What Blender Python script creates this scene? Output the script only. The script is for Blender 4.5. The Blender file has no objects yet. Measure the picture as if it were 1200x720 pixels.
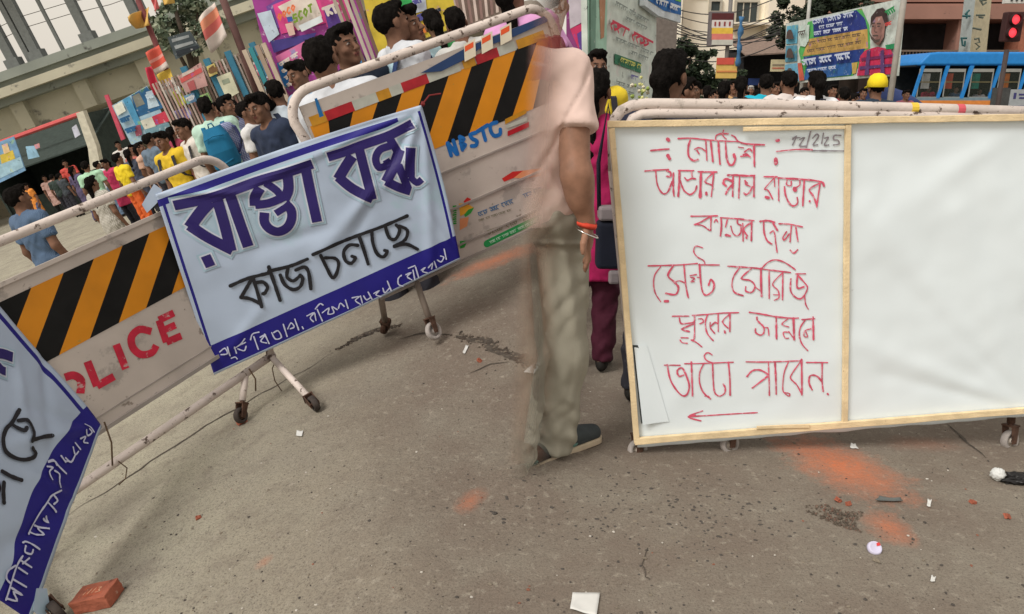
import bpy, math, random
import numpy as np
from mathutils import Matrix, Vector, noise
random.seed(7); np.random.seed(7)
SC = bpy.context.scene
COL = SC.collection
rad = math.radians

# ------------------------------------------------------------------ camera, sky, sun, exposure
F = 900.0; EYE = 1.45                      # focal length in photo pixels (1200 wide), eye height in metres
PITCH = math.atan(255/900)
cam_data = bpy.data.cameras.new('camera'); cam = bpy.data.objects.new('camera', cam_data)
COL.objects.link(cam); SC.camera = cam
cam_data.lens = 27.0; cam_data.sensor_width = 36.0; cam_data.clip_start = .05; cam_data.clip_end = 2000
cam.location = (0, 0, EYE); cam.rotation_euler = (math.pi/2 - PITCH, 0, 0)
world = bpy.data.worlds.new('World'); SC.world = world; world.use_nodes = True
wn = world.node_tree
sky = wn.nodes.new('ShaderNodeTexSky'); sky.sky_type = 'NISHITA'; sky.sun_disc = False
SUN_EL, SUN_AZ = rad(46), rad(226)
sky.sun_elevation = SUN_EL; sky.sun_rotation = SUN_AZ
sky.air_density = 1.2; sky.dust_density = 6.0; sky.ozone_density = .6
hsv = wn.nodes.new('ShaderNodeMix'); hsv.data_type = 'RGBA'; hsv.inputs[0].default_value = .72
hsv.inputs[7].default_value = (8.6, 7.9, 6.9, 1)      # a pale overcast veil over the sky
wn.links.new(sky.outputs[0], hsv.inputs[6])
wn.links.new(hsv.outputs[2], wn.nodes['Background'].inputs['Color'])
wn.nodes['Background'].inputs['Strength'].default_value = .092
sun_data = bpy.data.lights.new('sun', 'SUN'); sun_data.energy = 1.65; sun_data.angle = rad(20); sun_data.color = (1, .98, .95)
sun = bpy.data.objects.new('sun', sun_data); COL.objects.link(sun)
# light comes from behind the camera's left shoulder, through cloud
sd = Vector((-math.cos(SUN_EL)*math.sin(rad(46)), -math.cos(SUN_EL)*math.cos(rad(46)), math.sin(SUN_EL)))
sun.rotation_euler = sd.to_track_quat('Z', 'Y').to_euler()
SC.cycles.transparent_max_bounces = 48
SC.view_settings.view_transform = 'Standard'; SC.view_settings.look = 'None'
SC.view_settings.exposure = 0.36; SC.view_settings.gamma = 1.0

# ------------------------------------------------------------------ frames: the level right-hand street (R) and the cross-sloped left-hand road (L)
def cam_mat(p, th=0.0):
    s, c = math.sin(p), math.cos(p)
    B = np.array([[1, 0, 0], [0, s, -c], [0, c, s]])
    c2, s2 = math.cos(th), math.sin(th)
    return B @ np.array([[c2, s2, 0], [-s2, c2, 0], [0, 0, 1]])
CAM = {'R': cam_mat(PITCH), 'L': cam_mat(rad(20.4), rad(19.5))}
EYEV = np.array([0, 0, EYE])
_t = CAM['R'] @ CAM['L'].T
TL = Matrix.Identity(4)
for i in range(3):
    for j in range(3): TL[i][j] = float(_t[i, j])
    TL[i][3] = float((EYEV - _t @ EYEV)[i])
FRAME = {'R': Matrix.Identity(4), 'L': TL}
def ray(fr, x, y): return CAM[fr] @ np.array([(x-600)/F, (360-y)/F, -1.0])
def at_z(fr, x, y, z=0.0):
    r = ray(fr, x, y); return EYEV + r*((z-EYE)/r[2])
def at_y(fr, x, y, d):
    r = ray(fr, x, y); return EYEV + r*(d/r[1])
nL = TL.to_3x3() @ Vector((0, 0, 1)); oL = TL @ Vector((0, 0, 0))
def z_left(x, y): return oL.z - (nL.x*(x-oL.x) + nL.y*(y-oL.y))/nL.z
def sstep(a, b, x):
    t = min(1, max(0, (x-a)/(b-a))); return t*t*(3-2*t)
def ground_z(x, y):
    """height of the one road sheet: level on the right, falling away to the left of a crown line"""
    zl = z_left(x, y)
    if zl <= 0 or y < .5: return min(zl, 0.0)
    w = 1 - sstep(.02*y, .105*y, x)
    return zl*w*sstep(2.2, 4.6, y)

class Plane:
    """a flat local coordinate system (u right, v up, n towards the viewer) standing in a frame"""
    def __init__(s, fr, P, u, v=(0, 0, 1)):
        s.fr = fr; s.P = np.array(P, float)
        s.u = np.array(u, float); s.u /= np.linalg.norm(s.u)
        v = np.array(v, float); v -= s.u*np.dot(v, s.u); s.v = v/np.linalg.norm(v)
        s.n = np.cross(s.u, s.v)
        m = Matrix.Identity(4)
        for i in range(3):
            m[i][0] = s.u[i]; m[i][1] = s.v[i]; m[i][2] = s.n[i]; m[i][3] = s.P[i]
        s.M = FRAME[fr] @ m
    def uv(s, x, y, off=0.0):
        r = ray(s.fr, x, y); t = np.dot(s.P + s.n*off - EYEV, s.n)/np.dot(r, s.n)
        h = EYEV + r*t - s.P
        return (float(np.dot(h, s.u)), float(np.dot(h, s.v)))
    def uvs(s, pts, off=0.0): return [s.uv(x, y, off) for x, y in pts]
    def loc(s, p):
        h = np.array(p) - s.P
        return (float(h @ s.u), float(h @ s.v), float(h @ s.n))

# ------------------------------------------------------------------ materials
def srgb(c):
    return tuple(((v/255)/12.92 if v/255 <= .04045 else ((v/255+.055)/1.055)**2.4) for v in c)
MATS = {}
def mat(name, col, rough=.7, var=.12, scale=6.0, bump=0.0, bscale=40.0, metal=0.0, spots=None, emit=0.0, alpha_x=None, coord='Object', spec=.3):
    """procedural material: base colour broken by noise; spots=(colour, threshold, scale) adds wear patches"""
    if name in MATS: return MATS[name]
    m = bpy.data.materials.new(name); m.use_nodes = True; nt = m.node_tree; N = nt.nodes; L = nt.links
    b = N['Principled BSDF']; b.inputs['Roughness'].default_value = rough; b.inputs['Metallic'].default_value = metal
    b.inputs['Specular IOR Level'].default_value = spec
    tc = N.new('ShaderNodeTexCoord'); src = tc.outputs[coord]
    n = N.new('ShaderNodeTexNoise'); n.inputs['Scale'].default_value = scale; n.inputs['Detail'].default_value = 6
    L.new(src, n.inputs['Vector'])
    r = N.new('ShaderNodeMapRange'); r.inputs[1].default_value = .3; r.inputs[2].default_value = .7
    r.inputs[3].default_value = 1-var; r.inputs[4].default_value = 1+var
    L.new(n.outputs['Fac'], r.inputs[0])
    mx = N.new('ShaderNodeMix'); mx.data_type = 'RGBA'; mx.blend_type = 'MULTIPLY'; mx.inputs[0].default_value = 1
    mx.inputs[6].default_value = (*col, 1); L.new(r.outputs[0], mx.inputs[7])
    out = mx.outputs[2]
    if spots:
        for k, (sc_, th, ss) in enumerate(spots):
            n2 = N.new('ShaderNodeTexNoise'); n2.inputs['Scale'].default_value = ss; n2.inputs['Detail'].default_value = 8
            n2.inputs['Roughness'].default_value = .65
            mp = N.new('ShaderNodeMapping'); mp.inputs['Location'].default_value = (3.1*k+1, 7.7*k, 2.2*k); L.new(src, mp.inputs['Vector'])
            L.new(mp.outputs[0], n2.inputs['Vector'])
            r2 = N.new('ShaderNodeMapRange'); r2.inputs[1].default_value = th; r2.inputs[2].default_value = th+.05; L.new(n2.outputs['Fac'], r2.inputs[0])
            m2 = N.new('ShaderNodeMix'); m2.data_type = 'RGBA'; L.new(r2.outputs[0], m2.inputs[0]); L.new(out, m2.inputs[6]); m2.inputs[7].default_value = (*sc_, 1)
            out = m2.outputs[2]
    L.new(out, b.inputs['Base Color'])
    if bump:
        n3 = N.new('ShaderNodeTexNoise'); n3.inputs['Scale'].default_value = bscale; n3.inputs['Detail'].default_value = 5; L.new(src, n3.inputs['Vector'])
        bp = N.new('ShaderNodeBump'); bp.inputs['Strength'].default_value = bump; bp.inputs['Distance'].default_value = .01
        L.new(n3.outputs['Fac'], bp.inputs['Height']); L.new(bp.outputs[0], b.inputs['Normal'])
    if emit:
        b.inputs['Emission Color'].default_value = (*col, 1); b.inputs['Emission Strength'].default_value = emit
    if alpha_x: fade(m, *alpha_x)
    MATS[name] = m; return m
def fade(m, x0, x1):
    """translucent towards one side of the body (world X), as the half-transparent man in the photo"""
    nt = m.node_tree; N = nt.nodes; L = nt.links
    g = N.new('ShaderNodeNewGeometry'); sx = N.new('ShaderNodeSeparateXYZ'); L.new(g.outputs['Position'], sx.inputs[0])
    r = N.new('ShaderNodeMapRange'); r.interpolation_type = 'SMOOTHSTEP'
    r.inputs[1].default_value = x0; r.inputs[2].default_value = x1; ma = N.new('ShaderNodeMath'); ma.operation = 'MULTIPLY_ADD'; ma.inputs[1].default_value = -.05; L.new(sx.outputs[2], ma.inputs[0]); L.new(sx.outputs[0], ma.inputs[2]); L.new(ma.outputs[0], r.inputs[0])
    L.new(r.outputs[0], N['Principled BSDF'].inputs['Alpha'])
def vmat(name, rough=.8, alpha_x=None):
    """material that takes its base colour from the mesh's own colour attribute (skin, eyes, brows)"""
    if name in MATS: return MATS[name]
    m = bpy.data.materials.new(name); m.use_nodes = True; nt = m.node_tree
    a = nt.nodes.new('ShaderNodeAttribute'); a.attribute_name = 'Col'
    b = nt.nodes['Principled BSDF']; b.inputs['Roughness'].default_value = rough
    b.inputs['Specular IOR Level'].default_value = .18
    n = nt.nodes.new('ShaderNodeTexNoise'); n.inputs['Scale'].default_value = 22; n.inputs['Detail'].default_value = 6
    tc = nt.nodes.new('ShaderNodeTexCoord'); nt.links.new(tc.outputs['Object'], n.inputs['Vector'])
    r = nt.nodes.new('ShaderNodeMapRange'); r.inputs[1].default_value = .3; r.inputs[2].default_value = .7; r.inputs[3].default_value = .8; r.inputs[4].default_value = 1.2; nt.links.new(n.outputs['Fac'], r.inputs[0])
    mx = nt.nodes.new('ShaderNodeMix'); mx.data_type = 'RGBA'; mx.blend_type = 'MULTIPLY'; mx.inputs[0].default_value = 1; nt.links.new(a.outputs['Color'], mx.inputs[6]); nt.links.new(r.outputs[0], mx.inputs[7])
    nt.links.new(mx.outputs[2], b.inputs['Base Color'])
    if alpha_x: fade(m, *alpha_x)
    MATS[name] = m; return m
def cmat(r, g, b, rough=.75, var=.1, scale=8.0, **k):
    """plain painted / printed colour from a picture colour already lowered to a surface colour"""
    return mat('paint_%d_%d_%d_%d' % (r, g, b, int(rough*100)), srgb((r, g, b)), rough, var, scale, **k)

# ------------------------------------------------------------------ objects and tags
def tag(o, label=None, cat=None, group=None, kind=None):
    if label: o['label'] = label
    if cat: o['category'] = cat
    if group: o['group'] = group
    if kind: o['kind'] = kind
    return o
def thing(name, label, cat, M=None, group=None):
    o = bpy.data.objects.new(name, None); COL.objects.link(o); o.empty_display_size = .1
    o.matrix_world = M if M is not None else Matrix.Identity(4)
    return tag(o, label, cat, group)
class MB:
    def __init__(s): s.v = []; s.f = []; s.m = []; s.k = 0
    def add(s, vs, fs, mi=0):
        b = len(s.v); s.v += [tuple(map(float, p)) for p in vs]
        for q in fs: s.f.append(tuple(b+i for i in q)); s.m.append(mi)
    def box(s, a, b, mi=0):
        (x0, y0, z0), (x1, y1, z1) = a, b
        s.add([(x0,y0,z0),(x1,y0,z0),(x1,y1,z0),(x0,y1,z0),(x0,y0,z1),(x1,y0,z1),(x1,y1,z1),(x0,y1,z1)],
              [(3,2,1,0),(4,5,6,7),(0,1,5,4),(1,2,6,5),(2,3,7,6),(3,0,4,7)], mi)
    def xzy(s, a, b, mi=0): s.box((a[0], a[2], a[1]), (b[0], b[2], b[1]), mi)
    def hexa(s, lo, hi, mi=0):
        """solid between two quads given as four 3-D points each"""
        s.add(list(lo)+list(hi), [(3,2,1,0),(4,5,6,7),(0,1,5,4),(1,2,6,5),(2,3,7,6),(3,0,4,7)], mi)
    def prism(s, pts, z0, z1, mi=0, smi=None):
        n = len(pts); smi = mi if smi is None else smi
        a = sum(pts[i][0]*pts[(i+1)%n][1]-pts[(i+1)%n][0]*pts[i][1] for i in range(n))
        if a < 0: pts = pts[::-1]
        b = len(s.v); s.v += [(p[0], p[1], z0) for p in pts]+[(p[0], p[1], z1) for p in pts]
        s.f.append(tuple(b+i for i in range(n))[::-1]); s.m.append(smi)
        s.f.append(tuple(b+n+i for i in range(n))); s.m.append(mi)
        for i in range(n):
            j = (i+1) % n; s.f.append((b+i, b+j, b+n+j, b+n+i)); s.m.append(smi)
    def poly(s, pts, z, mi=0):
        n = len(pts)
        a = sum(pts[i][0]*pts[(i+1)%n][1]-pts[(i+1)%n][0]*pts[i][1] for i in range(n))
        if a < 0: pts = pts[::-1]
        s.k += 1
        s.add([(p[0], p[1], z + s.k*2e-5) for p in pts], [tuple(range(n))], mi)
    def tube(s, pts, r, seg=10, mi=0, cap=True):
        P = [Vector(p) for p in pts]; R = r if isinstance(r, (list, tuple)) else [r]*len(P)
        b = len(s.v); up = None
        for i, p in enumerate(P):
            d = ((P[min(i+1, len(P)-1)]-p).normalized() + (p-P[max(i-1, 0)]).normalized())
            d.normalize()
            if up is None: up = d.orthogonal().normalized()
            else:
                up = up - d*up.dot(d); up.normalize()
            w = d.cross(up)
            for k in range(seg):
                a = 2*math.pi*k/seg; q = p + (up*math.cos(a)+w*math.sin(a))*R[i]; s.v.append(tuple(q))
        for i in range(len(P)-1):
            for k in range(seg):
                k2 = (k+1) % seg
                s.f.append((b+i*seg+k, b+i*seg+k2, b+(i+1)*seg+k2, b+(i+1)*seg+k)); s.m.append(mi)
        if cap:
            s.f.append(tuple(b+k for k in range(seg))[::-1]); s.m.append(mi)
            s.f.append(tuple(b+(len(P)-1)*seg+k for k in range(seg))); s.m.append(mi)
    def lathe(s, prof, seg=20, mi=0, M=None, closed=False):
        """profile (r, z) spun about z, moved by M"""
        b = len(s.v); n = len(prof)
        for (r, z) in prof:
            for k in range(seg):
                a = 2*math.pi*k/seg; p = Vector((r*math.cos(a), r*math.sin(a), z))
                if M is not None: p = M @ p
                s.v.append(tuple(p))
        for i in range(n if closed else n-1):
            i2 = (i+1) % n
            for k in range(seg):
                k2 = (k+1) % seg; s.f.append((b+i*seg+k, b+i*seg+k2, b+i2*seg+k2, b+i2*seg+k)); s.m.append(mi)
    def ball(s, c, r, mi=0, seg=12, rings=8, jit=0.0):
        b = len(s.v); rr = r if isinstance(r, (tuple, list)) else (r, r, r)
        for i in range(rings+1):
            t = math.pi*i/rings
            for k in range(seg):
                a = 2*math.pi*k/seg; j = 1+random.uniform(-jit, jit)
                s.v.append((c[0]+rr[0]*j*math.sin(t)*math.cos(a), c[1]+rr[1]*j*math.sin(t)*math.sin(a), c[2]+rr[2]*j*math.cos(t)))
        for i in range(rings):
            for k in range(seg):
                k2 = (k+1) % seg; s.f.append((b+i*seg+k, b+(i+1)*seg+k, b+(i+1)*seg+k2, b+i*seg+k2)); s.m.append(mi)
    def stroke(s, pts, w, z, mi=0, cap='round', surf=None, sub=.02, grow=0.0, wob=0.0):
        """a flat painted stroke of width w along 2-D points, at height z (or on surf(u, v))"""
        s.k += 1; z = z + s.k*4e-5
        P = [np.array(p, float) for p in pts]
        if len(P) == 1: P = [P[0]-np.array([w*.01, 0]), P[0]+np.array([w*.01, 0])]
        if len(P) > 2 and cap in ('round', 'flat'):
            Q = []
            for i in range(len(P)-1):          # Catmull-Rom smoothing of hand strokes
                p0, p1, p2, p3 = P[max(i-1, 0)], P[i], P[i+1], P[min(i+2, len(P)-1)]
                for t in np.linspace(0, 1, 5)[:-1]:
                    Q.append(.5*((2*p1)+(-p0+p2)*t+(2*p0-5*p1+4*p2-p3)*t*t+(-p0+3*p1-3*p2+p3)*t**3))
            P = Q+[P[-1]]
        Q = [P[0]]
        for i in range(1, len(P)):
            n = max(1, int(np.linalg.norm(P[i]-P[i-1])/sub))
            for k in range(1, n+1): Q.append(P[i-1]+(P[i]-P[i-1])*k/n)
        P = [Q[0]]
        for q in Q[1:]:
            if np.linalg.norm(q-P[-1]) > 1e-6: P.append(q)
        if len(P) < 2: return
        if grow:
            d = P[0]-P[1]; P[0] = P[0]+d/np.linalg.norm(d)*grow
            d = P[-1]-P[-2]; P[-1] = P[-1]+d/np.linalg.norm(d)*grow
        h = w/2; ac = max(1, int(w/.012)); b = len(s.v); n = len(P)
        def put(q):
            s.v.append((float(q[0]), float(q[1]), z + (surf(q[0], q[1]) if surf else 0)))
        for i in range(n):
            d0 = P[i]-P[i-1] if i else P[1]-P[0]; d1 = P[i+1]-P[i] if i < n-1 else d0
            d0 = d0/np.linalg.norm(d0); d1 = d1/np.linalg.norm(d1)
            d = d0+d1; l = np.linalg.norm(d); d = d1 if l < .3 else d/l
            nn = np.array([-d[1], d[0]]); c = max(.6, abs(float(nn @ np.array([-d1[1], d1[0]]))))
            hh = h/c*(1+random.uniform(-wob, wob))
            for k in range(ac+1): put(P[i]+nn*hh*(2*k/ac-1))
        for i in range(n-1):
            for k in range(ac):
                a = b+i*(ac+1)+k; s.f.append((a+1, a, a+ac+1, a+ac+2)); s.m.append(mi)
        if cap == 'round':
            for e, d in ((0, P[0]-P[1]), (n-1, P[-1]-P[-2])):
                d = d/np.linalg.norm(d); base = math.atan2(d[1], d[0]); c0 = len(s.v); put(P[e]); m_ = 6
                for k in range(m_+1):
                    a = base-math.pi/2+math.pi*k/m_; put(P[e]+np.array([math.cos(a), math.sin(a)])*h)
                for k in range(m_): s.f.append((c0, c0+1+k, c0+2+k)); s.m.append(mi)
    def build(s, name, mats, parent=None, M=None, smooth=False, label=None):
        me = bpy.data.meshes.new(name); me.from_pydata(s.v, [], s.f)
        mats = mats if isinstance(mats, (list, tuple)) else [mats]
        for m in mats: me.materials.append(m)
        me.polygons.foreach_set('material_index', s.m)
        if smooth: me.polygons.foreach_set('use_smooth', [True]*len(s.f))
        me.validate(); me.update()
        o = bpy.data.objects.new(name, me); COL.objects.link(o)
        if parent is not None: o.parent = parent
        if M is not None:
            if parent is not None: o.matrix_local = M
            else: o.matrix_world = M
        if label: o['label'] = label
        return o
def Z(x0, y0, s, pts): return [(x0+x/s, y0+y/s) for x, y in pts]
def recalc(o):
    import bmesh
    bm = bmesh.new(); bm.from_mesh(o.data); bmesh.ops.recalc_face_normals(bm, faces=bm.faces); bm.to_mesh(o.data); bm.free(); return o
def bevel(o, w=.004, seg=2):
    md = o.modifiers.new('bevel', 'BEVEL'); md.width = w; md.segments = seg; md.limit_method = 'ANGLE'; md.angle_limit = rad(40); return o
def scribble(mb, pl, p0, p1, hpx, w, z, mi, seed=0, words=None):
    """unreadable small print: a head line with hanging marks, between two photo points on the plane"""
    rnd = random.Random(seed); L_ = math.dist(p0, p1); x = 0; ux = ((p1[0]-p0[0])/L_, (p1[1]-p0[1])/L_)
    pt = lambda a, b: pl.uv(p0[0]+ux[0]*a-ux[1]*b, p0[1]+ux[1]*a+ux[0]*b)
    while x < L_-hpx*.8:
        wl = min(L_-x, hpx*rnd.uniform(2, 4)); mb.stroke([pt(x, 0), pt(x+wl, 0)], w, z, mi, sub=9)
        a = x+hpx*.3
        while a < x+wl-hpx*.2:
            t = rnd.random()
            if t < .4: pts = [(a, 0), (a+hpx*.1, hpx)]
            elif t < .75: pts = [(a, hpx*.1), (a-hpx*.3, hpx*.5), (a+hpx*.1, hpx*.95)]
            else: pts = [(a, hpx*.2), (a+hpx*.35, hpx*.4), (a, hpx*.85), (a-hpx*.25, hpx*.6)]
            mb.stroke([pt(*q) for q in pts], w, z, mi, sub=9); a += hpx*rnd.uniform(.45, .7)
        x += wl+hpx*.7
# ------------------------------------------------------------------ people: bodies grown as one smooth surface
def surface_nets(V, xs, ys, zs):
    S = V < 0; nx, ny, nz = V.shape
    c = np.zeros((nx-1, ny-1, nz-1), np.int8)
    offs = [(i, j, k) for i in (0, 1) for j in (0, 1) for k in (0, 1)]
    sl = lambda a, o: a[o[0]:nx-1+o[0], o[1]:ny-1+o[1], o[2]:nz-1+o[2]]
    for o in offs: c += sl(S, o)
    I = np.argwhere((c > 0) & (c < 8)); idx = -np.ones(c.shape, np.int64); idx[tuple(I.T)] = np.arange(len(I))
    acc = np.zeros((len(I), 3)); cnt = np.zeros(len(I))
    ax = (xs, ys, zs)
    pos = lambda o: np.stack([ax[d][I[:, d]+o[d]] for d in range(3)], 1)
    val = {o: V[I[:, 0]+o[0], I[:, 1]+o[1], I[:, 2]+o[2]] for o in offs}
    for o in offs:
        for d in range(3):
            if o[d] == 0:
                p = list(o); p[d] = 1; p = tuple(p); a, b = val[o], val[p]; m = (a < 0) != (b < 0)
                t = np.where(m, a/np.where(m, a-b, 1), 0)[:, None]
                acc += np.where(m[:, None], pos(o)*(1-t)+pos(p)*t, 0); cnt += m
    verts = acc/cnt[:, None]; faces = []
    for d in range(3):
        a, b = [(1, 2), (2, 0), (0, 1)][d]
        s0 = [slice(None)]*3; s1 = [slice(None)]*3
        s0[d] = slice(0, -1); s1[d] = slice(1, None)
        for q in (a, b): s0[q] = slice(1, -1); s1[q] = slice(1, -1)
        A, B = S[tuple(s0)], S[tuple(s1)]; E = np.argwhere(A != B)
        if not len(E): continue
        E2 = E.copy(); E2[:, a] += 1; E2[:, b] += 1
        def cell(da, db):
            q = E2.copy(); q[:, a] += da; q[:, b] += db; return idx[q[:, 0], q[:, 1], q[:, 2]]
        Q = np.stack([cell(-1, -1), cell(0, -1), cell(0, 0), cell(-1, 0)], 1)
        fl = ~A[tuple(E.T)]; Q[fl] = Q[fl][:, ::-1]; faces.append(Q)
    return verts, np.concatenate(faces)
class Grid:
    def __init__(s, xs, ys, zs):
        s.xs, s.ys, s.zs = [np.asarray(a, np.float64) for a in (xs, ys, zs)]
        s.X, s.Y, s.Zg = np.meshgrid(s.xs, s.ys, s.zs, indexing='ij')
        s.P = np.stack([s.X, s.Y, s.Zg], -1).astype(np.float32)
def cone(P, a, b, ra, rb=None, sq=None):
    rb = ra if rb is None else rb
    a = np.array(a, np.float32); b = np.array(b, np.float32); ab = b-a
    q = P-a; t = np.clip((q @ ab)/max(1e-9, float(ab @ ab)), 0, 1)
    d = q-t[..., None]*ab
    if sq is not None: d = d*np.array(sq, np.float32)
    return np.sqrt((d*d).sum(-1))-(ra+(rb-ra)*t)
def ell(P, c, r):
    q = (P-np.array(c, np.float32)); r = np.array(r, np.float32)
    k0 = np.sqrt(((q/r)**2).sum(-1)); k1 = np.sqrt(((q/(r*r))**2).sum(-1))+1e-9
    return k0*(k0-1)/k1
def smin(a, b, k):
    h = np.clip(.5+.5*(b-a)/k, 0, 1); return b+(a-b)*h-k*h*(1-h)
def union(ds, k):
    o = ds[0]
    for d in ds[1:]: o = smin(o, d, k)
    return o
def smax(a, b, k): return -smin(-a, -b, k)
SK = (.185, .098, .064)
def head_sdf(P, c, fem=False):
    c = np.array(c); g = lambda x, y, z: tuple(c+np.array((x, y, z)))
    d = ell(P, g(0, .012, .030), (.074, .094, .088))
    d = smin(d, ell(P, g(0, -.022, -.045), (.056, .064, .068)), .03)
    d = smin(d, ell(P, g(0, -.066, -.092), (.024, .020, .018)), .03)          # chin
    d = smin(d, cone(P, g(-.03, -.078, .026), g(.03, -.078, .026), .012), .02)  # brow
    for s in (-1, 1):
        d = smin(d, ell(P, g(s*.042, -.058, -.022), (.022, .022, .02)), .02)   # cheek
        d = smax(d, -ell(P, g(s*.031, -.096, .008), (.017, .014, .011)), .012)  # eye socket
        d = smin(d, ell(P, g(s*.031, -.076, .008), (.0145, .0135, .0115)), .003)
        d = smin(d, ell(P, g(s*.078, .012, -.008), (.010, .022, .033)), .008)   # ear
    d = smin(d, cone(P, g(0, -.086, .012), g(0, -.108, -.026), .009, .013), .012)
    for s in (-1, 1): d = smin(d, ell(P, g(s*.012, -.098, -.030), (.009, .011, .008)), .006)
    d = smin(d, ell(P, g(0, -.086, -.052), (.025, .013, .0065)), .005)
    d = smin(d, ell(P, g(0, -.083, -.063), (.021, .012, .0075)), .005)
    return d
def head_col(v, col, c, brow=True):
    q = v-np.array(c)
    e = lambda x, y, z, rx, ry, rz: ((q[:, 0]-x)/rx)**2+((q[:, 1]-y)/ry)**2+((q[:, 2]-z)/rz)**2 < 1
    for s in (-1, 1):
        col[e(s*.031, -.086, .008, .0125, .02, .0052)] = (.34, .30, .27)
        col[e(s*.030, -.088, .008, .0068, .02, .0062)] = (.015, .01, .008)
        col[e(s*.031, -.09, .0155, .0165, .03, .0025)] = (.03, .02, .016)
        if brow: col[e(s*.033, -.085, .029, .021, .03, .0048)] = (.016, .012, .010)
    col[e(0, -.1, -.052, .025, .03, .0065) | e(0, -.1, -.063, .021, .03, .0075)] = (.17, .060, .050)
    col[e(0, -.1, -.0565, .022, .03, .0016)] = (.05, .02, .018)
def to_mesh(name, V, G, mats, col=None):
    v, f = surface_nets(V, G.xs, G.ys, G.zs)
    me = bpy.data.meshes.new(name)
    me.vertices.add(len(v)); me.vertices.foreach_set('co', v.astype(np.float32).ravel())
    me.loops.add(f.size); me.loops.foreach_set('vertex_index', f.astype(np.int32).ravel())
    me.polygons.add(len(f)); me.polygons.foreach_set('loop_start', np.arange(0, f.size, 4, dtype=np.int32))
    me.polygons.foreach_set('use_smooth', [True]*len(f))
    me.update(); me.validate()
    me.materials.append(mats)
    if col is not None:
        C_ = np.ones((len(v), 4), np.float32); C_[:, :3] = col(v)
        at = me.color_attributes.new('Col', 'FLOAT_COLOR', 'POINT'); at.data.foreach_set('color', C_.ravel())
    return me
def nz(P, s, seed=0.0):
    """cheap folded-cloth noise field"""
    x, y, z = P[..., 0]*s, P[..., 1]*s, P[..., 2]*s
    return (np.sin(x*1.7+2.1*np.sin(z*.9+seed)+seed)+np.sin(y*2.3+1.7*np.sin(z*1.1+x+seed))+np.sin(z*1.3+1.9*np.sin(x*1.1+y*.7+seed*2)))/3
def lin(*seg):
    out = []
    for a, b, s in seg: out += list(np.arange(a, b, s))
    return np.array(out)
vskin = vmat('skin')
def archetype(kind, walk=0.0, arms=0.0):
    """meshes (body, top, bottom, hair) of a 1.70 m person facing -Y, standing at the origin"""
    fem = kind == 'female'
    hc = (0, -.015, 1.585)
    xs = lin((-.42, -.11, .015), (-.11, .11, .0065), (.11, .43, .015)); ys = lin((-.36, -.14, .018), (-.14, .12, .0065), (.12, .36, .018))
    zs = lin((-.02, 1.42, .016), (1.42, 1.74, .0065))
    G = Grid(xs, ys, zs); P = G.P
    sw = .165 if fem else .19
    sh = [(s*sw, .0, 1.385) for s in (-1, 1)]
    el = [(s*(sw+.05), .03-arms*(.03 if s < 0 else .0), 1.10) for s in (-1, 1)]
    wr = [(s*(sw+.055), -.05, .86) for s in (-1, 1)]
    if arms: wr[1] = (.10, -.25, 1.22); el[1] = (sw+.05, -.06, 1.11)
    hp = [(s*.085, 0, .92) for s in (-1, 1)]
    kn = [(s*.095, -.01-s*walk*.11, .49) for s in (-1, 1)]; an = [(s*.095, .03-s*walk*.24, .085+.05*(walk if s < 0 else 0)) for s in (-1, 1)]
    to = [(a[0]*1.1, a[1]-.15, .035+.02*(walk if a[1] > .05 else 0)) for a in an]
    torso = union([ell(P, (0, .0, 1.27), (sw*.95, .105, .19)), ell(P, (0, .0, 1.07), (.145, .095, .18)), ell(P, (0, .01, .93), (.165, .11, .12))], .06)
    neck = cone(P, (0, .012, 1.40), (0, .0, 1.53), .056, .050)
    yoke = cone(P, sh[0], sh[1], .052)
    d = union([torso, yoke, neck], .05)
    limbs = []
    for i in (0, 1):
        limbs.append(union([cone(P, sh[i], el[i], .05, .040), cone(P, el[i], wr[i], .040, .026)], .02))
        dv = np.array(wr[i])-np.array(el[i]); dv /= np.linalg.norm(dv); w = np.array(wr[i]); pa = w+dv*.07
        hnd = ell(P, tuple(w+dv*.05), (.022, .036, .045))
        fs = [cone(P, tuple(pa+np.array((0, o, 0))), tuple(pa+np.array((0, o*1.2-.012, 0))+dv*l), .0095, .0075) for o, l in ((-.027, .065), (-.009, .078), (.009, .072), (.026, .055))]
        th = cone(P, tuple(w+dv*.03+np.array((0, -.03, 0))), tuple(w+dv*.085+np.array((0, -.055, 0))), .011, .009)
        limbs.append(union([hnd, th]+fs, .010))
        limbs.append(union([cone(P, hp[i], kn[i], .088, .056), cone(P, kn[i], an[i], .056, .036), cone(P, an[i], to[i], .04, .034), ell(P, (an[i][0], an[i][1]+.02, an[i][2]-.04), (.036, .045, .04))], .03))
    d = smin(d, union(limbs, .02), .03)
    hd = head_sdf(P, hc, fem)
    body = smin(d, hd, .025)
    feet = np.array(to)
    def colf(v):
        c = np.tile(np.array(SK), (len(v), 1)); head_col(v, c, hc)
        c[v[:, 2] < .075] = (.02, .018, .016); return c
    mb = to_mesh('body', body, G, vskin, colf)
    fold = nz(P, 26)*.005+nz(P, 60, 2.)*.0025+.004*np.sin(P[..., 2]*38+nz(P, 11, 3.)*5)
    arm_in = [union([cone(P, sh[i], el[i], .064, .062), cone(P, el[i], wr[i], .058, .05)], .02) for i in (0, 1)]
    slv = []
    for i in (0, 1):
        a = np.array(sh[i]); b = np.array(el[i]); ax = (b-a)/np.linalg.norm(b-a)
        t = (P-a.astype(np.float32)) @ ax.astype(np.float32)
        slv.append(smax(cone(P, sh[i], el[i], .062, .063), t-(.20 if not fem else .18), .008))
    hem = .84 if not fem else .56
    tq = union([torso, yoke-.004], .05)-.016
    if fem: tq = smin(tq, cone(P, (0, 0, .95), (0, 0, .5), .16, .21, (1, 1.3, 1)), .08)
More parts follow.
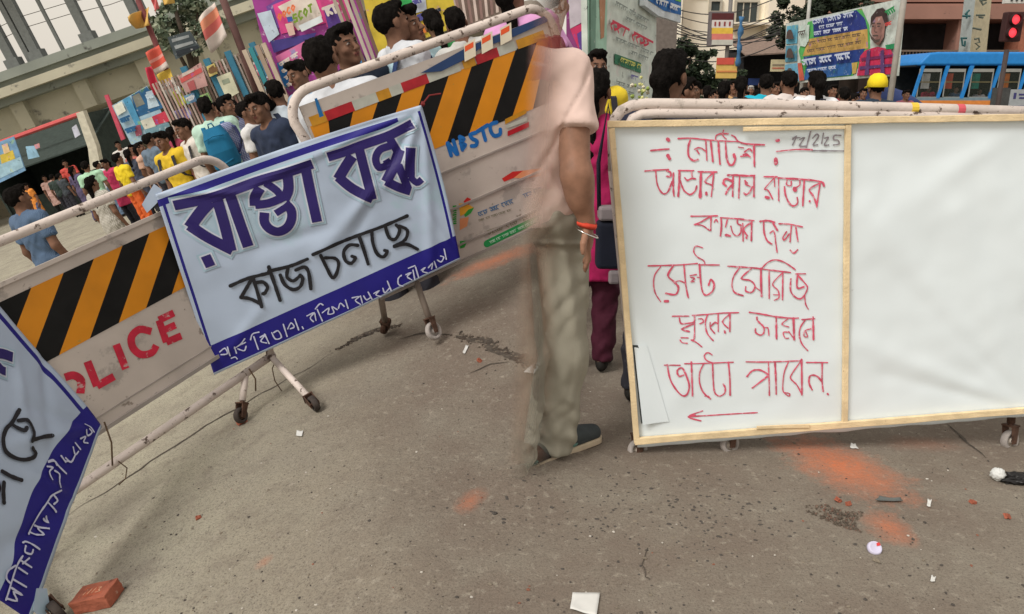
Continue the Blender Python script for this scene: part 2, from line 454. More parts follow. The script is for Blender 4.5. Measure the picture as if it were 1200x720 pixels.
    top = smin(tq, union(slv, .02), .03)-fold
    top = smax(top, hem-P[..., 2], .006)
    neckcut = ell(P, (0, -.035, 1.475), (.070, .075, .075)); top = smax(top, -neckcut, .01)
    mt = to_mesh('shirt' if not fem else 'kurta', top, G, cmat(150, 150, 150))
    legs = union([union([cone(P, hp[i], kn[i], .105, .080), cone(P, kn[i], an[i], .080, .066)], .03) for i in (0, 1)]+[ell(P, (0, .01, .93), (.178, .125, .12))], .03)-fold*1.4
    legs = smax(legs, np.maximum(.075-P[..., 2], P[..., 2]-1.0), .006)
    ml = to_mesh('trousers', legs, G, cmat(60, 60, 70))
    c = np.array(hc)
    hn = np.sin(P[..., 0]*190+nz(P, 40)*3)*.003+nz(P, 55, 4.)*.006
    cap = ell(P, tuple(c+np.array((0, .016, .034))), (.081, .099, .093))-hn
    nrm = np.array((0, -.62, -.78)) if not fem else np.array((0, -.80, -.60)); p0 = c+np.array((0, -.074, .052))
    cut = ((P-p0.astype(np.float32)) @ nrm.astype(np.float32))
    hair = smax(cap, cut, .012)
    hair = smin(hair, smax(ell(P, tuple(c+np.array((0, -.055, .098))), (.062, .045, .03))-hn, cut-.012, .01), .02)
    ear = ell(P, tuple(c+np.array((0, -.012, -.02))), (.12, .036, .045)); hair = smax(hair, -ear, .01)
    if fem:
        hair = union([hair, ell(P, tuple(c+np.array((0, .118, -.01))), (.052, .045, .05))-hn, cone(P, tuple(c+np.array((0, .10, -.03))), tuple(c+np.array((0, .115, -.36))), .04, .022)-hn], .02)
    mh = to_mesh('hair', hair, G, HAIR)
    return mb, mt, ml, mh, mt.name
HAIR = mat('hair', (.0085, .0072, .0065), .9, .4, 60, bump=.6, bscale=160, spec=.04)
ARCH = {'man': archetype('male'), 'walker': archetype('male', walk=.8), 'holding': archetype('male', arms=1.0), 'woman': archetype('female'), 'strolling': archetype('female', walk=.6)}
def slotmat(o, m):
    o.material_slots[0].link = 'OBJECT'; o.material_slots[0].material = m
def backpack(col, strap_only=False, side=0):
    """rucksack on the back (+Y) with two straps over the shoulders"""
    b = MB()
    if not strap_only:
        pr = []
        for z, w, dpt in ((.96, .12, .06), (1.0, .15, .11), (1.15, .155, .13), (1.30, .14, .11), (1.40, .10, .06)):
            pr.append([(w*math.cos(a)*(abs(math.cos(a))**-.35 if abs(math.cos(a)) > .01 else 1), .175+dpt*math.sin(a)*(abs(math.sin(a))**-.35 if abs(math.sin(a)) > .01 else 1), z) for a in np.linspace(0, 2*math.pi, 17)[:-1]])
        for i in range(len(pr)-1):
            vs = pr[i]+pr[i+1]; b.add(vs, [(k, (k+1) % 16, 16+(k+1) % 16, 16+k) for k in range(16)])
        b.add(pr[0], [tuple(range(16))[::-1]]); b.add(pr[-1], [tuple(range(16))])
        b.tube([(-.10, .30, 1.05), (0, .325, 1.03), (.10, .30, 1.05)], .012, 6); b.tube([(-.11, .29, 1.30), (0, .31, 1.32), (.11, .29, 1.30)], .006, 6)
        b.tube([(-.03, .19, 1.40), (-.02, .2, 1.44), (.02, .2, 1.44), (.03, .19, 1.40)], .008, 6)
    for s in ((-1, 1) if not side else (side, )):
        pts = [(s*.10, .15, 1.02), (s*.15, .06, 1.06), (s*.155, -.06, 1.12), (s*.135, -.13, 1.24), (s*.12, -.10, 1.37), (s*.115, .0, 1.445), (s*.11, .09, 1.40), (s*.10, .15, 1.30)]
        for i in range(len(pts)-1):
            p, q = Vector(pts[i]), Vector(pts[i+1])
            b.hexa([p+Vector((-.024, 0, 0)), p+Vector((.024, 0, 0)), p+Vector((.024, .0, .012)), p+Vector((-.024, .0, .012))], [q+Vector((-.024, 0, 0)), q+Vector((.024, 0, 0)), q+Vector((.024, 0, .012)), q+Vector((-.024, 0, .012))])
    return b
PACKMESH = {}; PR = random.Random(11)
def person(fr, px, py_top, hpx, ang, kind, top, bottom, label, group, pack=None, strap=None, hair=None, scale=None, roll=0, cap=None, dup=None, zfix=None):
    """stand a person so that the top of the head falls on a photo point, hpx = head height in photo pixels"""
    sc = scale or 1.0
    for _ in range(6):
        d = F*.235*sc/hpx; p = at_y(fr, px, py_top, d)
        g = 0.0 if fr == 'L' else max(0, ground_z(p[0], p[1]))
        if scale is None: sc = min(1.10, max(.66, (p[2]-g)/1.70))
    w = FRAME[fr] @ Vector((p[0], p[1], 0)); base = Vector((w.x, w.y, ground_z(w.x, w.y)))
    if fr == 'L' and w.x > 0 and False: pass
    top_w = FRAME[fr] @ Vector(tuple(p))
    upv = (FRAME[fr].to_3x3() @ Vector((0, 0, 1)))
    foot = top_w-upv*1.70*sc
    M = Matrix.Translation(foot) @ FRAME[fr].to_3x3().to_4x4() @ Matrix.Rotation(rad(ang+PR.uniform(-12, 12)), 4, 'Z') @ Matrix.Diagonal((sc*PR.uniform(.9, 1.06), sc*PR.uniform(.94, 1.05), sc, 1))
    t = thing('person', label, 'person', M, group)
    if kind == 'man' and pack is None and PR.random() < .3: kind = 'holding'
    A = ARCH[kind]; parts = []
    for me, m in zip(A[:4], (None, top, bottom, hair)):
        o = bpy.data.objects.new(me.name.split('.')[0], me); COL.objects.link(o); o.parent = t
        if m is not None: slotmat(o, m)
    if pack is not None:
        if 'p' not in PACKMESH:
            PACKMESH['p'] = backpack(None); PACKMESH['s'] = [backpack(None, True, -1), backpack(None, True, 1)]
        if strap:
            for q in PACKMESH['s']: q.build('bag_strap', pack, t)
        else: PACKMESH['p'].build('backpack', pack, t, smooth=True)
    if cap is not None:
        b = MB(); b.lathe([(.0, .148), (.05, .142), (.088, .115), (.110, .06), (.114, .0), (.108, -.004)], 24, 0, Matrix.Translation((0, .004, 1.60)) @ Matrix.Diagonal((.92, 1.08, 1, 1)))
        b.hexa([(-.08, -.08, 1.602), (.08, -.08, 1.602), (.05, -.20, 1.585), (-.05, -.20, 1.585)], [(-.08, -.08, 1.612), (.08, -.08, 1.612), (.05, -.20, 1.592), (-.05, -.20, 1.592)])
        b.build('cap', cap, t, smooth=True)
    if dup is not None:                       # a long scarf over the shoulders
        b = MB(); n = 24; rows = []
        for i in range(n+1):
            a = math.pi*(i/n)-math.pi/2; f_ = .012*math.sin(i*2.7)
            x = .20*math.sin(a); y = -.13*math.cos(a)
            rows.append([(x*(1+k*.12)+f_, y-k*.02+f_, 1.44-.03*abs(math.sin(a))-k*.11) for k in range(5)])
        for i in range(n):
            for k in range(4): b.add([rows[i][k], rows[i+1][k], rows[i+1][k+1], rows[i][k+1]], [(0, 1, 2, 3)])
        o = b.build('scarf', dup, t, smooth=True); md = o.modifiers.new('solid', 'SOLIDIFY'); md.thickness = .008
    return t
# ------------------------------------------------------------------ the road
def ground_hit(px, py):
    r = CAM['R'] @ np.array([(px-600)/F, (360-py)/F, -1.0]); t = .3; dt = .02
    while t < 120:
        p = EYEV+r*t
        if p[2] < ground_z(p[0], p[1]): break
        t += dt; dt *= 1.01
    lo, hi = t-dt, t
    for _ in range(20):
        m = (lo+hi)/2; p = EYEV+r*m
        if p[2] < ground_z(p[0], p[1]): hi = m
        else: lo = m
    p = EYEV+r*hi; return Vector((p[0], p[1], ground_z(p[0], p[1])))
def road_mat():
    m = bpy.data.materials.new('road'); m.use_nodes = True; nt = m.node_tree; N = nt.nodes; L = nt.links; b = N['Principled BSDF']
    b.inputs['Roughness'].default_value = .93; b.inputs['Specular IOR Level'].default_value = .2
    g = N.new('ShaderNodeNewGeometry'); pos = g.outputs['Position']
    def noi(scale, det=6, rough=.6):
        n = N.new('ShaderNodeTexNoise'); n.inputs['Scale'].default_value = scale; n.inputs['Detail'].default_value = det; n.inputs['Roughness'].default_value = rough
        L.new(pos, n.inputs['Vector']); return n.outputs['Fac']
    def rng(s, a, bb, c=0., d=1.):
        r = N.new('ShaderNodeMapRange'); r.inputs[1].default_value = a; r.inputs[2].default_value = bb; r.inputs[3].default_value = c; r.inputs[4].default_value = d; L.new(s, r.inputs[0]); return r.outputs[0]
    def mixc(f, a, c):
        x = N.new('ShaderNodeMix'); x.data_type = 'RGBA'
        if isinstance(f, float): x.inputs[0].default_value = f
        else: L.new(f, x.inputs[0])
        for i, v in ((6, a), (7, c)):
            if isinstance(v, tuple): x.inputs[i].default_value = (*v, 1)
            else: L.new(v, x.inputs[i])
        return x.outputs[2]
    def mth(op, a, c):
        x = N.new('ShaderNodeMath'); x.operation = op
        for i, v in ((0, a), (1, c)):
            if isinstance(v, (int, float)): x.inputs[i].default_value = v
            else: L.new(v, x.inputs[i])
        return x.outputs[0]
    sx = N.new('ShaderNodeSeparateXYZ'); L.new(pos, sx.inputs[0])
    # pale concrete apron left, browner asphalt right, worn join; contrast partly light put into colour
    edge = mth('ADD', mth('ADD', sx.outputs[0], mth('MULTIPLY', sx.outputs[1], .16)), mth('MULTIPLY', noi(1.6, 8), .9))
    c = mixc(rng(edge, -.6, .6), (.365, .342, .262), (.190, .155, .124))
    c = mixc(mth('MULTIPLY', rng(noi(2.2, 8), .42, .68), .8), c, (.250, .226, .182))
    c = mixc(mth('MULTIPLY', rng(noi(7, 8, .7), .50, .75), .7), c, (.165, .135, .108))
    c = mixc(rng(noi(26, 6, .7), .55, .72), c, (.330, .296, .240))
    c = mixc(rng(noi(60, 4, .8), .58, .70), c, (.075, .062, .050))
    c = mixc(mth('MULTIPLY', rng(noi(130, 3, .8), .50, .62), .55), c, (.10, .084, .068))
    v = N.new('ShaderNodeTexVoronoi'); v.inputs['Scale'].default_value = 85; L.new(pos, v.inputs['Vector'])
    c = mixc(mth('MULTIPLY', rng(v.outputs['Distance'], .20, .10), rng(noi(9, 3), .5, .62)), c, (.07, .06, .052))
    v2 = N.new('ShaderNodeTexVoronoi'); v2.inputs['Scale'].default_value = 140; L.new(pos, v2.inputs['Vector'])
    c = mixc(mth('MULTIPLY', rng(v2.outputs['Distance'], .16, .08), rng(noi(14, 3), .55, .62)), c, (.36, .33, .28))
    # spilled orange powder
    for (x0_, y0_, x1_, y1_, ry, k) in ((915, 508, 1070, 592, .19, 1.0), (1020, 598, 1066, 642, .085, .75), (535, 605, 566, 572, .055, .5), (520, 330, 640, 300, .16, .75), (1030, 520, 1130, 520, .08, .2), (300, 668, 318, 650, .03, .35)):
        e0, e1 = ground_hit(x0_, y0_), ground_hit(x1_, y1_); p = (e0+e1)/2; rx = (e1-e0).length/2; rot = math.atan2(e1.y-e0.y, e1.x-e0.x)
        mp = N.new('ShaderNodeMapping'); mp.vector_type = 'TEXTURE'; mp.inputs['Location'].default_value = p; mp.inputs['Rotation'].default_value = (0, 0, rot); mp.inputs['Scale'].default_value = (rx, ry, 1)
        L.new(pos, mp.inputs['Vector']); s2 = N.new('ShaderNodeSeparateXYZ'); L.new(mp.outputs[0], s2.inputs[0])
        dd = mth('SQRT', mth('ADD', mth('MULTIPLY', s2.outputs[0], s2.outputs[0]), mth('MULTIPLY', s2.outputs[1], s2.outputs[1])), 0)
        f = mth('MULTIPLY', rng(mth('ADD', dd, mth('MULTIPLY', noi(11, 9, .8), 2.0)), 2.1, 1.0), k)
        f = mth('MULTIPLY', f, rng(noi(70, 6, .85), .38, .58, .5, 1))
        c = mixc(f, c, (.56, .17, .075))
    L.new(c, b.inputs['Base Color'])
    bp = N.new('ShaderNodeBump'); bp.inputs['Strength'].default_value = .55; bp.inputs['Distance'].default_value = .012
    L.new(mth('ADD', noi(48, 6, .75), mth('MULTIPLY', noi(6, 4), .9)), bp.inputs['Height']); L.new(bp.outputs[0], b.inputs['Normal'])
    return m
xs = np.unique(np.concatenate([np.arange(-4, 4, .09), np.linspace(-14, -4, 40), np.linspace(4, 14, 30), np.linspace(-500, -14, 40), np.linspace(14, 500, 40)]))
ys = np.unique(np.concatenate([np.arange(.2, 7, .09), np.linspace(-60, .2, 25), np.linspace(7, 40, 90), np.linspace(40, 900, 60)]))
g = MB(); nx, ny = len(xs), len(ys)
for y in ys:
    for x in xs: g.v.append((x, y, ground_z(x, y)))
for j in range(ny-1):
    for i in range(nx-1): g.f.append((j*nx+i, j*nx+i+1, (j+1)*nx+i+1, (j+1)*nx+i)); g.m.append(0)
tag(g.build('road', road_mat(), smooth=True), kind='structure')
dirt = mat('crack_dirt', (.075, .062, .050), .95, .4, 30, bump=.5)
def crack(path, w, name='road_crack', m=dirt, rag=.6, lift=.003):
    P = []
    for i in range(len(path)-1):
        n = max(2, int(math.dist(path[i], path[i+1])/4))
        for k in range(n): P.append(ground_hit(path[i][0]+(path[i+1][0]-path[i][0])*k/n, path[i][1]+(path[i+1][1]-path[i][1])*k/n))
    b = MB(); vs = []
    for i, p in enumerate(P):
        q = P[min(i+1, len(P)-1)]-P[max(0, i-1)]; s = Vector((-q.y, q.x, 0)).normalized()
        e = min(1, .15+3*min(i, len(P)-1-i)/len(P)); o = (noise.noise(p*7))*.03
        for k in (-1, 1):
            h = w*e*(1+rag*noise.noise(p*14+Vector((k*9, 3, 0)))+rag*random.uniform(-.5, .5))
            v = p+s*(k*max(.0015, h)+o); vs.append((v.x, v.y, ground_z(v.x, v.y)+lift))
    b.add(vs, [(2*i, 2*i+2, 2*i+3, 2*i+1) for i in range(len(P)-1)])
    if w > .02:
        for p in P:
            for _ in range(9):
                q = p+Vector((random.gauss(0, w*.55), random.gauss(0, w*.55), 0)); r = random.uniform(.002, .009)
                b.ball((q.x, q.y, ground_z(q.x, q.y)+r*.3), (r*1.3, r, r*.8), random.choice((0, 1, 1, 2)), 6, 4, .3)
        m = [m, mat('rubble_brown', (.075, .058, .046), .95), mat('rubble_tan', (.17, .14, .11), .95)]
    return tag(b.build(name, m), kind='structure')
crack([(78, 606), (128, 574), (180, 540), (240, 500), (300, 466), (345, 440), (395, 412)], .007)
crack([(400, 408), (420, 396), (440, 388), (470, 382)], .028)
crack([(535, 393), (560, 400), (590, 412), (620, 426), (650, 440)], .030)
crack([(470, 396), (500, 390), (535, 392)], .008)
crack([(1112, 498), (1130, 515), (1152, 540)], .006)
crack([(765, 645), (749, 662), (753, 678), (764, 683)], .002)
crack([(550, 436), (575, 428), (600, 424)], .005)
# loose grit over the road
peb = MB()
for i in range(1000):
    px, py = random.uniform(60, 1240), 380+345*random.random()**.8
    if px < 330 and py < 640-px*.6: continue
    p = ground_hit(px, py); r = random.choice((.0018, .0022, .003, .004))*random.uniform(.7, 1.3)
    if random.random() < .03: r *= 2
    mi = random.choices((0, 1, 2, 3), (42, 46, 9, 3))[0]
    peb.ball((p.x, p.y, p.z+r*.3), (r*random.uniform(.8, 1.5), r*random.uniform(.8, 1.5), r*.7), mi, 6, 4, .25)
for i in range(420):
    px, py = random.gauss(760, 95), random.gauss(600, 30)
    if py < 535: continue
    p = ground_hit(px, py); r = random.choice((.003, .004, .0055))*random.uniform(.7, 1.2)
    peb.ball((p.x, p.y, p.z+r*.05), (r*random.uniform(.8, 1.7), r*random.uniform(.8, 1.4), r*.35), random.choice((0, 0, 1)), 6, 4, .3)
tag(peb.build('grit', [mat('grit_dark', (.075, .066, .058), .9), mat('grit_tan', (.20, .17, .13), .9), mat('grit_pale', (.5, .47, .42), .9), mat('grit_brick', (.24, .10, .065), .9)]), kind='stuff')

# ------------------------------------------------------------------ barricades
white_tube = mat('worn_white_paint', srgb((202, 190, 182)), .6, .16, 5, bump=.25, bscale=60, spots=[((.40, .35, .31), .62, 9), ((.10, .07, .055), .585, 26), ((.13, .09, .07), .63, 9)])
rust = mat('rusty_iron', (.085, .045, .030), .85, .4, 25, bump=.5, bscale=90)
rubber = mat('grey_rubber', (.33, .30, .28), .85, .3, 20, bump=.3)
darkrub = mat('dark_rubber', (.05, .04, .035), .8, .3, 20, bump=.3)
panel_w = mat('panel_white', srgb((186, 176, 168)), .6, .12, 4, spots=[((.36, .32, .29), .58, 6), ((.24, .20, .17), .63, 16), ((.12, .10, .09), .68, 45)])
amber = mat('amber_paint', srgb((206, 132, 22)), .5, .10, 6, spots=[((.40, .24, .04), .66, 30)])
black = mat('black_paint', (.009, .009, .009), .6, .3, 8, spots=[((.045, .04, .03), .70, 30)], spec=.15)
redtape = mat('red_tape', srgb((168, 34, 44)), .35, .15, 20)
ambertape = mat('amber_tape', srgb((186, 132, 34)), .35, .15, 20)
paletape = mat('pale_tape', srgb((176, 178, 168)), .35, .12, 20)
steel = mat('flange_grey', srgb((150, 142, 136)), .6, .15, 6)
string = mat('jute_string', (.10, .065, .04), .9, .3, 60)
def caster(parent, hub, axis, r=.042, fork_from=None, wm=rubber, ringm=None):
    """a swivel caster at a local point; wheel is a sub-part"""
    b = MB(); up = Vector(fork_from)-Vector(hub) if fork_from is not None else Vector((0, .1, 0)); up.normalize()
    ax = Vector(axis); ax = (ax-up*ax.dot(up)).normalized(); hub = Vector(hub); fw = ax.cross(up)
    for s in (-1, 1):
        q = hub+ax*s*.021; t = .0025
        lo = [q-fw*.012-up*.012-ax*t, q+fw*.012-up*.012-ax*t, q+fw*.012-up*.012+ax*t, q-fw*.012-up*.012+ax*t]
        c = q+up*(r+.020)
        hi = [c-fw*.02-ax*t, c+fw*.02-ax*t, c+fw*.02+ax*t, c-fw*.02+ax*t]; b.hexa(lo, hi)
    c = hub+up*(r+.022); b.hexa([c-fw*.022-ax*.026-up*.003, c+fw*.022-ax*.026-up*.003, c+fw*.022+ax*.026-up*.003, c-fw*.022+ax*.026-up*.003], [c-fw*.022-ax*.026+up*.004, c+fw*.022-ax*.026+up*.004, c+fw*.022+ax*.026+up*.004, c-fw*.022+ax*.026+up*.004])
    b.tube([hub-ax*.026, hub+ax*.026], .006, 8); b.tube([c, c+up*.04], .011, 8)
    o = recalc(b.build('caster', rust, parent))
    w = MB(); M = Matrix.Translation(hub) @ ax.to_track_quat('Z', 'Y').to_matrix().to_4x4()
    w.lathe([(r*.62, -.013), (r*.9, -.015), (r, -.009), (r, .009), (r*.9, .015), (r*.62, .013)], 24, 0, M, closed=True)
    w.lathe([(.001, -.006), (r*.2, -.013), (r*.24, -.013), (r*.28, -.005), (r*.66, -.004), (r*.66, .004), (r*.28, .005), (r*.24, .013), (r*.2, .013), (.001, .006)], 24, 1, M)
    w.build('wheel', [wm, ringm or rust], o, smooth=True); return o
def legs_part(parent, pl, frm, to, r=.017, m=white_tube):
    b = MB(); b.tube([frm, to], r, 10); return b.build('leg', m, parent, smooth=True)

A = at_z('L', 75, 583, .2); B = at_z('L', 280, 443, .2)
p1 = Plane('L', (A[0], A[1], 0), (B[0]-A[0], B[1]-A[1], 0))
b1 = thing('barricade', 'barricade with black and amber stripes and red POLICE lettering behind the left banners', 'barricade', p1.M, 'striped road barricades')
ue = p1.uv(259, 193)[0]; U0 = -.62; HT = 1.25
def frame_tubes(parent, u0, u1, zt, zb, r=.021, mids=(), sh0=0.0, sh1=0.0, nb=0.0):
    b = MB(); rc = .13
    arc = lambda cx, cz, a0, a1: [(cx+rc*math.cos(rad(a)), cz+rc*math.sin(rad(a)), 0) for a in np.linspace(a0, a1, 7)]
    b.tube([(u0+sh0, zb, 0)]+[(u0, zt-rc, 0)]+arc(u0+rc, zt-rc, 180, 90)[1:-1]+[(u0+rc, zt, 0), (u1-rc, zt, 0)]+arc(u1-rc, zt-rc, 90, 0)[1:-1]+[(u1, zt-rc, 0), (u1+sh1, zb, 0)], r, 12)
    b.tube([(u0+sh0-.02, zb, nb), (u1+sh1+.02, zb, nb)], r, 12)
    for u in mids: b.tube([(u, zb+.02, -.012), (u, zt-.02, -.012)], .012, 8)
    return b.build('tube_frame', white_tube, parent, smooth=True)
ub = p1.uv(318, 419)[0]
frame_tubes(b1, U0, ue+.02, HT, .2, mids=(U0+.5, ), sh1=ub-ue-.02)
pn = MB(); ztop = p1.uv(90, 298)[1]+.01; zbot = p1.uv(130, 488)[1]; zs = p1.uv(120, 298)[1]; zl = p1.uv(140, 376)[1]
ztop = (p1.uv(0, 333)[1]+p1.uv(178, 259)[1])/2; zs = (p1.uv(2, 354)[1]+p1.uv(165, 277)[1])/2; zl = (p1.uv(68, 420)[1]+p1.uv(172, 357)[1])/2; zbot = (p1.uv(130, 505)[1]+p1.uv(236, 418)[1])/2
pn.box((U0+.02, zbot, -.014), (ue, ztop, .008), 0)
pn.box((U0+.02, ztop-.002, .006), (ue, ztop+.016, .024), 0)           # folded top flange
pn.box((U0+.02, zbot-.016, .006), (ue, zbot+.002, .022), 3)
pn.box((U0+.02, zbot+.05, .0081), (ue, zbot+.056, .012), 3)
zst = 0.0095
bt = [p1.uv(*q)[0] for q in ((71, 316), (107, 300), (140, 285), (172, 270))]; bb = [p1.uv(*q)[0] for q in ((42, 425), (68, 420), (104, 399), (140, 377))]
st = (bt[3]-bt[0])/3; sl = np.mean([bb[i]-bt[i] for i in (1, 2, 3)])
k = -12
while bt[0]+st*k < ue:
    a, c = bt[0]+st*k, bt[0]+st*(k+1)
    lo, hi = U0+.02, ue
    q = [(a, zs), (c, zs), (c+sl, zl), (a+sl, zl)]
    q = [(min(hi, max(lo, x)), y) for x, y in q]
    if q[1][0]-q[3][0] > .02: pn.poly(q, zst, 2 if k % 2 == 0 else 1)
    k += 1
pn.build('striped_panel', [panel_w, amber, black, steel], b1)
red_letter = mat('red_stencil_paint', srgb((188, 38, 62)), .6, .25, 14, spots=[(srgb((186, 150, 148)), .60, 30)])
def lettering(parent, pl, items, m, z, w, surf=None, cap='round', sub=.02, grow=0, name='lettering', off=0.0, wob=0.0, label=None):
    b = MB(); ms = m if isinstance(m, list) else [m]
    for it in items:
        pts, ww, mi = (it if isinstance(it, tuple) else (it, w, 0))
        b.stroke([pl.uv(x, y, off) for x, y in pts], ww, z, mi, cap, surf, sub, grow, wob)
    return b.build(name, ms, parent, label=label)
z7 = lambda p: Z(0, 360, 4, p)
pol = [z7([(-20, 380), (10, 330), (60, 350), (60, 440), (10, 470), (-20, 380)]),
       z7([(300, 330), (340, 320), (375, 345), (372, 405)]),   # part of the O beyond the banner edge
       z7([(405, 255), (450, 370)]), z7([(450, 370), (530, 325)]), z7([(540, 175), (585, 290)]),
       z7([(705, 115), (650, 105), (612, 140), (618, 190), (655, 222), (705, 215), (728, 180)]),
       z7([(740, 62), (775, 165)]), z7([(740, 62), (810, 28)]), z7([(757, 112), (818, 84)]), z7([(775, 165), (845, 135)])]
lettering(b1, p1, pol, red_letter, .0097, .034, cap='flat')
lt = lambda pl, px, py, z, n=0: (lambda q: Vector(pl.loc(at_z(pl.fr, px, py, z))))(0)
w1 = lt(p1, 282, 487, .045); w2 = lt(p1, 368, 473, .045); w3 = lt(p1, 66, 716, .045)
f1 = Vector((*p1.uv(284, 432), 0)); f2 = Vector((*p1.uv(316, 420), .0))
f1 = Vector((p1.uv(287, 436)[0], .2, 0)); f2 = Vector((ub, .2, 0))
for w, f in ((w1, f1), (w2, f2), (w3, Vector((U0+.3, .2, .02)))):
    up = (f-w).normalized(); legs_part(b1, p1, f, w+up*.075); caster(b1, w, (.3, 0, 1) if w is w1 else (1, 0, .4), .040, f, darkrub)
# tie strings
q0 = Vector((*p1.uv(116, 494), .05)); q1 = Vector((*p1.uv(128, 545), .03))
b = MB(); b.tube([q0, (q0+q1)/2+Vector((.01, 0, .01)), q1], .004, 6); b.build('tie_string', string, b1, smooth=True); b = MB(); b.tube([Vector((*p1.uv(135, 540), .03)), Vector((*p1.uv(145, 548), .03)), Vector((*p1.uv(142, 560), .04)), Vector((*p1.uv(133, 567), .05))], .003, 6); b.build('tie_string', string, b1, smooth=True)
b = MB(); b.tube([Vector((*p1.uv(285, 432), .05)), Vector((*p1.uv(292, 444), .055)), Vector((*p1.uv(293, 458), .05))], .004, 6); b.build('tie_string', string, b1, smooth=True)
b = MB(); b.tube([Vector((*p1.uv(316, 424), .05)), Vector((*p1.uv(311, 432), .06)), Vector((*p1.uv(314, 446), .06)), Vector((*p1.uv(322, 458), .06))], .003, 6); b.build('tie_string', string, b1, smooth=True)

A = at_z('L', 540, 307, .3); B = at_z('L', 650, 256, .3)
p2 = Plane('L', (A[0], A[1], 0), (B[0]-A[0], B[1]-A[1], 0))
b2 = thing('barricade', 'barricade with reflective tape strips and blue hand painted NBSTC lettering, half hidden by the man', 'barricade', p2.M, 'striped road barricades')
u20 = p2.uv(352, 160)[0]; u21 = p2.uv(668, 100)[0]
frame_tubes(b2, u20, u21, 1.40, .40, .024, sh0=.16, nb=-.045)
pn = MB(); zt2 = 1.335; zb2 = .31
pn.box((u20+.05, zb2, -.016), (u21-.03, zt2, .006), 0)
zz = lambda *q: sum(p2.uv(*a)[1] for a in q)/len(q)
zA = zz((375, 146), (500, 95)); zB = zz((515, 170), (600, 140)); zC = zz((560, 232), (620, 203)); zD = zz((545, 282), (640, 240)); 
pn.box((u20+.05, zB-.135, .0058), (u21-.03, zB-.125, .014), 4)
pn.box((u20+.05, zC-.012, .0058), (u21-.03, zC, .016), 4); pn.box((u20+.05, zD-.010, .0058), (u21-.03, zD, .014), 4)
pn.box((u20+.05, zb2-.012, .004), (u21-.03, zb2+.002, .020), 4)
P2 = lambda l: p2.uvs(l)
# slanting amber and black stripes
tops = [(375, 155), (411, 138), (440, 126), (468, 113), (494, 100)]
tp = [p2.uv(x, y)[0] for x, y in ((448, 122), (476, 109), (524, 78), (548, 82), (577, 68), (596, 58))]
u_a = p2.uv(523, 79)[0]; u_b = p2.uv(549, 74)[0]; u_c = p2.uv(577, 63)[0]; stp = (u_c-u_a)/2; slb = p2.uv(501, 150)[0]-u_a
slb = p2.uv(514, 165)[0]-p2.uv(548, 84)[0]
k = -14; lo, hi = u20+.06, u21-.04
while u_a+stp*k < hi+.3:
    a, c = u_a+stp*k, u_a+stp*(k+1)
    q = [(min(hi, max(lo, x)), y) for x, y in ((a, zA), (c, zA), (c+slb, zB), (a+slb, zB))]
    if q[1][0]-q[3][0] > .02: pn.poly(q, .0075, 2 if k % 2 else 1)
    k += 1
# row of reflective tape along the top of the stripes
x = u20+.065; cyc = [(5, .085), (3, .13), (6, .125)]; i = 0
hz = [(5, 367, 385), (3, 385, 417), (6, 417, 445), (5, 445, 460), (6, 460, 474), (3, 474, 504), (6, 504, 541), (5, 545, 559), (3, 560, 586), (6, 586, 606), (5, 608, 640)]
for mi, xa, xb in hz:
    ya = 152-(xa-367)*.372; yb = 152-(xb-367)*.372
    ua, ub = p2.uv(xa, ya)[0], p2.uv(xb, yb)[0]; pn.poly([(ua, zA-.005), (ub, zA-.005), (ub, zA+.042), (ua, zA+.042)], .009, mi)
pn.poly(P2([(593, 151), (617, 142), (617, 137), (592, 147)]), .009, 6); pn.poly(P2([(591, 146), (616, 133), (616, 128), (591, 140)]), .0092, 5); pn.poly(P2([(594, 160), (619, 149), (619, 143), (594, 154)]), .0092, 3)
pn.poly(P2([(368, 116), (371, 115), (379, 136), (374, 138)]), .009, 7)
pn.build('striped_panel', [panel_w, amber, black, redtape, steel, ambertape, paletape, cmat(34, 104, 160)], b2)
blue_p = mat('blue_brush_paint', srgb((22, 98, 170)), .6, .2, 20)
z8 = lambda p: Z(510, 120, 8, p)
lettering(b2, p2, [z8([(110, 385), (145, 500)]), z8([(115, 385), (195, 485)]), z8([(165, 360), (205, 485)]), z8([(225, 325), (250, 445)]), z8([(225, 325), (262, 345), (235, 385), (275, 400), (250, 440)]),
    z8([(375, 285), (325, 305), (340, 340), (385, 365), (375, 405), (335, 410)]), z8([(390, 275), (485, 215)]), z8([(435, 245), (465, 355)]), z8([(570, 190), (515, 210), (515, 270), (550, 315), (600, 300), (605, 255)])], blue_p, .0078, .021)
# stickers: party style leaf mark, a line of blue and grey print, a green pill
z9 = lambda p: Z(520, 200, 8, p)
sk = MB()
sk.poly(P2(z9([(180, 290), (215, 250), (250, 265), (235, 320), (195, 310)])), .0076, 0)
sk.poly(P2(z9([(135, 310), (185, 305), (240, 325), (275, 345), (200, 400), (150, 430)])), .0076, 1)
sk.poly(P2(z9([(185, 415), (225, 365), (280, 345), (250, 400), (200, 435)])), .0077, 2)
sk.poly(P2(z9([(145, 450), (230, 435), (215, 520), (145, 560)])), .0076, 3)
for t in range(9): sk.poly(P2(z9([(78+t % 2*16, 330+t*20), (112, 325+t*20), (118, 338+t*20), (80, 345+t*20)])), .0076, 2)
sk.poly(P2(z9([(540, 75), (640, 10), (740, 0), (650, 70), (560, 105)])), .0076, 0)
sk.poly(P2(z9([(650, 70), (740, 0), (960, -30), (1000, 0), (900, 50), (770, 75)])), .00765, 3)
sk.stroke(p2.uvs(z9([(400, 685), (960, 410)])), .040, .0077, 4)
sk.poly(P2(z9([(145, 660), (220, 655), (190, 720), (150, 730)])), .0076, 2)
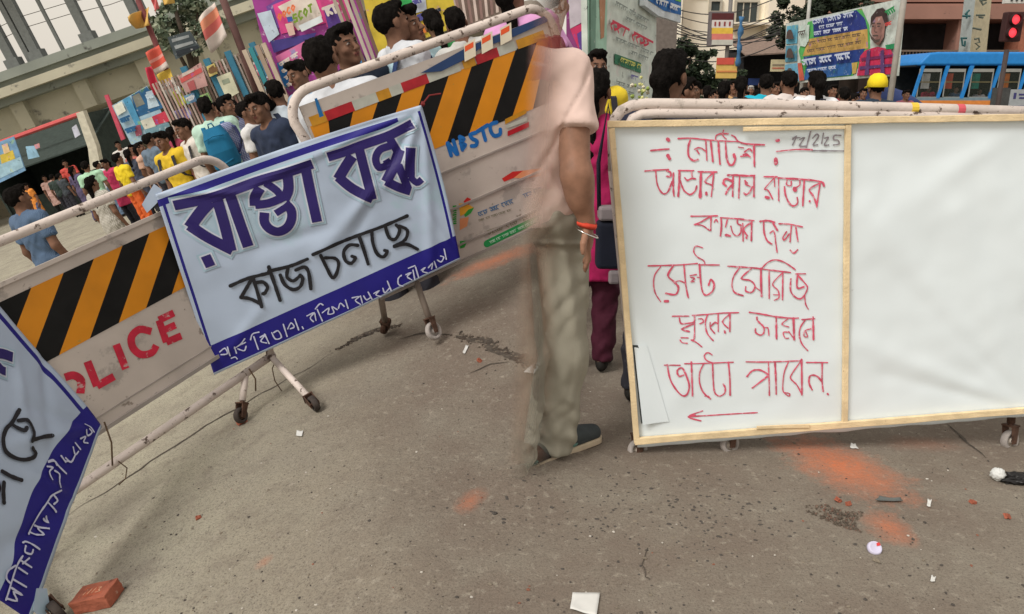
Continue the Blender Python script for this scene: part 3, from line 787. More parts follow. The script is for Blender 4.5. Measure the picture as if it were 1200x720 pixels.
scribble(sk, p2, z9([(315, 395)])[0], z9([(660, 258)])[0], 4.6, .0045, .0079, 5, 3); scribble(sk, p2, z9([(735, 225)])[0], z9([(975, 125)])[0], 4.2, .0040, .0079, 5, 4)
scribble(sk, p2, z9([(320, 460)])[0], z9([(650, 350)])[0], 2.2, .0022, .0079, 6, 5)
scribble(sk, p2, z9([(400, 565)])[0], z9([(960, 345)])[0], 5.4, .004, .0079, 6, 6)
scribble(sk, p2, z9([(420, 665)])[0], z9([(940, 415)])[0], 2.6, .003, .0081, 7, 7)
sk.build('stickers', [cmat(190, 40, 36), cmat(222, 160, 50), cmat(52, 150, 62), cmat(214, 140, 96), cmat(36, 140, 76), cmat(70, 110, 150), cmat(120, 116, 96), cmat(170, 205, 180)], b2)
cv = MB(); cv.poly(P2([(388, 140), (388, 118), (508, 66), (508, 90)]), .008, 0); cv.poly(P2([(509, 72), (546, 54), (546, 61), (511, 76)]), .008, 1)
w1 = lt(p2, 452, 382, .05); w2 = lt(p2, 508, 388, .045)
for w, f, ringm in ((w1, Vector((p2.uv(446, 345)[0], p2.uv(446, 345)[1], 0)), rust), (w2, Vector((p2.uv(486, 325)[0], p2.uv(486, 325)[1], .0)), rubber)):
    up = (f-w).normalized(); legs_part(b2, p2, f, w+up*.075, .017, mat('bare_grey_tube', (.22, .18, .15), .7, .2, 10)); caster(b2, w, (.5, 0, 1), .05, f, rubber if ringm is rubber else rust, ringm)
def R_(pl, px, py, n): return Vector((*pl.uv(px, py, n), n))
# navy plastic and taped papers hanging over the upper rail of the second barricade
M_ = p2.M
nv = MB(); nv.prism(P2([(492, 86), (548, 55), (640, 18), (640, 26), (600, 44), (560, 58), (548, 68), (516, 84)]), .010, .016)
tag(nv.build('plastic_sheet', cmat(36, 62, 104, .4), M=M_), 'strip of navy blue plastic tied under the top rail of the NBSTC barricade', 'plastic sheet')
for i, (x, y, lab) in enumerate(((544, 60, 'lowest'), (564, 51, 'middle'), (586, 41, 'uppermost'))):
    o = MB(); q = [(x-2, y-7), (x+11, y-14), (x+12, y+6), (x-1, y+13)]; o.prism(P2(q), .019, .021, 0); qa = [(x-1, y-5), (x+9, y-10.5), (x+9, y-4), (x-1, y+1.5)]; o.poly(P2(qa), .0216, 1)
    tag(o.build('paper_tag', [cmat(222, 212, 190), cmat(226, 92, 50)], M=M_), '%s of three cream orange banded paper tags stuck along the NBSTC barricade' % lab, 'paper tag', 'cream and orange paper tags')

# ------------------------------------------------------------------ banners
flex = mat('banner_flex', srgb((170, 185, 206)), .5, .06, 3, spots=[(srgb((164, 186, 202)), .55, 1.6)])
flexhalo = mat('banner_cyan_print', srgb((158, 184, 200)), .45, .06, 5)
flexline = mat('banner_white_print', srgb((194, 200, 214)), .45, .05, 5)
purple = mat('banner_purple_ink', srgb((42, 31, 98)), .45, .14, 5)
stripb = mat('banner_blue_strip', srgb((32, 28, 122)), .42, .12, 4)
inkb = mat('banner_black_ink', (.014, .014, .018), .45, .2, 8)
inkw = mat('banner_strip_white', srgb((190, 194, 218)), .5, .1, 10)
def folds(fl, amp=1.0):
    F_ = []
    for (a, b_, wd, h) in fl:
        a = np.array(a); b_ = np.array(b_); d = b_-a; l = np.linalg.norm(d); F_.append((a, d/l, l, wd, h*amp))
    def f(u, v):
        p = np.array((u, v)); o = .006*noise.noise(Vector((u*3.1, v*3.1, .3)))+.0022*noise.noise(Vector((u*11, v*11, 4)))
        for a, d, l, wd, h in F_:
            q = p-a; t = float(q @ d); s = float(q[0]*d[1]-q[1]*d[0]); tt = min(max(t, 0), l)
            w_ = wd*(.8+.8*tt/l); e = math.exp(-(s/w_)**2)*(1-.25*tt/l)*math.exp(-((t-tt)/(.06))**2); o += h*e*min(1, .25+2.2*tt/l)
        return o
    return f
def cloth(name, parent, corners, nu, tl, colour, surf, mats, bow=(0, 0, 0, 0), M=None, tw=None):
    """banner sheet between four plane corners TL TR BR BL; tl = row parameters; colour(s, t) -> material slot"""
    TL_, TR_, BR_, BL_ = [np.array(c) for c in corners]; b = MB(); sl = sorted(set(list(np.linspace(0, 1, nu))+[.012, .022, .978, .988]))
    for t0 in tl:
        for s in sl:
            t = tw(s, t0) if tw else t0
            l = TL_+(BL_-TL_)*t; r = TR_+(BR_-TR_)*t; p = l+(r-l)*s
            top = TR_-TL_; nn = np.array((-top[1], top[0]))/np.linalg.norm(top)
            p = p + nn*(bow[0]*(1-t)+bow[1]*t)*math.sin(math.pi*s) + np.array((1, 0))*(bow[2]*(1-s)+bow[3]*s)*math.sin(math.pi*t)
            b.v.append((p[0], p[1], surf(p[0], p[1])))
    n = len(sl)
    for j in range(len(tl)-1):
        for i in range(n-1): b.f.append((j*n+i, (j+1)*n+i, (j+1)*n+i+1, j*n+i+1)); b.m.append(colour((sl[i]+sl[i+1])/2, (tl[j]+tl[j+1])/2))
    o = b.build(name, mats, parent, smooth=True); return o
tl3 = np.array(at_y('L', 183, 228, 1.)); 
def on(pl, px, py, off):                     # 3-D frame point on a plane, off metres in front
    u, v = pl.uv(px, py, off); return pl.P+pl.u*u+pl.v*v+pl.n*off
a3 = on(p1, 183, 229, .07); c3 = on(p2, 493, 124, .17)
d3 = c3-a3; base = np.array((a3[0], a3[1], 0.0)); pb = Plane('L', base, (d3[0], d3[1], 0))
bn = thing('banner', 'white and blue cloth banner with large purple lettering tied between the two striped barricades', 'banner', pb.M, 'road closure banners')
cor = pb.uvs([(182, 228), (494, 123), (539.5, 304), (251, 439.5)])
c_ = lambda x, y: pb.uv(x, y)
sf1 = folds([(c_(494, 123), c_(470, 205), .018, .016), (c_(494, 123), c_(520, 230), .014, -.010), (c_(496, 130), c_(505, 300), .020, .014), (c_(490, 128), c_(300, 215), .014, .012), (c_(490, 130), c_(330, 175), .012, -.008),
             (c_(470, 190), c_(380, 290), .030, .016), (c_(480, 150), c_(420, 265), .018, -.011), (c_(183, 228), c_(300, 225), .014, .012), (c_(183, 230), c_(260, 300), .018, -.008), (c_(183, 230), c_(215, 350), .016, .008), (c_(380, 270), c_(300, 290), .03, -.010), (c_(252, 430), c_(300, 370), .02, .008), (c_(536, 300), c_(500, 250), .016, .010)])
rows = sorted(set(list(np.linspace(0, 1, 80))+[.03, .065, .84]))
def col1(s, t):
    if t > .84: return 1 if t < .985 else 0
    if .03 < t < .065 and s < .9: return 1
    if (.012 < s < .022 or .978 < s < .988) and t > .03: return 1
    return 0
sheet = cloth('sheet', bn, cor, 120, rows, col1, sf1, [flex, stripb], bow=(.012, -.005, 0, .012))
md = sheet.modifiers.new('thick', 'SOLIDIFY'); md.thickness = .002; md.offset = -1
za = lambda p: Z(180, 170, 1200/180, p); zb_ = lambda p: Z(360, 110, 1200/180, p)
big = [([(204, 241), (235, 234.5), (262, 227), (300, 213), (335, 202.5), (366, 192)], 11.5), ([(247, 236), (235, 249), (222, 267)], 13.5), ([(222, 264), (245, 279), (273, 293)], 13), ([(254, 231), (263, 262), (271, 294)], 12.5), ([(241, 299.5), (247, 312)], 11.5),
       ([(270, 229), (280, 258), (291, 289)], 12.5),
       ([(305, 220), (299, 231), (299, 241)], 12), ([(299, 240), (315, 238), (330, 232)], 10), ([(311, 214), (325, 224), (333, 236)], 9), ([(337, 206), (338, 222), (333, 234)], 12),
       ([(310, 249), (310, 260), (316, 268), (326, 271.5), (336, 267), (341.5, 257), (341, 246), (334, 238)], 11), ([(336, 242), (323, 250)], 8),
       ([(358, 197), (364, 226), (371.5, 260)], 12),
       ([(384, 184), (405, 177.5), (423, 170.5), (453, 160), (470, 152), (483, 145)], 11), ([(413, 183), (405, 195), (396, 210)], 12.5), ([(396, 207), (413, 221), (437, 233)], 12), ([(421, 176), (428, 203), (436, 234)], 11.5),
       ([(457, 171), (445, 175.5), (440, 186), (444, 196), (454, 193), (452, 187)], 9), ([(456, 162), (466, 178)], 10), ([(468, 175), (461, 195), (452, 213)], 12.5), ([(481, 173), (480, 190), (480, 208)], 12.5), ([(452, 212), (466, 219), (481, 224)], 11), ([(466, 193), (478, 221)], 10), ([(480, 207), (488, 214), (494, 210)], 8)]
pxm = np.linalg.norm(np.array(pb.uv(340, 240))-np.array(pb.uv(350, 240)))/10
def biglet(parent, pl, items, pxm, surf):
    for nm, gr, z, m in (('letter_halo', 4.4, .0030, flexhalo), ('letter_outline', 1.9, .0052, flexline), ('lettering', 0, .0074, purple)):
        b = MB()
        for pts, w in items: b.stroke(pl.uvs(pts), (w+gr*2 if gr else w)*pxm, z, 0, 'flat' if gr < 5 else 'round', surf, .012, gr*pxm*.9 if gr < 5 else 0)
        b.build(nm, m, parent)
biglet(bn, pb, big, pxm, sf1)
zc = lambda p: Z(240, 260, 1200/180, p); zd = lambda p: Z(360, 220, 1200/180, p)
small = [zc([(200, 500), (340, 440), (500, 400)]), zc([(500, 385), (680, 340), (800, 290)]), zc([(370, 440), (330, 510), (283, 590)]), zc([(283, 590), (350, 598), (425, 632)]), zc([(380, 445), (415, 560), (445, 660)]), zc([(395, 475), (455, 470), (490, 510), (470, 555), (455, 560)]), zc([(500, 350), (540, 470), (588, 612)]),
         zc([(590, 415), (625, 490), (690, 528), (745, 505), (765, 445), (745, 415)]), zc([(650, 360), (642, 430), (690, 460), (735, 428)]), zc([(712, 375), (780, 352), (812, 400), (828, 522)]),
         zd([(45, 520), (220, 440), (400, 372), (600, 298), (780, 220)]), zd([(105, 525), (150, 620), (195, 700), (228, 670), (245, 590), (215, 550), (140, 545)]), zd([(395, 450), (330, 448), (285, 500), (300, 570), (345, 588), (375, 550), (350, 535)]), zd([(405, 380), (440, 480), (475, 595)]),
         zd([(505, 345), (512, 430), (545, 515), (595, 540), (625, 500), (605, 490)]), zd([(610, 305), (640, 390), (690, 400), (722, 330), (695, 292)]), zd([(715, 300), (780, 330), (765, 405), (680, 455)]), zd([(680, 460), (770, 440), (860, 480)])]
for part in (small[:10], small[10:]):
    b = MB()
    for pts in part: b.stroke(pb.uvs(pts), 4.4*pxm, .0070, 0, 'round', sf1, .012, wob=.12)
    b.build('lettering', inkb, bn)
z5 = lambda p: Z(230, 340, 1200/180, p); z6 = lambda p: Z(390, 270, 1200/180, p)
strip = [z5(q) for q in ([(185, 480), (225, 450), (245, 490), (195, 500)], [(245, 440), (265, 510)], [(275, 530), (305, 520), (320, 535)], [(300, 440), (315, 490)], [(325, 455), (375, 470), (390, 435)], [(300, 450), (345, 420), (380, 375)], [(330, 430), (385, 405)],
    [(425, 385), (440, 340), (490, 325)], [(450, 360), (485, 460)], [(500, 365), (540, 345), (505, 395), (550, 410)], [(535, 340), (570, 415)], [(590, 330), (620, 380), (665, 365), (640, 315), (605, 330)], [(680, 265), (710, 360)], [(715, 300), (740, 255), (765, 285), (735, 300)], [(770, 225), (800, 310)], [(828, 285), (836, 300)],
    [(865, 200), (920, 175), (890, 215), (915, 245)], [(925, 180), (935, 235)], [(930, 145), (965, 105), (990, 115)], [(945, 150), (985, 240)], [(985, 175), (1035, 140), (1030, 185), (1075, 175), (1060, 130), (1100, 150)], [(1110, 140), (1125, 100), (1155, 125)], [(1165, 75), (1185, 140)])]
strip += [z6(q) for q in ([(150, 525), (205, 515), (175, 545), (215, 575)], [(215, 510), (230, 565)], [(240, 510), (262, 540), (290, 525)], [(275, 480), (305, 535)], [(320, 490), (360, 470), (335, 500), (375, 515)], [(390, 450), (405, 485), (440, 450)], [(425, 395), (455, 470)],
    [(535, 350), (510, 375), (512, 420), (548, 435)], [(570, 345), (610, 330), (580, 360), (615, 385)], [(590, 295), (640, 275)], [(625, 310), (640, 385)], [(645, 285), (670, 370)], [(690, 310), (720, 290), (700, 320), (735, 330)], [(745, 290), (775, 255), (770, 300)], [(790, 240), (808, 290)], [(815, 230), (845, 245), (865, 210), (840, 200)], [(868, 145), (885, 225)])]
for part in (strip[:7], strip[7:17], strip[17:24], strip[24:31], strip[31:]):
    b = MB()
    for pts in part: b.stroke(pb.uvs(pts), 1.65*pxm, .0060, 0, 'round', sf1, .012, wob=.2)
    b.build('strip_lettering', inkw, bn)
b = MB(); k3 = pb.uv(495, 122); b.ball((k3[0], k3[1], .012), .012, 0, 8, 6, .2); b.tube([(k3[0], k3[1], .01), (*pb.uv(503, 112), .0), (*pb.uv(517, 110), -.01)], .004, 6); b.build('tie_knot', cmat(120, 40, 40), bn)
b = MB(); e0 = pb.uvs([(180, 216), (190, 223), (184, 238), (172, 250), (166, 240)]); b.prism(e0, -.01, -.004); b.build('tie_corner', flex, bn)

# second banner, hanging loose in the left foreground
q1 = on(p1, 119, 500, .05); q2 = at_z('L', 30, 726, .10); q3 = on(p1, -34, 318, .06)
pc = Plane('L', q2, q1-q2, q3-q2)
if pc.n @ (EYEV-pc.P) < 0: pc = Plane('L', q2, -(pc.u), pc.v)
bm2 = thing('banner', 'blue edged cloth banner hanging loose and slanted in the bottom left corner of the photo', 'banner', pc.M, 'road closure banners')
C2 = pc.uvs([(-330, 480), (-34, 318), (119, 500), (36, 728)])
d_ = lambda x, y: pc.uv(x, y)
sf2 = folds([(d_(115, 498), d_(60, 420), .02, .014), (d_(112, 500), d_(45, 480), .016, -.010), (d_(110, 500), d_(20, 520), .02, .012), (d_(50, 400), d_(60, 520), .022, -.012), (d_(80, 580), d_(40, 560), .02, .014), (d_(75, 600), d_(10, 640), .022, -.016), (d_(20, 420), d_(30, 520), .02, .010)])
def col2(s, t):
    if t > .86: return 1 if t < .985 else 0
    if .955 < s < .975 and t > .03: return 1
    return 0
rows2 = sorted(set(list(np.linspace(0, 1, 70))+[.86, .985]))
o = MB(); sl_ = None
sheet2 = cloth('sheet', bm2, C2, 90, rows2, col2, sf2, [flex, stripb], bow=(0, 0, 0, 0), tw=lambda s, t: t-.055*math.sin(math.pi*min(1, max(0, (s-.15)/.85)))*max(0, 1-abs(t-.86)/(.5 if t < .86 else .125)))
for p in sheet2.data.polygons: pass
md = sheet2.modifiers.new('thick', 'SOLIDIFY'); md.thickness = .002; md.offset = -1
pxm2 = np.linalg.norm(np.array(pc.uv(40, 480))-np.array(pc.uv(46, 488)))/10
ze = lambda p: Z(0, 380, 8, p); zf = lambda p: Z(0, 460, 8, p); zg = lambda p: Z(0, 540, 8, p); zh = lambda p: Z(0, 630, 8, p)
biglet(bm2, pc, [(ze([(-80, 270), (30, 285), (110, 315)]), 13), (ze([(-60, 360), (0, 430), (40, 450)]), 11)], pxm2, sf2)
S3 = (zf([(155, 175), (95, 290), (40, 350), (12, 450), (30, 550), (100, 610), (200, 640), (290, 620), (318, 580), (275, 535)]), zf([(110, 320), (190, 370), (215, 345)]), zf([(150, 275), (220, 275), (270, 330), (285, 395), (255, 475)]), zf([(262, 465), (370, 432), (475, 412)]),
            zg([(10, 105), (90, 150), (190, 188)]), zg([(25, 210), (20, 290), (25, 400)]), zg([(-60, 160), (-20, 260), (-60, 330)]))
for part in (S3[:4], S3[4:]):
    b = MB()
    for pts in part: b.stroke(pc.uvs(pts), 4.8*pxm2, .0070, 0, 'round', sf2, .012, wob=.12)
    b.build('lettering', inkb, bm2)
S2 = (zf([(795, 300), (830, 330), (870, 375)]), zf([(790, 360), (810, 410), (850, 380), (820, 350)]), zf([(740, 440), (790, 420), (770, 470), (810, 480)]), zf([(690, 480), (740, 540)]), zf([(670, 520), (690, 590), (720, 560)]), zf([(600, 620), (650, 660), (690, 590)]), zf([(560, 600), (600, 660)]),
            zf([(440, 650), (490, 640), (520, 690)]), zg([(440, 20), (500, 10), (540, 60), (610, 125)]), zg([(430, 60), (480, 70), (450, 110), (470, 185)]), zg([(500, 100), (545, 130), (548, 180), (540, 260)]), zg([(600, 10), (640, 15)]),
            zg([(550, 290), (480, 330), (440, 390), (360, 510), (290, 680)]), zg([(500, 330), (535, 375), (500, 410)]), zg([(440, 390), (530, 480)]), zg([(420, 540), (470, 570), (440, 520)]), zg([(340, 600), (470, 635), (380, 620), (410, 690), (350, 690)]), zg([(300, 660), (350, 690)]),
            zh([(225, 45), (260, 40), (360, 115)]), zh([(240, 80), (225, 140), (280, 160), (300, 120)]), zh([(200, 180), (150, 260), (100, 400), (40, 590)]), zh([(180, 220), (280, 285)]), zh([(200, 250), (260, 200)]), zh([(160, 290), (240, 345)]), zh([(130, 270), (60, 320), (45, 390), (80, 435)]), zh([(110, 400), (230, 470)]), zh([(90, 480), (190, 545), (110, 520), (140, 600), (50, 580)]))
for part in (S2[:7], S2[7:12], S2[12:18], S2[18:]):
    b = MB()
    for pts in part: b.stroke(pc.uvs(pts), 2.1*pxm2, .0060, 0, 'round', sf2, .012, wob=.2)
    b.build('strip_lettering', inkw, bm2)
b = MB(); b.prism(pc.uvs([(42, 690), (54, 690), (58, 716), (48, 724), (38, 716)]), .0, .004); b.build('torn_corner', flex, bm2)

# ------------------------------------------------------------------ notice board on its barricade
A = at_z('R', 745, 523, .035); B = at_z('R', 1205, 487, .15)
pd = Plane('R', (A[0], A[1], 0), (B[0]-A[0], B[1]-A[1], 0))
b3 = thing('barricade', 'white tube barricade on small wheels hidden behind the white notice board', 'barricade', pd.M)
e_ = lambda x, y: pd.uv(x, y)
fr = MB(); dn = -.10
def tub(pts, r, n=dn):
    fr.tube([Vector((*pd.uv(x, y, n), n)) for x, y in pts], r, 12)
tub([(719, 200), (718, 152), (721, 139), (728, 130), (740, 124), (757, 122), (900, 123), (1060, 127), (1262, 133)], .021)
tub([(735, 230), (735, 150), (741, 139), (752, 134), (770, 133), (900, 134), (1062, 136), (1262, 141)], .018, dn+.012)
tub([(1262, 133), (1262, 480)], .021); tub([(719, 200), (748, 500)], .021); tub([(748, 500), (1262, 470)], .021)
fr.build('tube_frame', white_tube, b3, smooth=True)
for x, c in ((1070, cmat(222, 190, 70)), (1124, cmat(206, 90, 100))):
    tapes = MB(); y = 127+(x-1060)*.03
    tapes.tube([Vector((*pd.uv(x-4, y, dn), dn)), Vector((*pd.uv(x+4, y, dn), dn))], .0225, 12); tapes.build('tape_wrap', c, b3)
for px, py, fx, fy, ax in ((1183, 516, 1187, 478, (1, 0, .35)), (855, 520, 855, 488, (.35, 0, 1)), (747, 527, 747, 490, (.3, 0, 1))):
    h = Vector((*pd.uv(px, py, -.035), -.035)); f = h+Vector((.004, .30, -.05)); up = (f-h).normalized()
    legs_part(b3, pd, f, h+up*.075, .016, rust if px == 1183 else white_tube); caster(b3, h, (.35, 0, 1) if px == 1183 else ax, .042, f, rubber, cmat(190, 180, 168))
nb = thing('notice_board', 'large white sheet notice board edged with bare wood strips and red handwriting', 'notice board', pd.M)
sfd = folds([(e_(1195, 478), e_(1010, 250), .05, .012), (e_(1200, 470), e_(1060, 330), .03, -.009), (e_(1198, 475), e_(1120, 250), .04, .010), (e_(1200, 476), e_(1000, 400), .03, .009), (e_(1195, 480), e_(1040, 440), .02, -.006), (e_(1190, 150), e_(1030, 260), .04, .010), (e_(1000, 160), e_(1100, 200), .05, -.006), (e_(760, 510), e_(850, 380), .05, .005), (e_(1150, 160), e_(1210, 330), .05, .012), (e_(1000, 300), e_(1150, 220), .06, .006)], .85)
sheetm = mat('white_sheet', srgb((224, 234, 238)), .5, .02, 3, spots=[(srgb((200, 208, 210)), .70, 9)])
woodm = mat('raw_wood', srgb((226, 204, 164)), .75, .16, 14, bump=.3, bscale=120, spots=[((.30, .19, .09), .66, 26), ((.14, .08, .04), .735, 40)])
bs = MB()
TLc, TRc, BRc, BLc = [np.array(e_(*q)) for q in ((712, 144), (1262, 133), (1262, 483), (747, 524))]
nu, nv_ = 130, 80
for j in range(nv_+1):
    t = j/nv_
    for i in range(nu+1):
        s = i/nu; p = (TLc+(TRc-TLc)*s)*(1-t)+(BLc+(BRc-BLc)*s)*t
        if j == nv_: p = p+np.array((0, .008*noise.noise(Vector((s*14, 0, 1)))))
        edge = min(1, 8*min(s, 1-s, t, 1-t)+.05)
        bs.v.append((p[0], p[1], .004+(sfd(p[0], p[1])-.004)*edge*.9))
for j in range(nv_):
    for i in range(nu): bs.f.append((j*(nu+1)+i, (j+1)*(nu+1)+i, (j+1)*(nu+1)+i+1, j*(nu+1)+i+1)); bs.m.append(0)
so = bs.build('sheet', sheetm, nb, smooth=True); md = so.modifiers.new('thick', 'SOLIDIFY'); md.thickness = .012; md.offset = -1
def wood(a, b, wpx0, wpx1, z=.010, th=.016, name='wood_strip'):
    """a sawn strip between two photo points, slightly uneven"""
    A_, B_ = np.array(e_(*a)), np.array(e_(*b)); d = B_-A_; L_ = np.linalg.norm(d); d /= L_; n = np.array((-d[1], d[0])); q = np.linalg.norm(np.array(e_(800, 300))-np.array(e_(800, 310)))/10
    m_ = MB(); N_ = max(4, int(L_/.06)); rows = []
    for i in range(N_+1):
        t = i/N_; c = A_+d*L_*t; w = (wpx0+(wpx1-wpx0)*t)*q/2; j = lambda k: .0018*noise.noise(Vector((t*L_*7, k*5.3, a[0]*.1)))
        rows.append([(*(c-n*(w+j(1))), z), (*(c+n*(w+j(2))), z), (*(c+n*(w+j(2))), z+th), (*(c-n*(w+j(1))), z+th)])
    for i in range(N_): m_.add(rows[i]+rows[i+1], [(k, (k+1) % 4, 4+(k+1) % 4, 4+k) for k in range(4)])
    m_.add(rows[0], [(3, 2, 1, 0)]); m_.add(rows[-1], [(0, 1, 2, 3)])
    return bevel(recalc(m_.build(name, woodm, nb)), .002, 2)
wood((711, 145.5), (1262, 136.5), 7, 7)
wood((716, 150), (745.5, 517), 6.5, 7, .009)
wood((743, 515), (1262, 474), 8.5, 7.5, .0095)
wood((991.5, 146), (988, 492), 6.5, 6.5, .0078, .014)
wood((868, 151), (986, 149), 4.5, 4, .0268, .005); wood((884, 497.5), (945, 496), 4, 5, .027, .005)
redm = mat('red_marker', srgb((208, 88, 112)), .6, .2, 30, spots=[(srgb((222, 162, 174)), .57, 50)])
greym = mat('grey_marker', srgb((140, 132, 140)), .6, .2, 30)
k1 = lambda p: Z(750, 150, 9.6, p); k2 = lambda p: Z(870, 150, 9.6, p); k3 = lambda p: Z(750, 220, 9.6, p); k4 = lambda p: Z(870, 220, 9.6, p)
k5 = lambda p: Z(750, 280, 9.6, p); k6 = lambda p: Z(860, 290, 9.6, p); k7 = lambda p: Z(760, 360, 9.6, p); k8 = lambda p: Z(860, 360, 9.6, p); k9 = lambda p: Z(760, 415, 9.6, p); k0 = lambda p: Z(860, 415, 9.6, p)
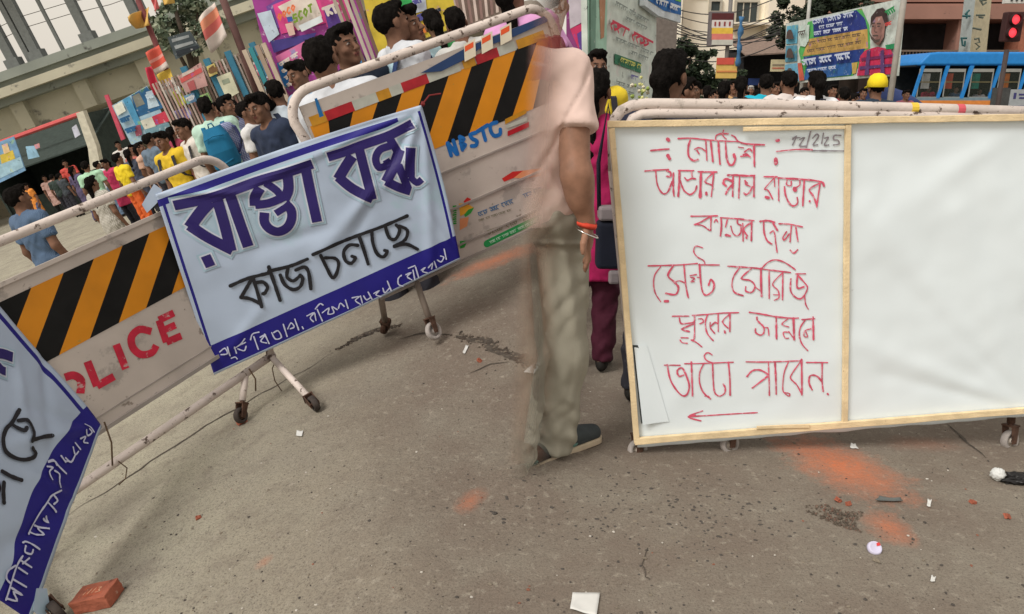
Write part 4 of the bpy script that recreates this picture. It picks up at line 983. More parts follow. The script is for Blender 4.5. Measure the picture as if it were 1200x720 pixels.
H_ = [  # (strokes, width in photo px)
 (k1([(120, 255), (220, 245), (320, 238)]), 2.6), (k1([(305, 125), (320, 140)]), 4.6), (k1([(310, 310), (330, 345)]), 5), (k1([(425, 120), (560, 115), (720, 130), (920, 146)]), 2.2),
 (k1([(845, 132), (850, 90), (900, 66), (985, 66)]), 2), (k1([(935, 25), (925, 80), (965, 125)]), 1.6), (k1([(1025, 82), (1060, 100), (1100, 150), (1200, 185)]), 2), (k1([(920, 146), (1100, 155)]), 1.6),
 (k1([(560, 140), (538, 220), (545, 320), (600, 368), (650, 355)]), 2.6), (k1([(610, 240), (650, 222), (690, 228)]), 1.8), (k1([(635, 250), (660, 290)]), 2), (k1([(690, 228), (730, 260)]), 1.6), (k1([(735, 140), (748, 362)]), 2.2), (k1([(790, 145), (815, 378)]), 2.6), (k1([(875, 145), (882, 260), (895, 405)]), 3),
 (k1([(955, 150), (968, 330), (1000, 412), (1042, 408), (1068, 340), (1055, 295)]), 2.8), (k1([(1050, 300), (1060, 330)]), 4), (k1([(1100, 215), (1160, 225)]), 1.6), (k1([(1130, 320), (1200, 312)]), 2.4), (k2([(-15, 170), (110, 185), (240, 190)]), 2.4), (k2([(20, 270), (70, 235), (100, 260)]), 2.4), (k2([(5, 300), (40, 295), (80, 325)]), 2.4), (k2([(125, 190), (130, 430)]), 2.6),
 (k2([(380, 140), (400, 140)]), 4.2), (k2([(380, 265), (600, 243), (780, 245)]), 2), (k2([(370, 350), (374, 400)]), 5),
 (k1([(50, 485), (180, 475), (320, 468)]), 2), (k1([(430, 480), (600, 480)]), 2), (k1([(650, 492), (860, 496)]), 2.2),
 ([(768.2, 201), (769.5, 214), (773, 223), (778, 227.3), (783, 224), (787, 213)], 2.2), (k1([(300, 485), (342, 500), (340, 545), (300, 545)]), 2.4), ([(789, 203), (788.5, 217), (789.5, 229.5)], 2.6), ([(796, 201), (795.5, 216), (794.5, 230)], 3),
 ([(797, 212), (800, 221), (803, 225), (808.5, 228), (814, 224), (816, 218)], 2.4), (k1([(500, 560), (530, 590), (575, 568), (620, 572)]), 2.2), (k1([(575, 485), (582, 545)]), 2), ([(821, 202), (820.5, 216), (820, 231)], 4), (k1([(820, 500), (725, 600), (800, 640), (815, 680)]), 2.2), ([(836, 202), (834.5, 216), (833, 230)], 2.2), (k3([(740, 55), (742, 75)]), 3.5),
 (k1([(980, 530), (1080, 530), (1200, 540)]), 2.6), (k1([(960, 650), (932, 615), (960, 572), (1040, 602)]), 3.2), (k1([(1040, 625), (985, 690)])+k3([(960, 68)]), 3), ([(858.5, 206), (858, 218), (858, 230)], 2.4), ([(866, 206), (865.5, 219), (865, 232)], 2.2), (k1([(1170, 590), (1205, 620)]), 1.6), (k2([(0, 540), (130, 535)]), 2.8), (k2([(25, 590), (30, 630), (80, 655)]), 2), ([(871, 226), (874, 228), (878, 225), (881, 219)], 2.4), (k2([(125, 540)])+k4([(125, 100)]), 2.6),
 (k2([(240, 548), (385, 550)]), 2.2), (k2([(400, 562), (530, 570), (700, 580), (880, 605), (912, 655)]), 2.6), (k2([(355, 560), (248, 680)])+k4([(285, 30), (335, 125)]), 2), (k4([(260, 105), (290, 115)]), 4), (k2([(355, 560), (358, 660)]), 1.6), (k2([(402, 562)])+k4([(405, 150)]), 1.8),
 (k2([(500, 590), (492, 635), (540, 650), (545, 600)]), 1.8), (k2([(640, 590), (640, 640), (600, 670)]), 2), (k2([(580, 680), (590, 700)]), 5.5), (k4([(470, -10), (480, 80), (520, 170), (570, 205), (615, 170), (610, 110)]), 2.4), (k2([(690, 590)])+k4([(672, 200)]), 2.8), (k2([(862, 620), (748, 690)])+k4([(790, 90), (832, 200)]), 2.4), (k2([(868, 615)])+k4([(828, 215)]), 2.2), (k4([(748, 148), (752, 156)]), 2.6),
 (k3([(570, 320), (720, 318), (865, 315)]), 2.2), (k3([(900, 335), (1160, 352)]), 2), (k3([(790, 320), (690, 380), (610, 415)]), 2.4), (k3([(620, 412), (700, 425), (775, 478)]), 2), (k3([(795, 320), (790, 480)]), 2.2), (k3([(830, 385), (850, 355), (868, 385)]), 1.8), (k3([(905, 338), (910, 430), (900, 540)]), 2.4), (k3([(975, 360), (955, 440)]), 1.8), (k3([(960, 530), (1005, 540)]), 3.4), (k3([(1090, 350), (1092, 400), (1130, 420)]), 2.6), (k3([(1015, 430), (1040, 510), (1090, 540), (1128, 500), (1130, 440)]), 2), (k3([(1150, 400), (1155, 600)]), 1.8),
 (k4([(-30, 355), (125, 370)]), 2), (k4([(100, 385), (10, 460), (50, 540)]), 2.4), (k4([(100, 380), (95, 595)]), 2.4), (k4([(38, 558), (42, 566)]), 3),
 (k4([(195, 378), (280, 370), (355, 388)]), 2.8), (k4([(405, 405), (520, 408), (670, 440)]), 2), (k4([(235, 390), (240, 500), (270, 590), (325, 632)]), 2.4), (k4([(340, 400), (390, 480)]), 2.6), (k4([(305, 510), (350, 490), (370, 620), (385, 725)]), 2), (k4([(545, 430), (530, 610)]), 2), (k4([(490, 495), (450, 560), (470, 585), (520, 520)]), 2.4), (k4([(595, 440), (605, 520), (618, 600)]), 2.2), (k6([(630, 30), (670, 62), (712, 25)]), 2.2),
 (k5([(90, 302), (250, 298), (450, 290), (640, 275)]), 2.4), (k5([(660, 290), (885, 292)]), 2.2), (k5([(230, 310), (165, 400), (150, 500), (170, 610), (230, 705)]), 1.8), (k5([(280, 700), (310, 700)]), 4.4), (k5([(370, 300), (310, 410), (380, 480), (430, 545), (400, 625), (290, 612)]), 2.8), (k5([(380, 490), (440, 470), (495, 492)]), 1.8), (k5([(490, 285), (510, 500), (540, 660)]), 2.4), (k5([(560, 412), (630, 398)]), 2), (k5([(565, 430), (610, 445), (570, 480), (605, 478)]), 1.8), (k5([(640, 430), (670, 432)]), 1.6), (k5([(665, 285), (680, 480), (700, 590), (740, 632), (810, 590), (830, 510), (795, 455), (768, 520)]), 2.6), (k5([(700, 98), (622, 80), (600, 140), (640, 200), (710, 240), (725, 275)]), 1.9),
 (k5([(985, 305), (1200, 318)]), 2), (k6([(0, 215), (210, 228), (380, 250), (630, 280)]), 2.2), (k6([(690, 295), (800, 295)]), 2), (k5([(1120, 320), (1050, 420), (1030, 520), (1060, 600), (1155, 636)]), 2.2), (k6([(190, 240), (80, 345), (180, 370), (232, 430), (200, 500), (130, 490), (130, 440)]), 2.2), (k6([(230, 440), (285, 480)]), 1.6), (k6([(300, 235), (300, 400), (308, 545)]), 3.4), (k6([(390, 260), (392, 572)]), 2), (k6([(310, 232), (370, 170), (450, 138), (540, 155), (620, 200), (685, 248)]), 2), (k6([(545, 280), (430, 405), (490, 480), (500, 560), (450, 592)]), 1.8), (k6([(440, 530), (490, 530)]), 1.6), (k6([(545, 280), (540, 585)]), 2.2), (k6([(635, 350), (630, 480), (680, 552), (742, 575), (790, 530), (822, 450), (790, 395), (712, 310)]), 2.2), (k6([(708, 310), (705, 450), (780, 440)]), 2.6), (k6([(790, 530), (800, 630), (832, 692)]), 1.8),
 (k7([(265, 100), (450, 100)]), 2), (k7([(490, 92), (660, 80), (830, 66), (1010, 60)]), 1.8), (k7([(345, 120), (360, 180), (420, 182), (500, 170), (520, 130)]), 2.2), (k7([(500, 190), (372, 245), (455, 272)]), 2.4), (k7([(515, 100), (512, 330), (488, 370)]), 2.2), (k7([(360, 340), (440, 342)]), 1.8), (k7([(350, 365), (375, 395), (432, 402)]), 1.8), (k7([(475, 365), (530, 390), (592, 440)]), 2.2), (k7([(560, 130), (600, 130), (612, 165), (572, 185)]), 1.8), (k7([(660, 88), (635, 170), (655, 290), (722, 372)]), 2.2), (k7([(690, 170), (692, 230), (740, 292)]), 2), (k7([(700, 210), (745, 170), (775, 185)]), 2.2), (k7([(780, 78), (780, 272)]), 1.8), (k7([(905, 80), (828, 160), (890, 232)]), 2), (k7([(912, 75), (910, 272)]), 2.4), (k7([(852, 265), (856, 285)]), 3),
 (k8([(170, 55), (320, 78), (470, 105), (650, 122), (720, 120)]), 2.4), (k8([(760, 138), (905, 128)]), 2), (k8([(255, 110), (262, 150), (330, 220), (330, 290), (290, 312), (240, 280), (240, 240)]), 2.4), (k8([(340, 230), (378, 232), (390, 315)]), 1.8), (k8([(470, 105), (475, 352)]), 2.8), (k8([(600, 130), (535, 188), (612, 220)]), 1.8), (k8([(605, 278), (550, 282), (570, 342), (610, 345)]), 1.8), (k8([(665, 120), (672, 362)]), 3), (k8([(610, 270), (665, 345)]), 1.6), (k8([(800, 140), (745, 220), (730, 310), (760, 410), (825, 485)]), 2.2), (k8([(885, 110), (890, 362)]), 2.8), (k8([(860, 240), (795, 262), (782, 320), (822, 330), (805, 275)]), 2),
 (k9([(175, 120), (350, 120)]), 2), (k9([(400, 102), (700, 97), (950, 90)]), 2), (k9([(205, 115), (240, 280), (310, 400), (380, 462), (430, 442), (452, 350), (420, 240), (372, 150), (318, 180), (335, 242), (385, 230)]), 2.6), (k9([(475, 80), (490, 465)]), 2.6), (k9([(610, 110), (570, 200), (570, 320), (615, 430), (695, 502)]), 2.2), (k9([(630, 470), (670, 470), (690, 500)]), 1.6), (k9([(715, 98), (725, 300), (742, 430), (795, 470), (852, 440), (860, 380), (838, 335)]), 2.4), ([(834, 415.5), (829, 412.8), (824.8, 416), (827, 421.5), (834, 424.5)], 1.9), (k9([(895, 90), (912, 280), (915, 462)]), 2.6),
 (k0([(135, 85), (390, 86), (740, 70)]), 2.2), (k0([(810, 90), (1045, 90)]), 2), (k0([(145, 250), (205, 185), (295, 178), (380, 225)]), 2.8), (k0([(375, 245), (205, 378)]), 2.8), (k0([(385, 90), (395, 462)]), 2.2), (k0([(458, 85), (472, 445)]), 2.8), (k0([(605, 90), (560, 200), (545, 330), (552, 420), (612, 468), (620, 440), (570, 430)]), 1.9), (k0([(750, 70), (650, 210), (632, 270), (700, 340), (755, 445)]), 2), (k0([(755, 55), (757, 452)]), 2.8), (k0([(985, 90), (985, 300), (997, 415)]), 2.2), (k0([(980, 300), (922, 240), (850, 240), (838, 320), (872, 395)]), 2.6), (k0([(1046, 440), (1052, 448)]), 3.2),
 ([(807, 488), (845, 486), (887, 483.5)], 2.2), ([(823, 481.5), (806.5, 488.2), (821, 493)], 2.4), ([(808, 487.5), (814, 486.8)], 4)]
pxb = np.linalg.norm(np.array(e_(860, 300))-np.array(e_(870, 300)))/10
def bsurf(u, v):
    t = (TLc[1]-v)/(TLc[1]-BLc[1]); t = min(1, max(0, t)); l = TLc[0]+(BLc[0]-TLc[0])*t; r = TRc[0]+(BRc[0]-TRc[0])*t; s = min(1, max(0, (u-l)/(r-l)))
    return (sfd(u, v)-.004)*.9*min(1, 8*min(s, 1-s, t, 1-t)+.05)+.0008
lim = (196, 240, 290, 357, 408, 473, 999); my = lambda pts: sum(q[1] for q in pts)/len(pts)
lines = {}
for pts, w in H_:
    k = next(i for i, y in enumerate(lim) if my(pts)+(.02*(pts[0][0]-870) if my(pts) > 380 else 0) < y); lines.setdefault(k, []).append((pts, w))
for k in sorted(lines):
    b = MB()
    for pts, w in lines[k]: b.stroke([e_(*q) for q in pts], w*.78*pxb, .0062, 0, 'round', bsurf, .012, wob=.3)
    b.build('handwriting', redm, nb)
b = MB()
for pts in (k2([(560, 130), (600, 95), (580, 150), (560, 190)]), k2([(560, 115), (640, 110)]), k2([(640, 130), (690, 112), (640, 200), (705, 205)]), k2([(715, 220), (760, 40)]), k2([(785, 115), (830, 70), (850, 100), (790, 190), (840, 190)]), k2([(905, 60), (885, 175)]), k2([(920, 115), (960, 110), (915, 190), (965, 192)]), k2([(1100, 85), (1030, 85), (1020, 130), (1070, 140), (1080, 180), (1020, 192)]), k2([(780, 255), (1150, 260)])):
    b.stroke([e_(*q) for q in pts], 1.5*pxb, .0062, 0, 'round', bsurf, .012, wob=.3)
b.build('date_writing', greym, nb)
fl = MB(); L0, L1, R0, R1 = [np.array(e_(*q)) for q in ((742, 405), (751, 495), (757, 404), (783, 493.5))]
for j in range(13):
    t = j/12
    for i in range(9):
        s = i/8; p = (L0+(R0-L0)*s)*(1-t)+(L1+(R1-L1)*s)*t; fl.v.append((p[0]+.002, p[1], .0072+.022*(1-s)**1.6*t))
for j in range(12):
    for i in range(8): fl.f.append((j*9+i, (j+1)*9+i, (j+1)*9+i+1, j*9+i+1)); fl.m.append(0)
fo = fl.build('loose_flap', sheetm, nb, smooth=True)
b = MB(); b.poly([tuple(q) for q in (np.array(e_(741, 404)), np.array(e_(747, 404)), np.array(e_(781, 493.6)), np.array(e_(751, 495.5)))], .0075); b.build('gap_shade', cmat(60, 66, 68), nb)  # dark gap under the flap put in as flat colour; sheet itself is uncut

# ------------------------------------------------------------------ litter
br = ground_hit(118, 706); a_ = ground_hit(90, 704); c_b = ground_hit(122, 714)
dx = (ground_hit(149, 690)-ground_hit(121, 717)); ang = math.atan2(dx.y, dx.x)
brickm = mat('brick_clay', srgb((150, 86, 66)), .9, .25, 16, bump=.5, bscale=70, spots=[((.16, .05, .03), .62, 20), ((.42, .26, .19), .66, 14)])
import bmesh
def lump(name, size, m, loc, rot, label, cat, group=None, jit=.004, cuts=3, frog=False, kind=None):
    bm = bmesh.new(); bmesh.ops.create_cube(bm, size=1); bmesh.ops.scale(bm, vec=size, verts=bm.verts)
    bmesh.ops.subdivide_edges(bm, edges=bm.edges, cuts=cuts, use_grid_fill=True)
    for v in bm.verts:
        v.co += Vector([random.uniform(-jit, jit) for _ in range(3)])
    me = bpy.data.meshes.new(name); bm.to_mesh(me); bm.free(); me.materials.append(m)
    o = bpy.data.objects.new(name, me); COL.objects.link(o); o.location = loc; o.rotation_euler = rot
    md = o.modifiers.new('b', 'BEVEL'); md.width = min(size)*.06; md.segments = 2; md.limit_method = 'ANGLE'
    return tag(o, label, cat, group)
nrm = lambda p: Vector((-(ground_z(p.x+.02, p.y)-ground_z(p.x-.02, p.y))/.04, -(ground_z(p.x, p.y+.02)-ground_z(p.x, p.y-.02))/.04, 1)).normalized()
tilt = lambda p, a: (nrm(p).to_track_quat('Z', 'Y').to_matrix() @ Matrix.Rotation(a-math.pi/2+math.pi/2, 3, 'Z')).to_euler()
bl = br+nrm(br)*.0275
bk = lump('brick', (.152, .092, .055), brickm, bl, tilt(br, ang), 'broken red clay brick with a stamped hollow lying on the road', 'brick', jit=.0016)
f = MB(); f.box((-.048, -.026, .0278), (.048, .026, .0281), 0)
for x in (-.03, -.012, .006): f.stroke([(x, .012), (x-.004, -.012)], .004, .0286, 1, sub=.01)
f.stroke([(.018, .012), (.030, .010), (.026, .0), (.034, -.010), (.018, -.012)], .004, .0286, 1, sub=.01)
f.build('stamped_hollow', [mat('brick_shade', srgb((160, 84, 60)), .95, .3, 40), mat('brick_dust', srgb((196, 150, 120)), .95, .2, 40)], bk)
for (px, py), s, lab in (((982, 588), .018, 'small brick red lump on the road just left of the small white scrap'), ((1140, 590), .016, 'small brick red lump on the road just below the pale smear'), ((1180, 607), .018, 'small brick red lump of rubble nearest the right edge of the photo'), ((994, 592), .015, 'small brick red lump lying on top of the dirt heap'), ((233, 608), .015, 'small dark red lump alone on the pale road right of the brick'), ((562, 424), .018, 'small red lump on the road below the wheeled barricade leg'), ((284, 496), .034, 'brick lump wedged against the near wheel of the POLICE barricade')):
    p = ground_hit(px, py); lump('brick_fragment', (s*1.3, s, s*.8), brickm, p+nrm(p)*s*.35, (random.random(), random.random(), random.random()), lab, 'brick fragment', 'small brick fragments', jit=s*.12, cuts=2)
def scrap(pts, m, label, cat, h=.006, curl=.012, group=None, name='paper_scrap'):
    P = [ground_hit(*q) for q in pts]; b = MB(); n = 8
    for j in range(n+1):
        for i in range(n+1):
            s, t = i/n, j/n; p = (P[0]*(1-s)+P[1]*s)*(1-t)+(P[3]*(1-s)+P[2]*s)*t
            b.v.append((p.x, p.y, ground_z(p.x, p.y)+h+curl*(.5+.5*noise.noise(Vector((s*2.2, t*2.2, pts[0][0]))))*(.4+abs(s-.5)+abs(t-.5))))
    for j in range(n):
        for i in range(n): b.f.append((j*(n+1)+i, j*(n+1)+i+1, (j+1)*(n+1)+i+1, (j+1)*(n+1)+i)); b.m.append(0)
    o = b.build(name, m, smooth=True); md = o.modifiers.new('t', 'SOLIDIFY'); md.thickness = .0015
    return tag(o, label, cat, group)
papm = mat('white_card', srgb((206, 206, 202)), .7, .06, 20)
o = scrap([(668, 716), (699, 724), (703, 697), (671, 697)], papm, 'white printed card scrap lying at the bottom edge of the photo', 'paper', .004, .006)
for (q, lab) in ((((614, 438), (626, 440), (634, 428), (628, 426)), 'small white scrap by the dark crack beside the man'), (((542, 415), (545, 416), (549, 407), (546, 406)), 'thin white scrap upright near the dark crack, left of the man'), (((1086, 595), (1090, 596), (1091, 588), (1087, 587)), 'tiny white scrap between the orange stains and the crumpled bag'), (((347, 512), (354, 513), (355, 507), (348, 506)), 'tiny white scrap on the pale road below the white barricade leg'), (((1090, 683), (1095, 684), (1096, 678), (1091, 677)), 'tiny white scrap low on the road in the bottom right'), (((996, 526), (1006, 528), (1002, 522), (997, 521)), 'small pale scrap on top of the big orange stain')):
    scrap(q, papm, lab, 'paper', .003, .008, 'white scraps on the road')
def flat_patch(pts, m, name, lift=.004, kind='structure'):
    b = MB(); P = [ground_hit(*q) for q in pts]; b.add([(p.x, p.y, p.z+lift) for p in P], [tuple(range(len(P)))]); return b.build(name, m)
# heap of dirt, dark rag, cup lid, crumpled bag
p = ground_hit(983, 607); b = MB()
for i in range(420):
    a = random.random()*6.28; r_ = math.sqrt(random.random()); x, y = p.x+r_*math.cos(a)*.075*(1+.5*math.sin(a*3)), p.y+r_*math.sin(a)*.09*(1+.4*math.cos(a*2+1)); b.ball((x, y, ground_z(x, y)+.001+.005*(1-r_)), random.uniform(.0015, .005), random.choice((0, 0, 1, 2)), 6, 4, .35)
tag(b.build('dirt_heap', [mat('soil_dark', (.10, .08, .062), .95), mat('soil_brown', (.16, .13, .10), .95), mat('soil_red', (.16, .10, .075), .95)]), 'low brown heap of dirt and grit below the orange stain', 'dirt heap')
scrap([(1025, 589), (1058, 590), (1054, 586), (1030, 585)], cmat(92, 96, 94, .8), 'flattened dark grey rag on the road between the two orange stains', 'rag', .004, .012, name='rag')
p = ground_hit(1025, 647); b = MB(); M = Matrix.Translation(p+Vector((0, 0, .016))) @ Matrix.Rotation(rad(38), 4, 'X')
b.lathe([(0, .0), (.014, .001), (.017, .003), (.021, .002), (.023, -.006), (.024, -.011), (.0225, -.011), (.020, -.002), (0, -.002)], 24, 0, M)

o = tag(b.build('cup_lid', cmat(196, 192, 214, .4), smooth=True), 'pale lilac plastic cup lid lying on the road below the orange stain', 'cup lid')
b = MB(); b.poly([(.004, .004), (.018, .006), (.016, .016), (.006, .014)], .0042, 0); b.build('red_print', cmat(206, 60, 60), o, M=M)
p = ground_hit(1168, 563)
def crumple(c, r, amp, m, name, parent=None, M=None):
    b = MB(); b.ball((0, 0, 0), 1.0, 0, 40, 24); vs = []
    for v in b.v:
        q = Vector(v); n_ = noise.turbulence(q*2.2+Vector(c)*9, 4, True)-.5; q = q*(1+amp*n_); vs.append((c[0]+q.x*r[0], c[1]+q.y*r[1], c[2]+q.z*r[2]))
    b.v = vs; return b.build(name, m, parent, M, smooth=True)
o = tag(crumple((0, 0, .026), (.026, .024, .025), .32, cmat(206, 208, 206, .5), 'crumpled_bag', M=Matrix.Translation(p)), 'black plastic bag with a crumpled white knot at the right edge of the road', 'bag')
crumple((.13, -.01, .010), (.115, .045, .022), .9, cmat(30, 28, 28, .35), 'black_film', o)
# ------------------------------------------------------------------ the man in front
AX = (-.035, .178); AXS = (.04, .21)
def man():
    W = lambda px, py, d: tuple(at_y('R', px, py, d))
    shR = W(669, 86, 2.76); elR = W(675, 205, 2.63); wrR = W(688, 262, 2.66)
    shL = (shR[0]-.37, shR[1]-.04, shR[2]); elL = (shL[0]-.06, shL[1]+.03, 1.20); wrL = (elL[0], elL[1]+.08, .95)
    cx, cy = .045, 2.79
    hpR, hpL = (.165, 2.82, 1.0), (-.03, 2.76, 1.0)
    knR, knL = W(657, 412, 2.84), W(609, 418, 2.72); anR, anL = (.165, 2.87, .10), (.0, 2.70, .10)
    toR, toL = (.325, 2.99, .035), (.13, 2.82, .035)
    hc = (.115, 2.85, shR[2]+.245)
    G = Grid(lin((-.36, .46, .007)), lin((2.45, 3.16, .009)), lin((-.01, 1.95, .008))); P = G.P
    torso = union([ell(P, (cx, cy, shR[2]-.15), (.20, .135, .22)), ell(P, (cx, cy, 1.20), (.175, .125, .22)), ell(P, (cx, cy, 1.04), (.185, .14, .14))], .07)
    yoke = cone(P, (shR[0]-.02, shR[1], shR[2]), (shL[0]+.02, shL[1], shL[2]), .062)
    neck = cone(P, (.10, 2.82, shR[2]+.02), (hc[0], hc[1], hc[2]-.05), .066, .058)
    d = union([torso, yoke, neck], .05)
    armR = union([cone(P, shR, elR, .062, .050), cone(P, elR, wrR, .050, .030), ell(P, tuple(np.array(elR)*.74+np.array(wrR)*.26), (.050, .054, .085))], .025); armL = union([cone(P, shL, elL, .06, .046), cone(P, elL, wrL, .046, .03)], .025)
    hands = []
    for w, sg in ((np.array(wrR), 1), (np.array(wrL), -1)):
        pal = w+np.array((.004*sg, .015, -.055)); hands.append(ell(P, tuple(pal), (.022, .042, .052)))
        for o, l in ((-.032, .062), (-.011, .078), (.010, .074), (.030, .056)):
            a = pal+np.array((0, o, -.035)); m_ = a+np.array((.004*sg, .002, -l*.55)); e = m_+np.array((-.010*sg, .004, -l*.5)); hands.append(smin(cone(P, tuple(a), tuple(m_), .0105, .0098), cone(P, tuple(m_), tuple(e), .0098, .0082), .004))
        a = w+np.array((-.006*sg, -.028, -.03)); m_ = a+np.array((-.010*sg, -.026, -.030)); e = m_+np.array((-.002*sg, -.006, -.032)); hands.append(smin(cone(P, tuple(a), tuple(m_), .014, .012), cone(P, tuple(m_), tuple(e), .012, .0095), .006))
    legs = []
    for h, k, a, t in ((hpR, knR, anR, toR), (hpL, knL, anL, toL)):
        legs.append(union([cone(P, h, k, .088, .060), cone(P, k, a, .060, .04), cone(P, a, t, .042, .034)], .03))
    body = union([d, armR, armL]+legs, .03); body = smin(body, union(hands, .007), .012)
    # head turned away with the body: mirror the face direction by sampling in rotated space
    th = rad(150); Rz = np.array([[math.cos(th), -math.sin(th), 0], [math.sin(th), math.cos(th), 0], [0, 0, 1]], np.float32)
    body = smin(body, head_sdf((P-np.array(hc, np.float32)) @ Rz, (0, 0, 0)), .03)
    root = thing('person', 'half transparent man in pale pink polo shirt and khaki trousers left of the notice board', 'person', Matrix.Translation((cx, cy, 0)))
    inv = Matrix.Translation((-cx, -cy, 0))
    def link(me, m):
        o = bpy.data.objects.new(me.name.split('.')[0], me); COL.objects.link(o); o.parent = root; o.matrix_local = inv; o.data.materials[0] = m; return o
    sk = (.255, .135, .088)
    def colf(v):
        c = np.tile(np.array(sk), (len(v), 1)); q = (v-np.array(hc)) @ Rz; c2_ = c.copy(); head_col(q, c2_, (0, 0, 0)); return c2_
    link(to_mesh('body', body, G, vskin, colf), vmat('skin_fading', .5, AX))
    fold = nz(P, 22)*.004+nz(P, 47, 2.)*.003+.006*np.sin(P[..., 2]*30+P[..., 0]*46+nz(P, 9)*3)*(.4+.6*np.clip((1.35-P[..., 2])/.3, 0, 1))-.006*np.exp(-((P[..., 0]-P[..., 2]*.5+.50+nz(P, 12)*.01)/.008)**2)
    ax = np.array(elR)-np.array(shR); ax /= np.linalg.norm(ax); axl = np.array(elL)-np.array(shL); axl /= np.linalg.norm(axl)
    tR = (P-np.array(shR, np.float32)) @ ax.astype(np.float32); tL = (P-np.array(shL, np.float32)) @ axl.astype(np.float32)
    slv = [smax(cone(P, shR, elR, .074, .086), tR-.205, .006), smax(cone(P, shL, elL, .072, .080), tL-.205, .006)]
    hem = smax(cone(P, shR, elR, .0765, .0885), np.abs(tR-.188)-.012, .004)
    sh = union([union([torso-.018, yoke-.012], .05)]+slv, .035)-fold
    sh = smin(sh, hem-fold, .003)
    sh = smax(sh, .985-P[..., 2], .006); sh = smax(sh, -ell(P, (.10, 2.83, shR[2]+.10), (.075, .075, .075)), .01)
    link(to_mesh('polo_shirt', sh, G, vskin), mat('pink_polo', srgb((218, 192, 182)), .85, .05, 8, bump=.12, bscale=300, alpha_x=AX))
    col = smax(cone(P, (.10, 2.82, shR[2]+.035), (.108, 2.835, shR[2]+.075), .086, .082), -cone(P, (.10, 2.82, shR[2]+.0), (.108, 2.835, shR[2]+.12), .062, .060), .003)
    link(to_mesh('collar', col, G, vskin), mat('red_collar', srgb((128, 44, 48)), .8, .1, 20, alpha_x=AX))
    tr = []
    for h, k, a in ((hpR, knR, anR), (hpL, knL, anL)): tr.append(union([cone(P, h, k, .114, .100), cone(P, k, a, .100, .096)], .04))
    f2 = nz(P, 15, 1.)*.004+nz(P, 40, 3.)*.003+.0075*np.sin(P[..., 0]*75+P[..., 2]*14+nz(P, 7, 2)*4)*(.5+.5*nz(P, 9, 5.))+.004*np.abs(np.sin(P[..., 2]*20-P[..., 0]*38+nz(P, 9, 2)*3))
    low = np.clip((.32-P[..., 2])/.25, 0, 1); f2 = f2+low*.007*np.sin(P[..., 2]*75+P[..., 0]*20+nz(P, 12)*3)
    dz = P[..., 2]-(.905+.10*(.33-P[..., 0]))
    f2 = f2+np.where(P[..., 1] < 2.83, .010*np.exp(-(dz/.010)**2)-.006*np.exp(-((dz+.022)/.012)**2), 0)
    trs = smin(union(tr, .03), ell(P, (cx, cy+.005, 1.02), (.205, .158, .13)), .05)-f2
    trs = smax(trs, np.maximum(.018-P[..., 2], P[..., 2]-1.09), .008)
    link(to_mesh('trousers', trs, G, vskin), mat('khaki_trousers', srgb((146, 142, 128)), .9, .08, 7, bump=.15, bscale=260, alpha_x=AX))
    hn = nz(P, 60)*.003; Q = (P-np.array(hc, np.float32)) @ Rz
    hair = smax(ell(Q, (0, .018, .036), (.086, .102, .093))-hn, (Q-np.array((0, -.074, .052), np.float32)) @ np.array((0, -.62, -.78), np.float32), .012)
    link(to_mesh('hair', hair, G, vskin), mat('hair_fading', (.012, .010, .009), .45, .3, 60, alpha_x=AX))
    for a, t in ((anR, toR), (anL, toL)):
        A_, T_ = np.array(a), np.array(t); dv = T_-A_; dv[2] = 0; dv /= np.linalg.norm(dv); heel = A_-dv*.055; toe = T_+dv*.02; pr = np.array((-dv[1], dv[0], 0))
        G2 = Grid(lin((min(heel[0], toe[0])-.07, max(heel[0], toe[0])+.07, .005)), lin((min(heel[1], toe[1])-.07, max(heel[1], toe[1])+.07, .005)), lin((-.004, .15, .004))); q = G2.P
        up_ = union([cone(q, (*heel[:2], .055), (*(A_+dv*.03)[:2], .075), .050, .054), cone(q, (*(A_+dv*.03)[:2], .070), (*toe[:2], .044), .054, .038)], .02)
        shoe = smax(up_, .028-q[..., 2], .003)
        so_ = lambda g, z0, z1: smax(union([cone(q*np.array((1, 1, 0), np.float32), (*heel[:2], 0), (*toe[:2], 0), .046+g, .043+g)], .01), np.maximum(z0-q[..., 2], q[..., 2]-z1), .003)
        o = link(to_mesh('shoe', shoe, G2, vskin), mat('navy_shoe', srgb((62, 68, 70)), .7, .2, 30, alpha_x=AXS))
        me = to_mesh('sole', so_(.0, .002, .030), G2, vskin); s_ = bpy.data.objects.new('sole', me); COL.objects.link(s_); s_.parent = o; me.materials[0] = mat('pale_sole', srgb((196, 180, 156)), .7, .1, 20, alpha_x=AXS)
        me = to_mesh('side_patch', smax(smax(up_-.002, np.maximum(.03-q[..., 2], q[..., 2]-.052), .002), np.abs((q-np.array((*(A_+dv*.07)[:2], 0), np.float32)) @ dv.astype(np.float32))-.03, .002), G2, vskin); s_ = bpy.data.objects.new('side_patch', me); COL.objects.link(s_); s_.parent = o; me.materials[0] = mat('teal_patch', srgb((104, 140, 132)), .7, .1, 20, alpha_x=AXS)
    b = MB(); w = Vector(wrR)-Vector((cx, cy, 0)); M = Matrix.Translation(w+Vector((-.001, .0, -.004))) @ Matrix.Rotation(rad(14), 4, 'Y')
    b.lathe([(.034, -.010), (.037, 0), (.034, .010), (.031, 0)], 24, 0, M, True); b.build('wrist_thread', mat('red_thread', srgb((206, 70, 50)), .8, .2, 60), root, smooth=True)
    b = MB(); M = Matrix.Translation(w+Vector((.0, -.002, -.032))) @ Matrix.Rotation(rad(24), 4, 'Y')
    b.lathe([(.043, -.003), (.0455, 0), (.043, .003), (.0405, 0)], 28, 0, M, True); b.build('bangle', mat('steel_bangle', (.75, .74, .70), .2, .02, 5, metal=1.0), root, smooth=True)
man()

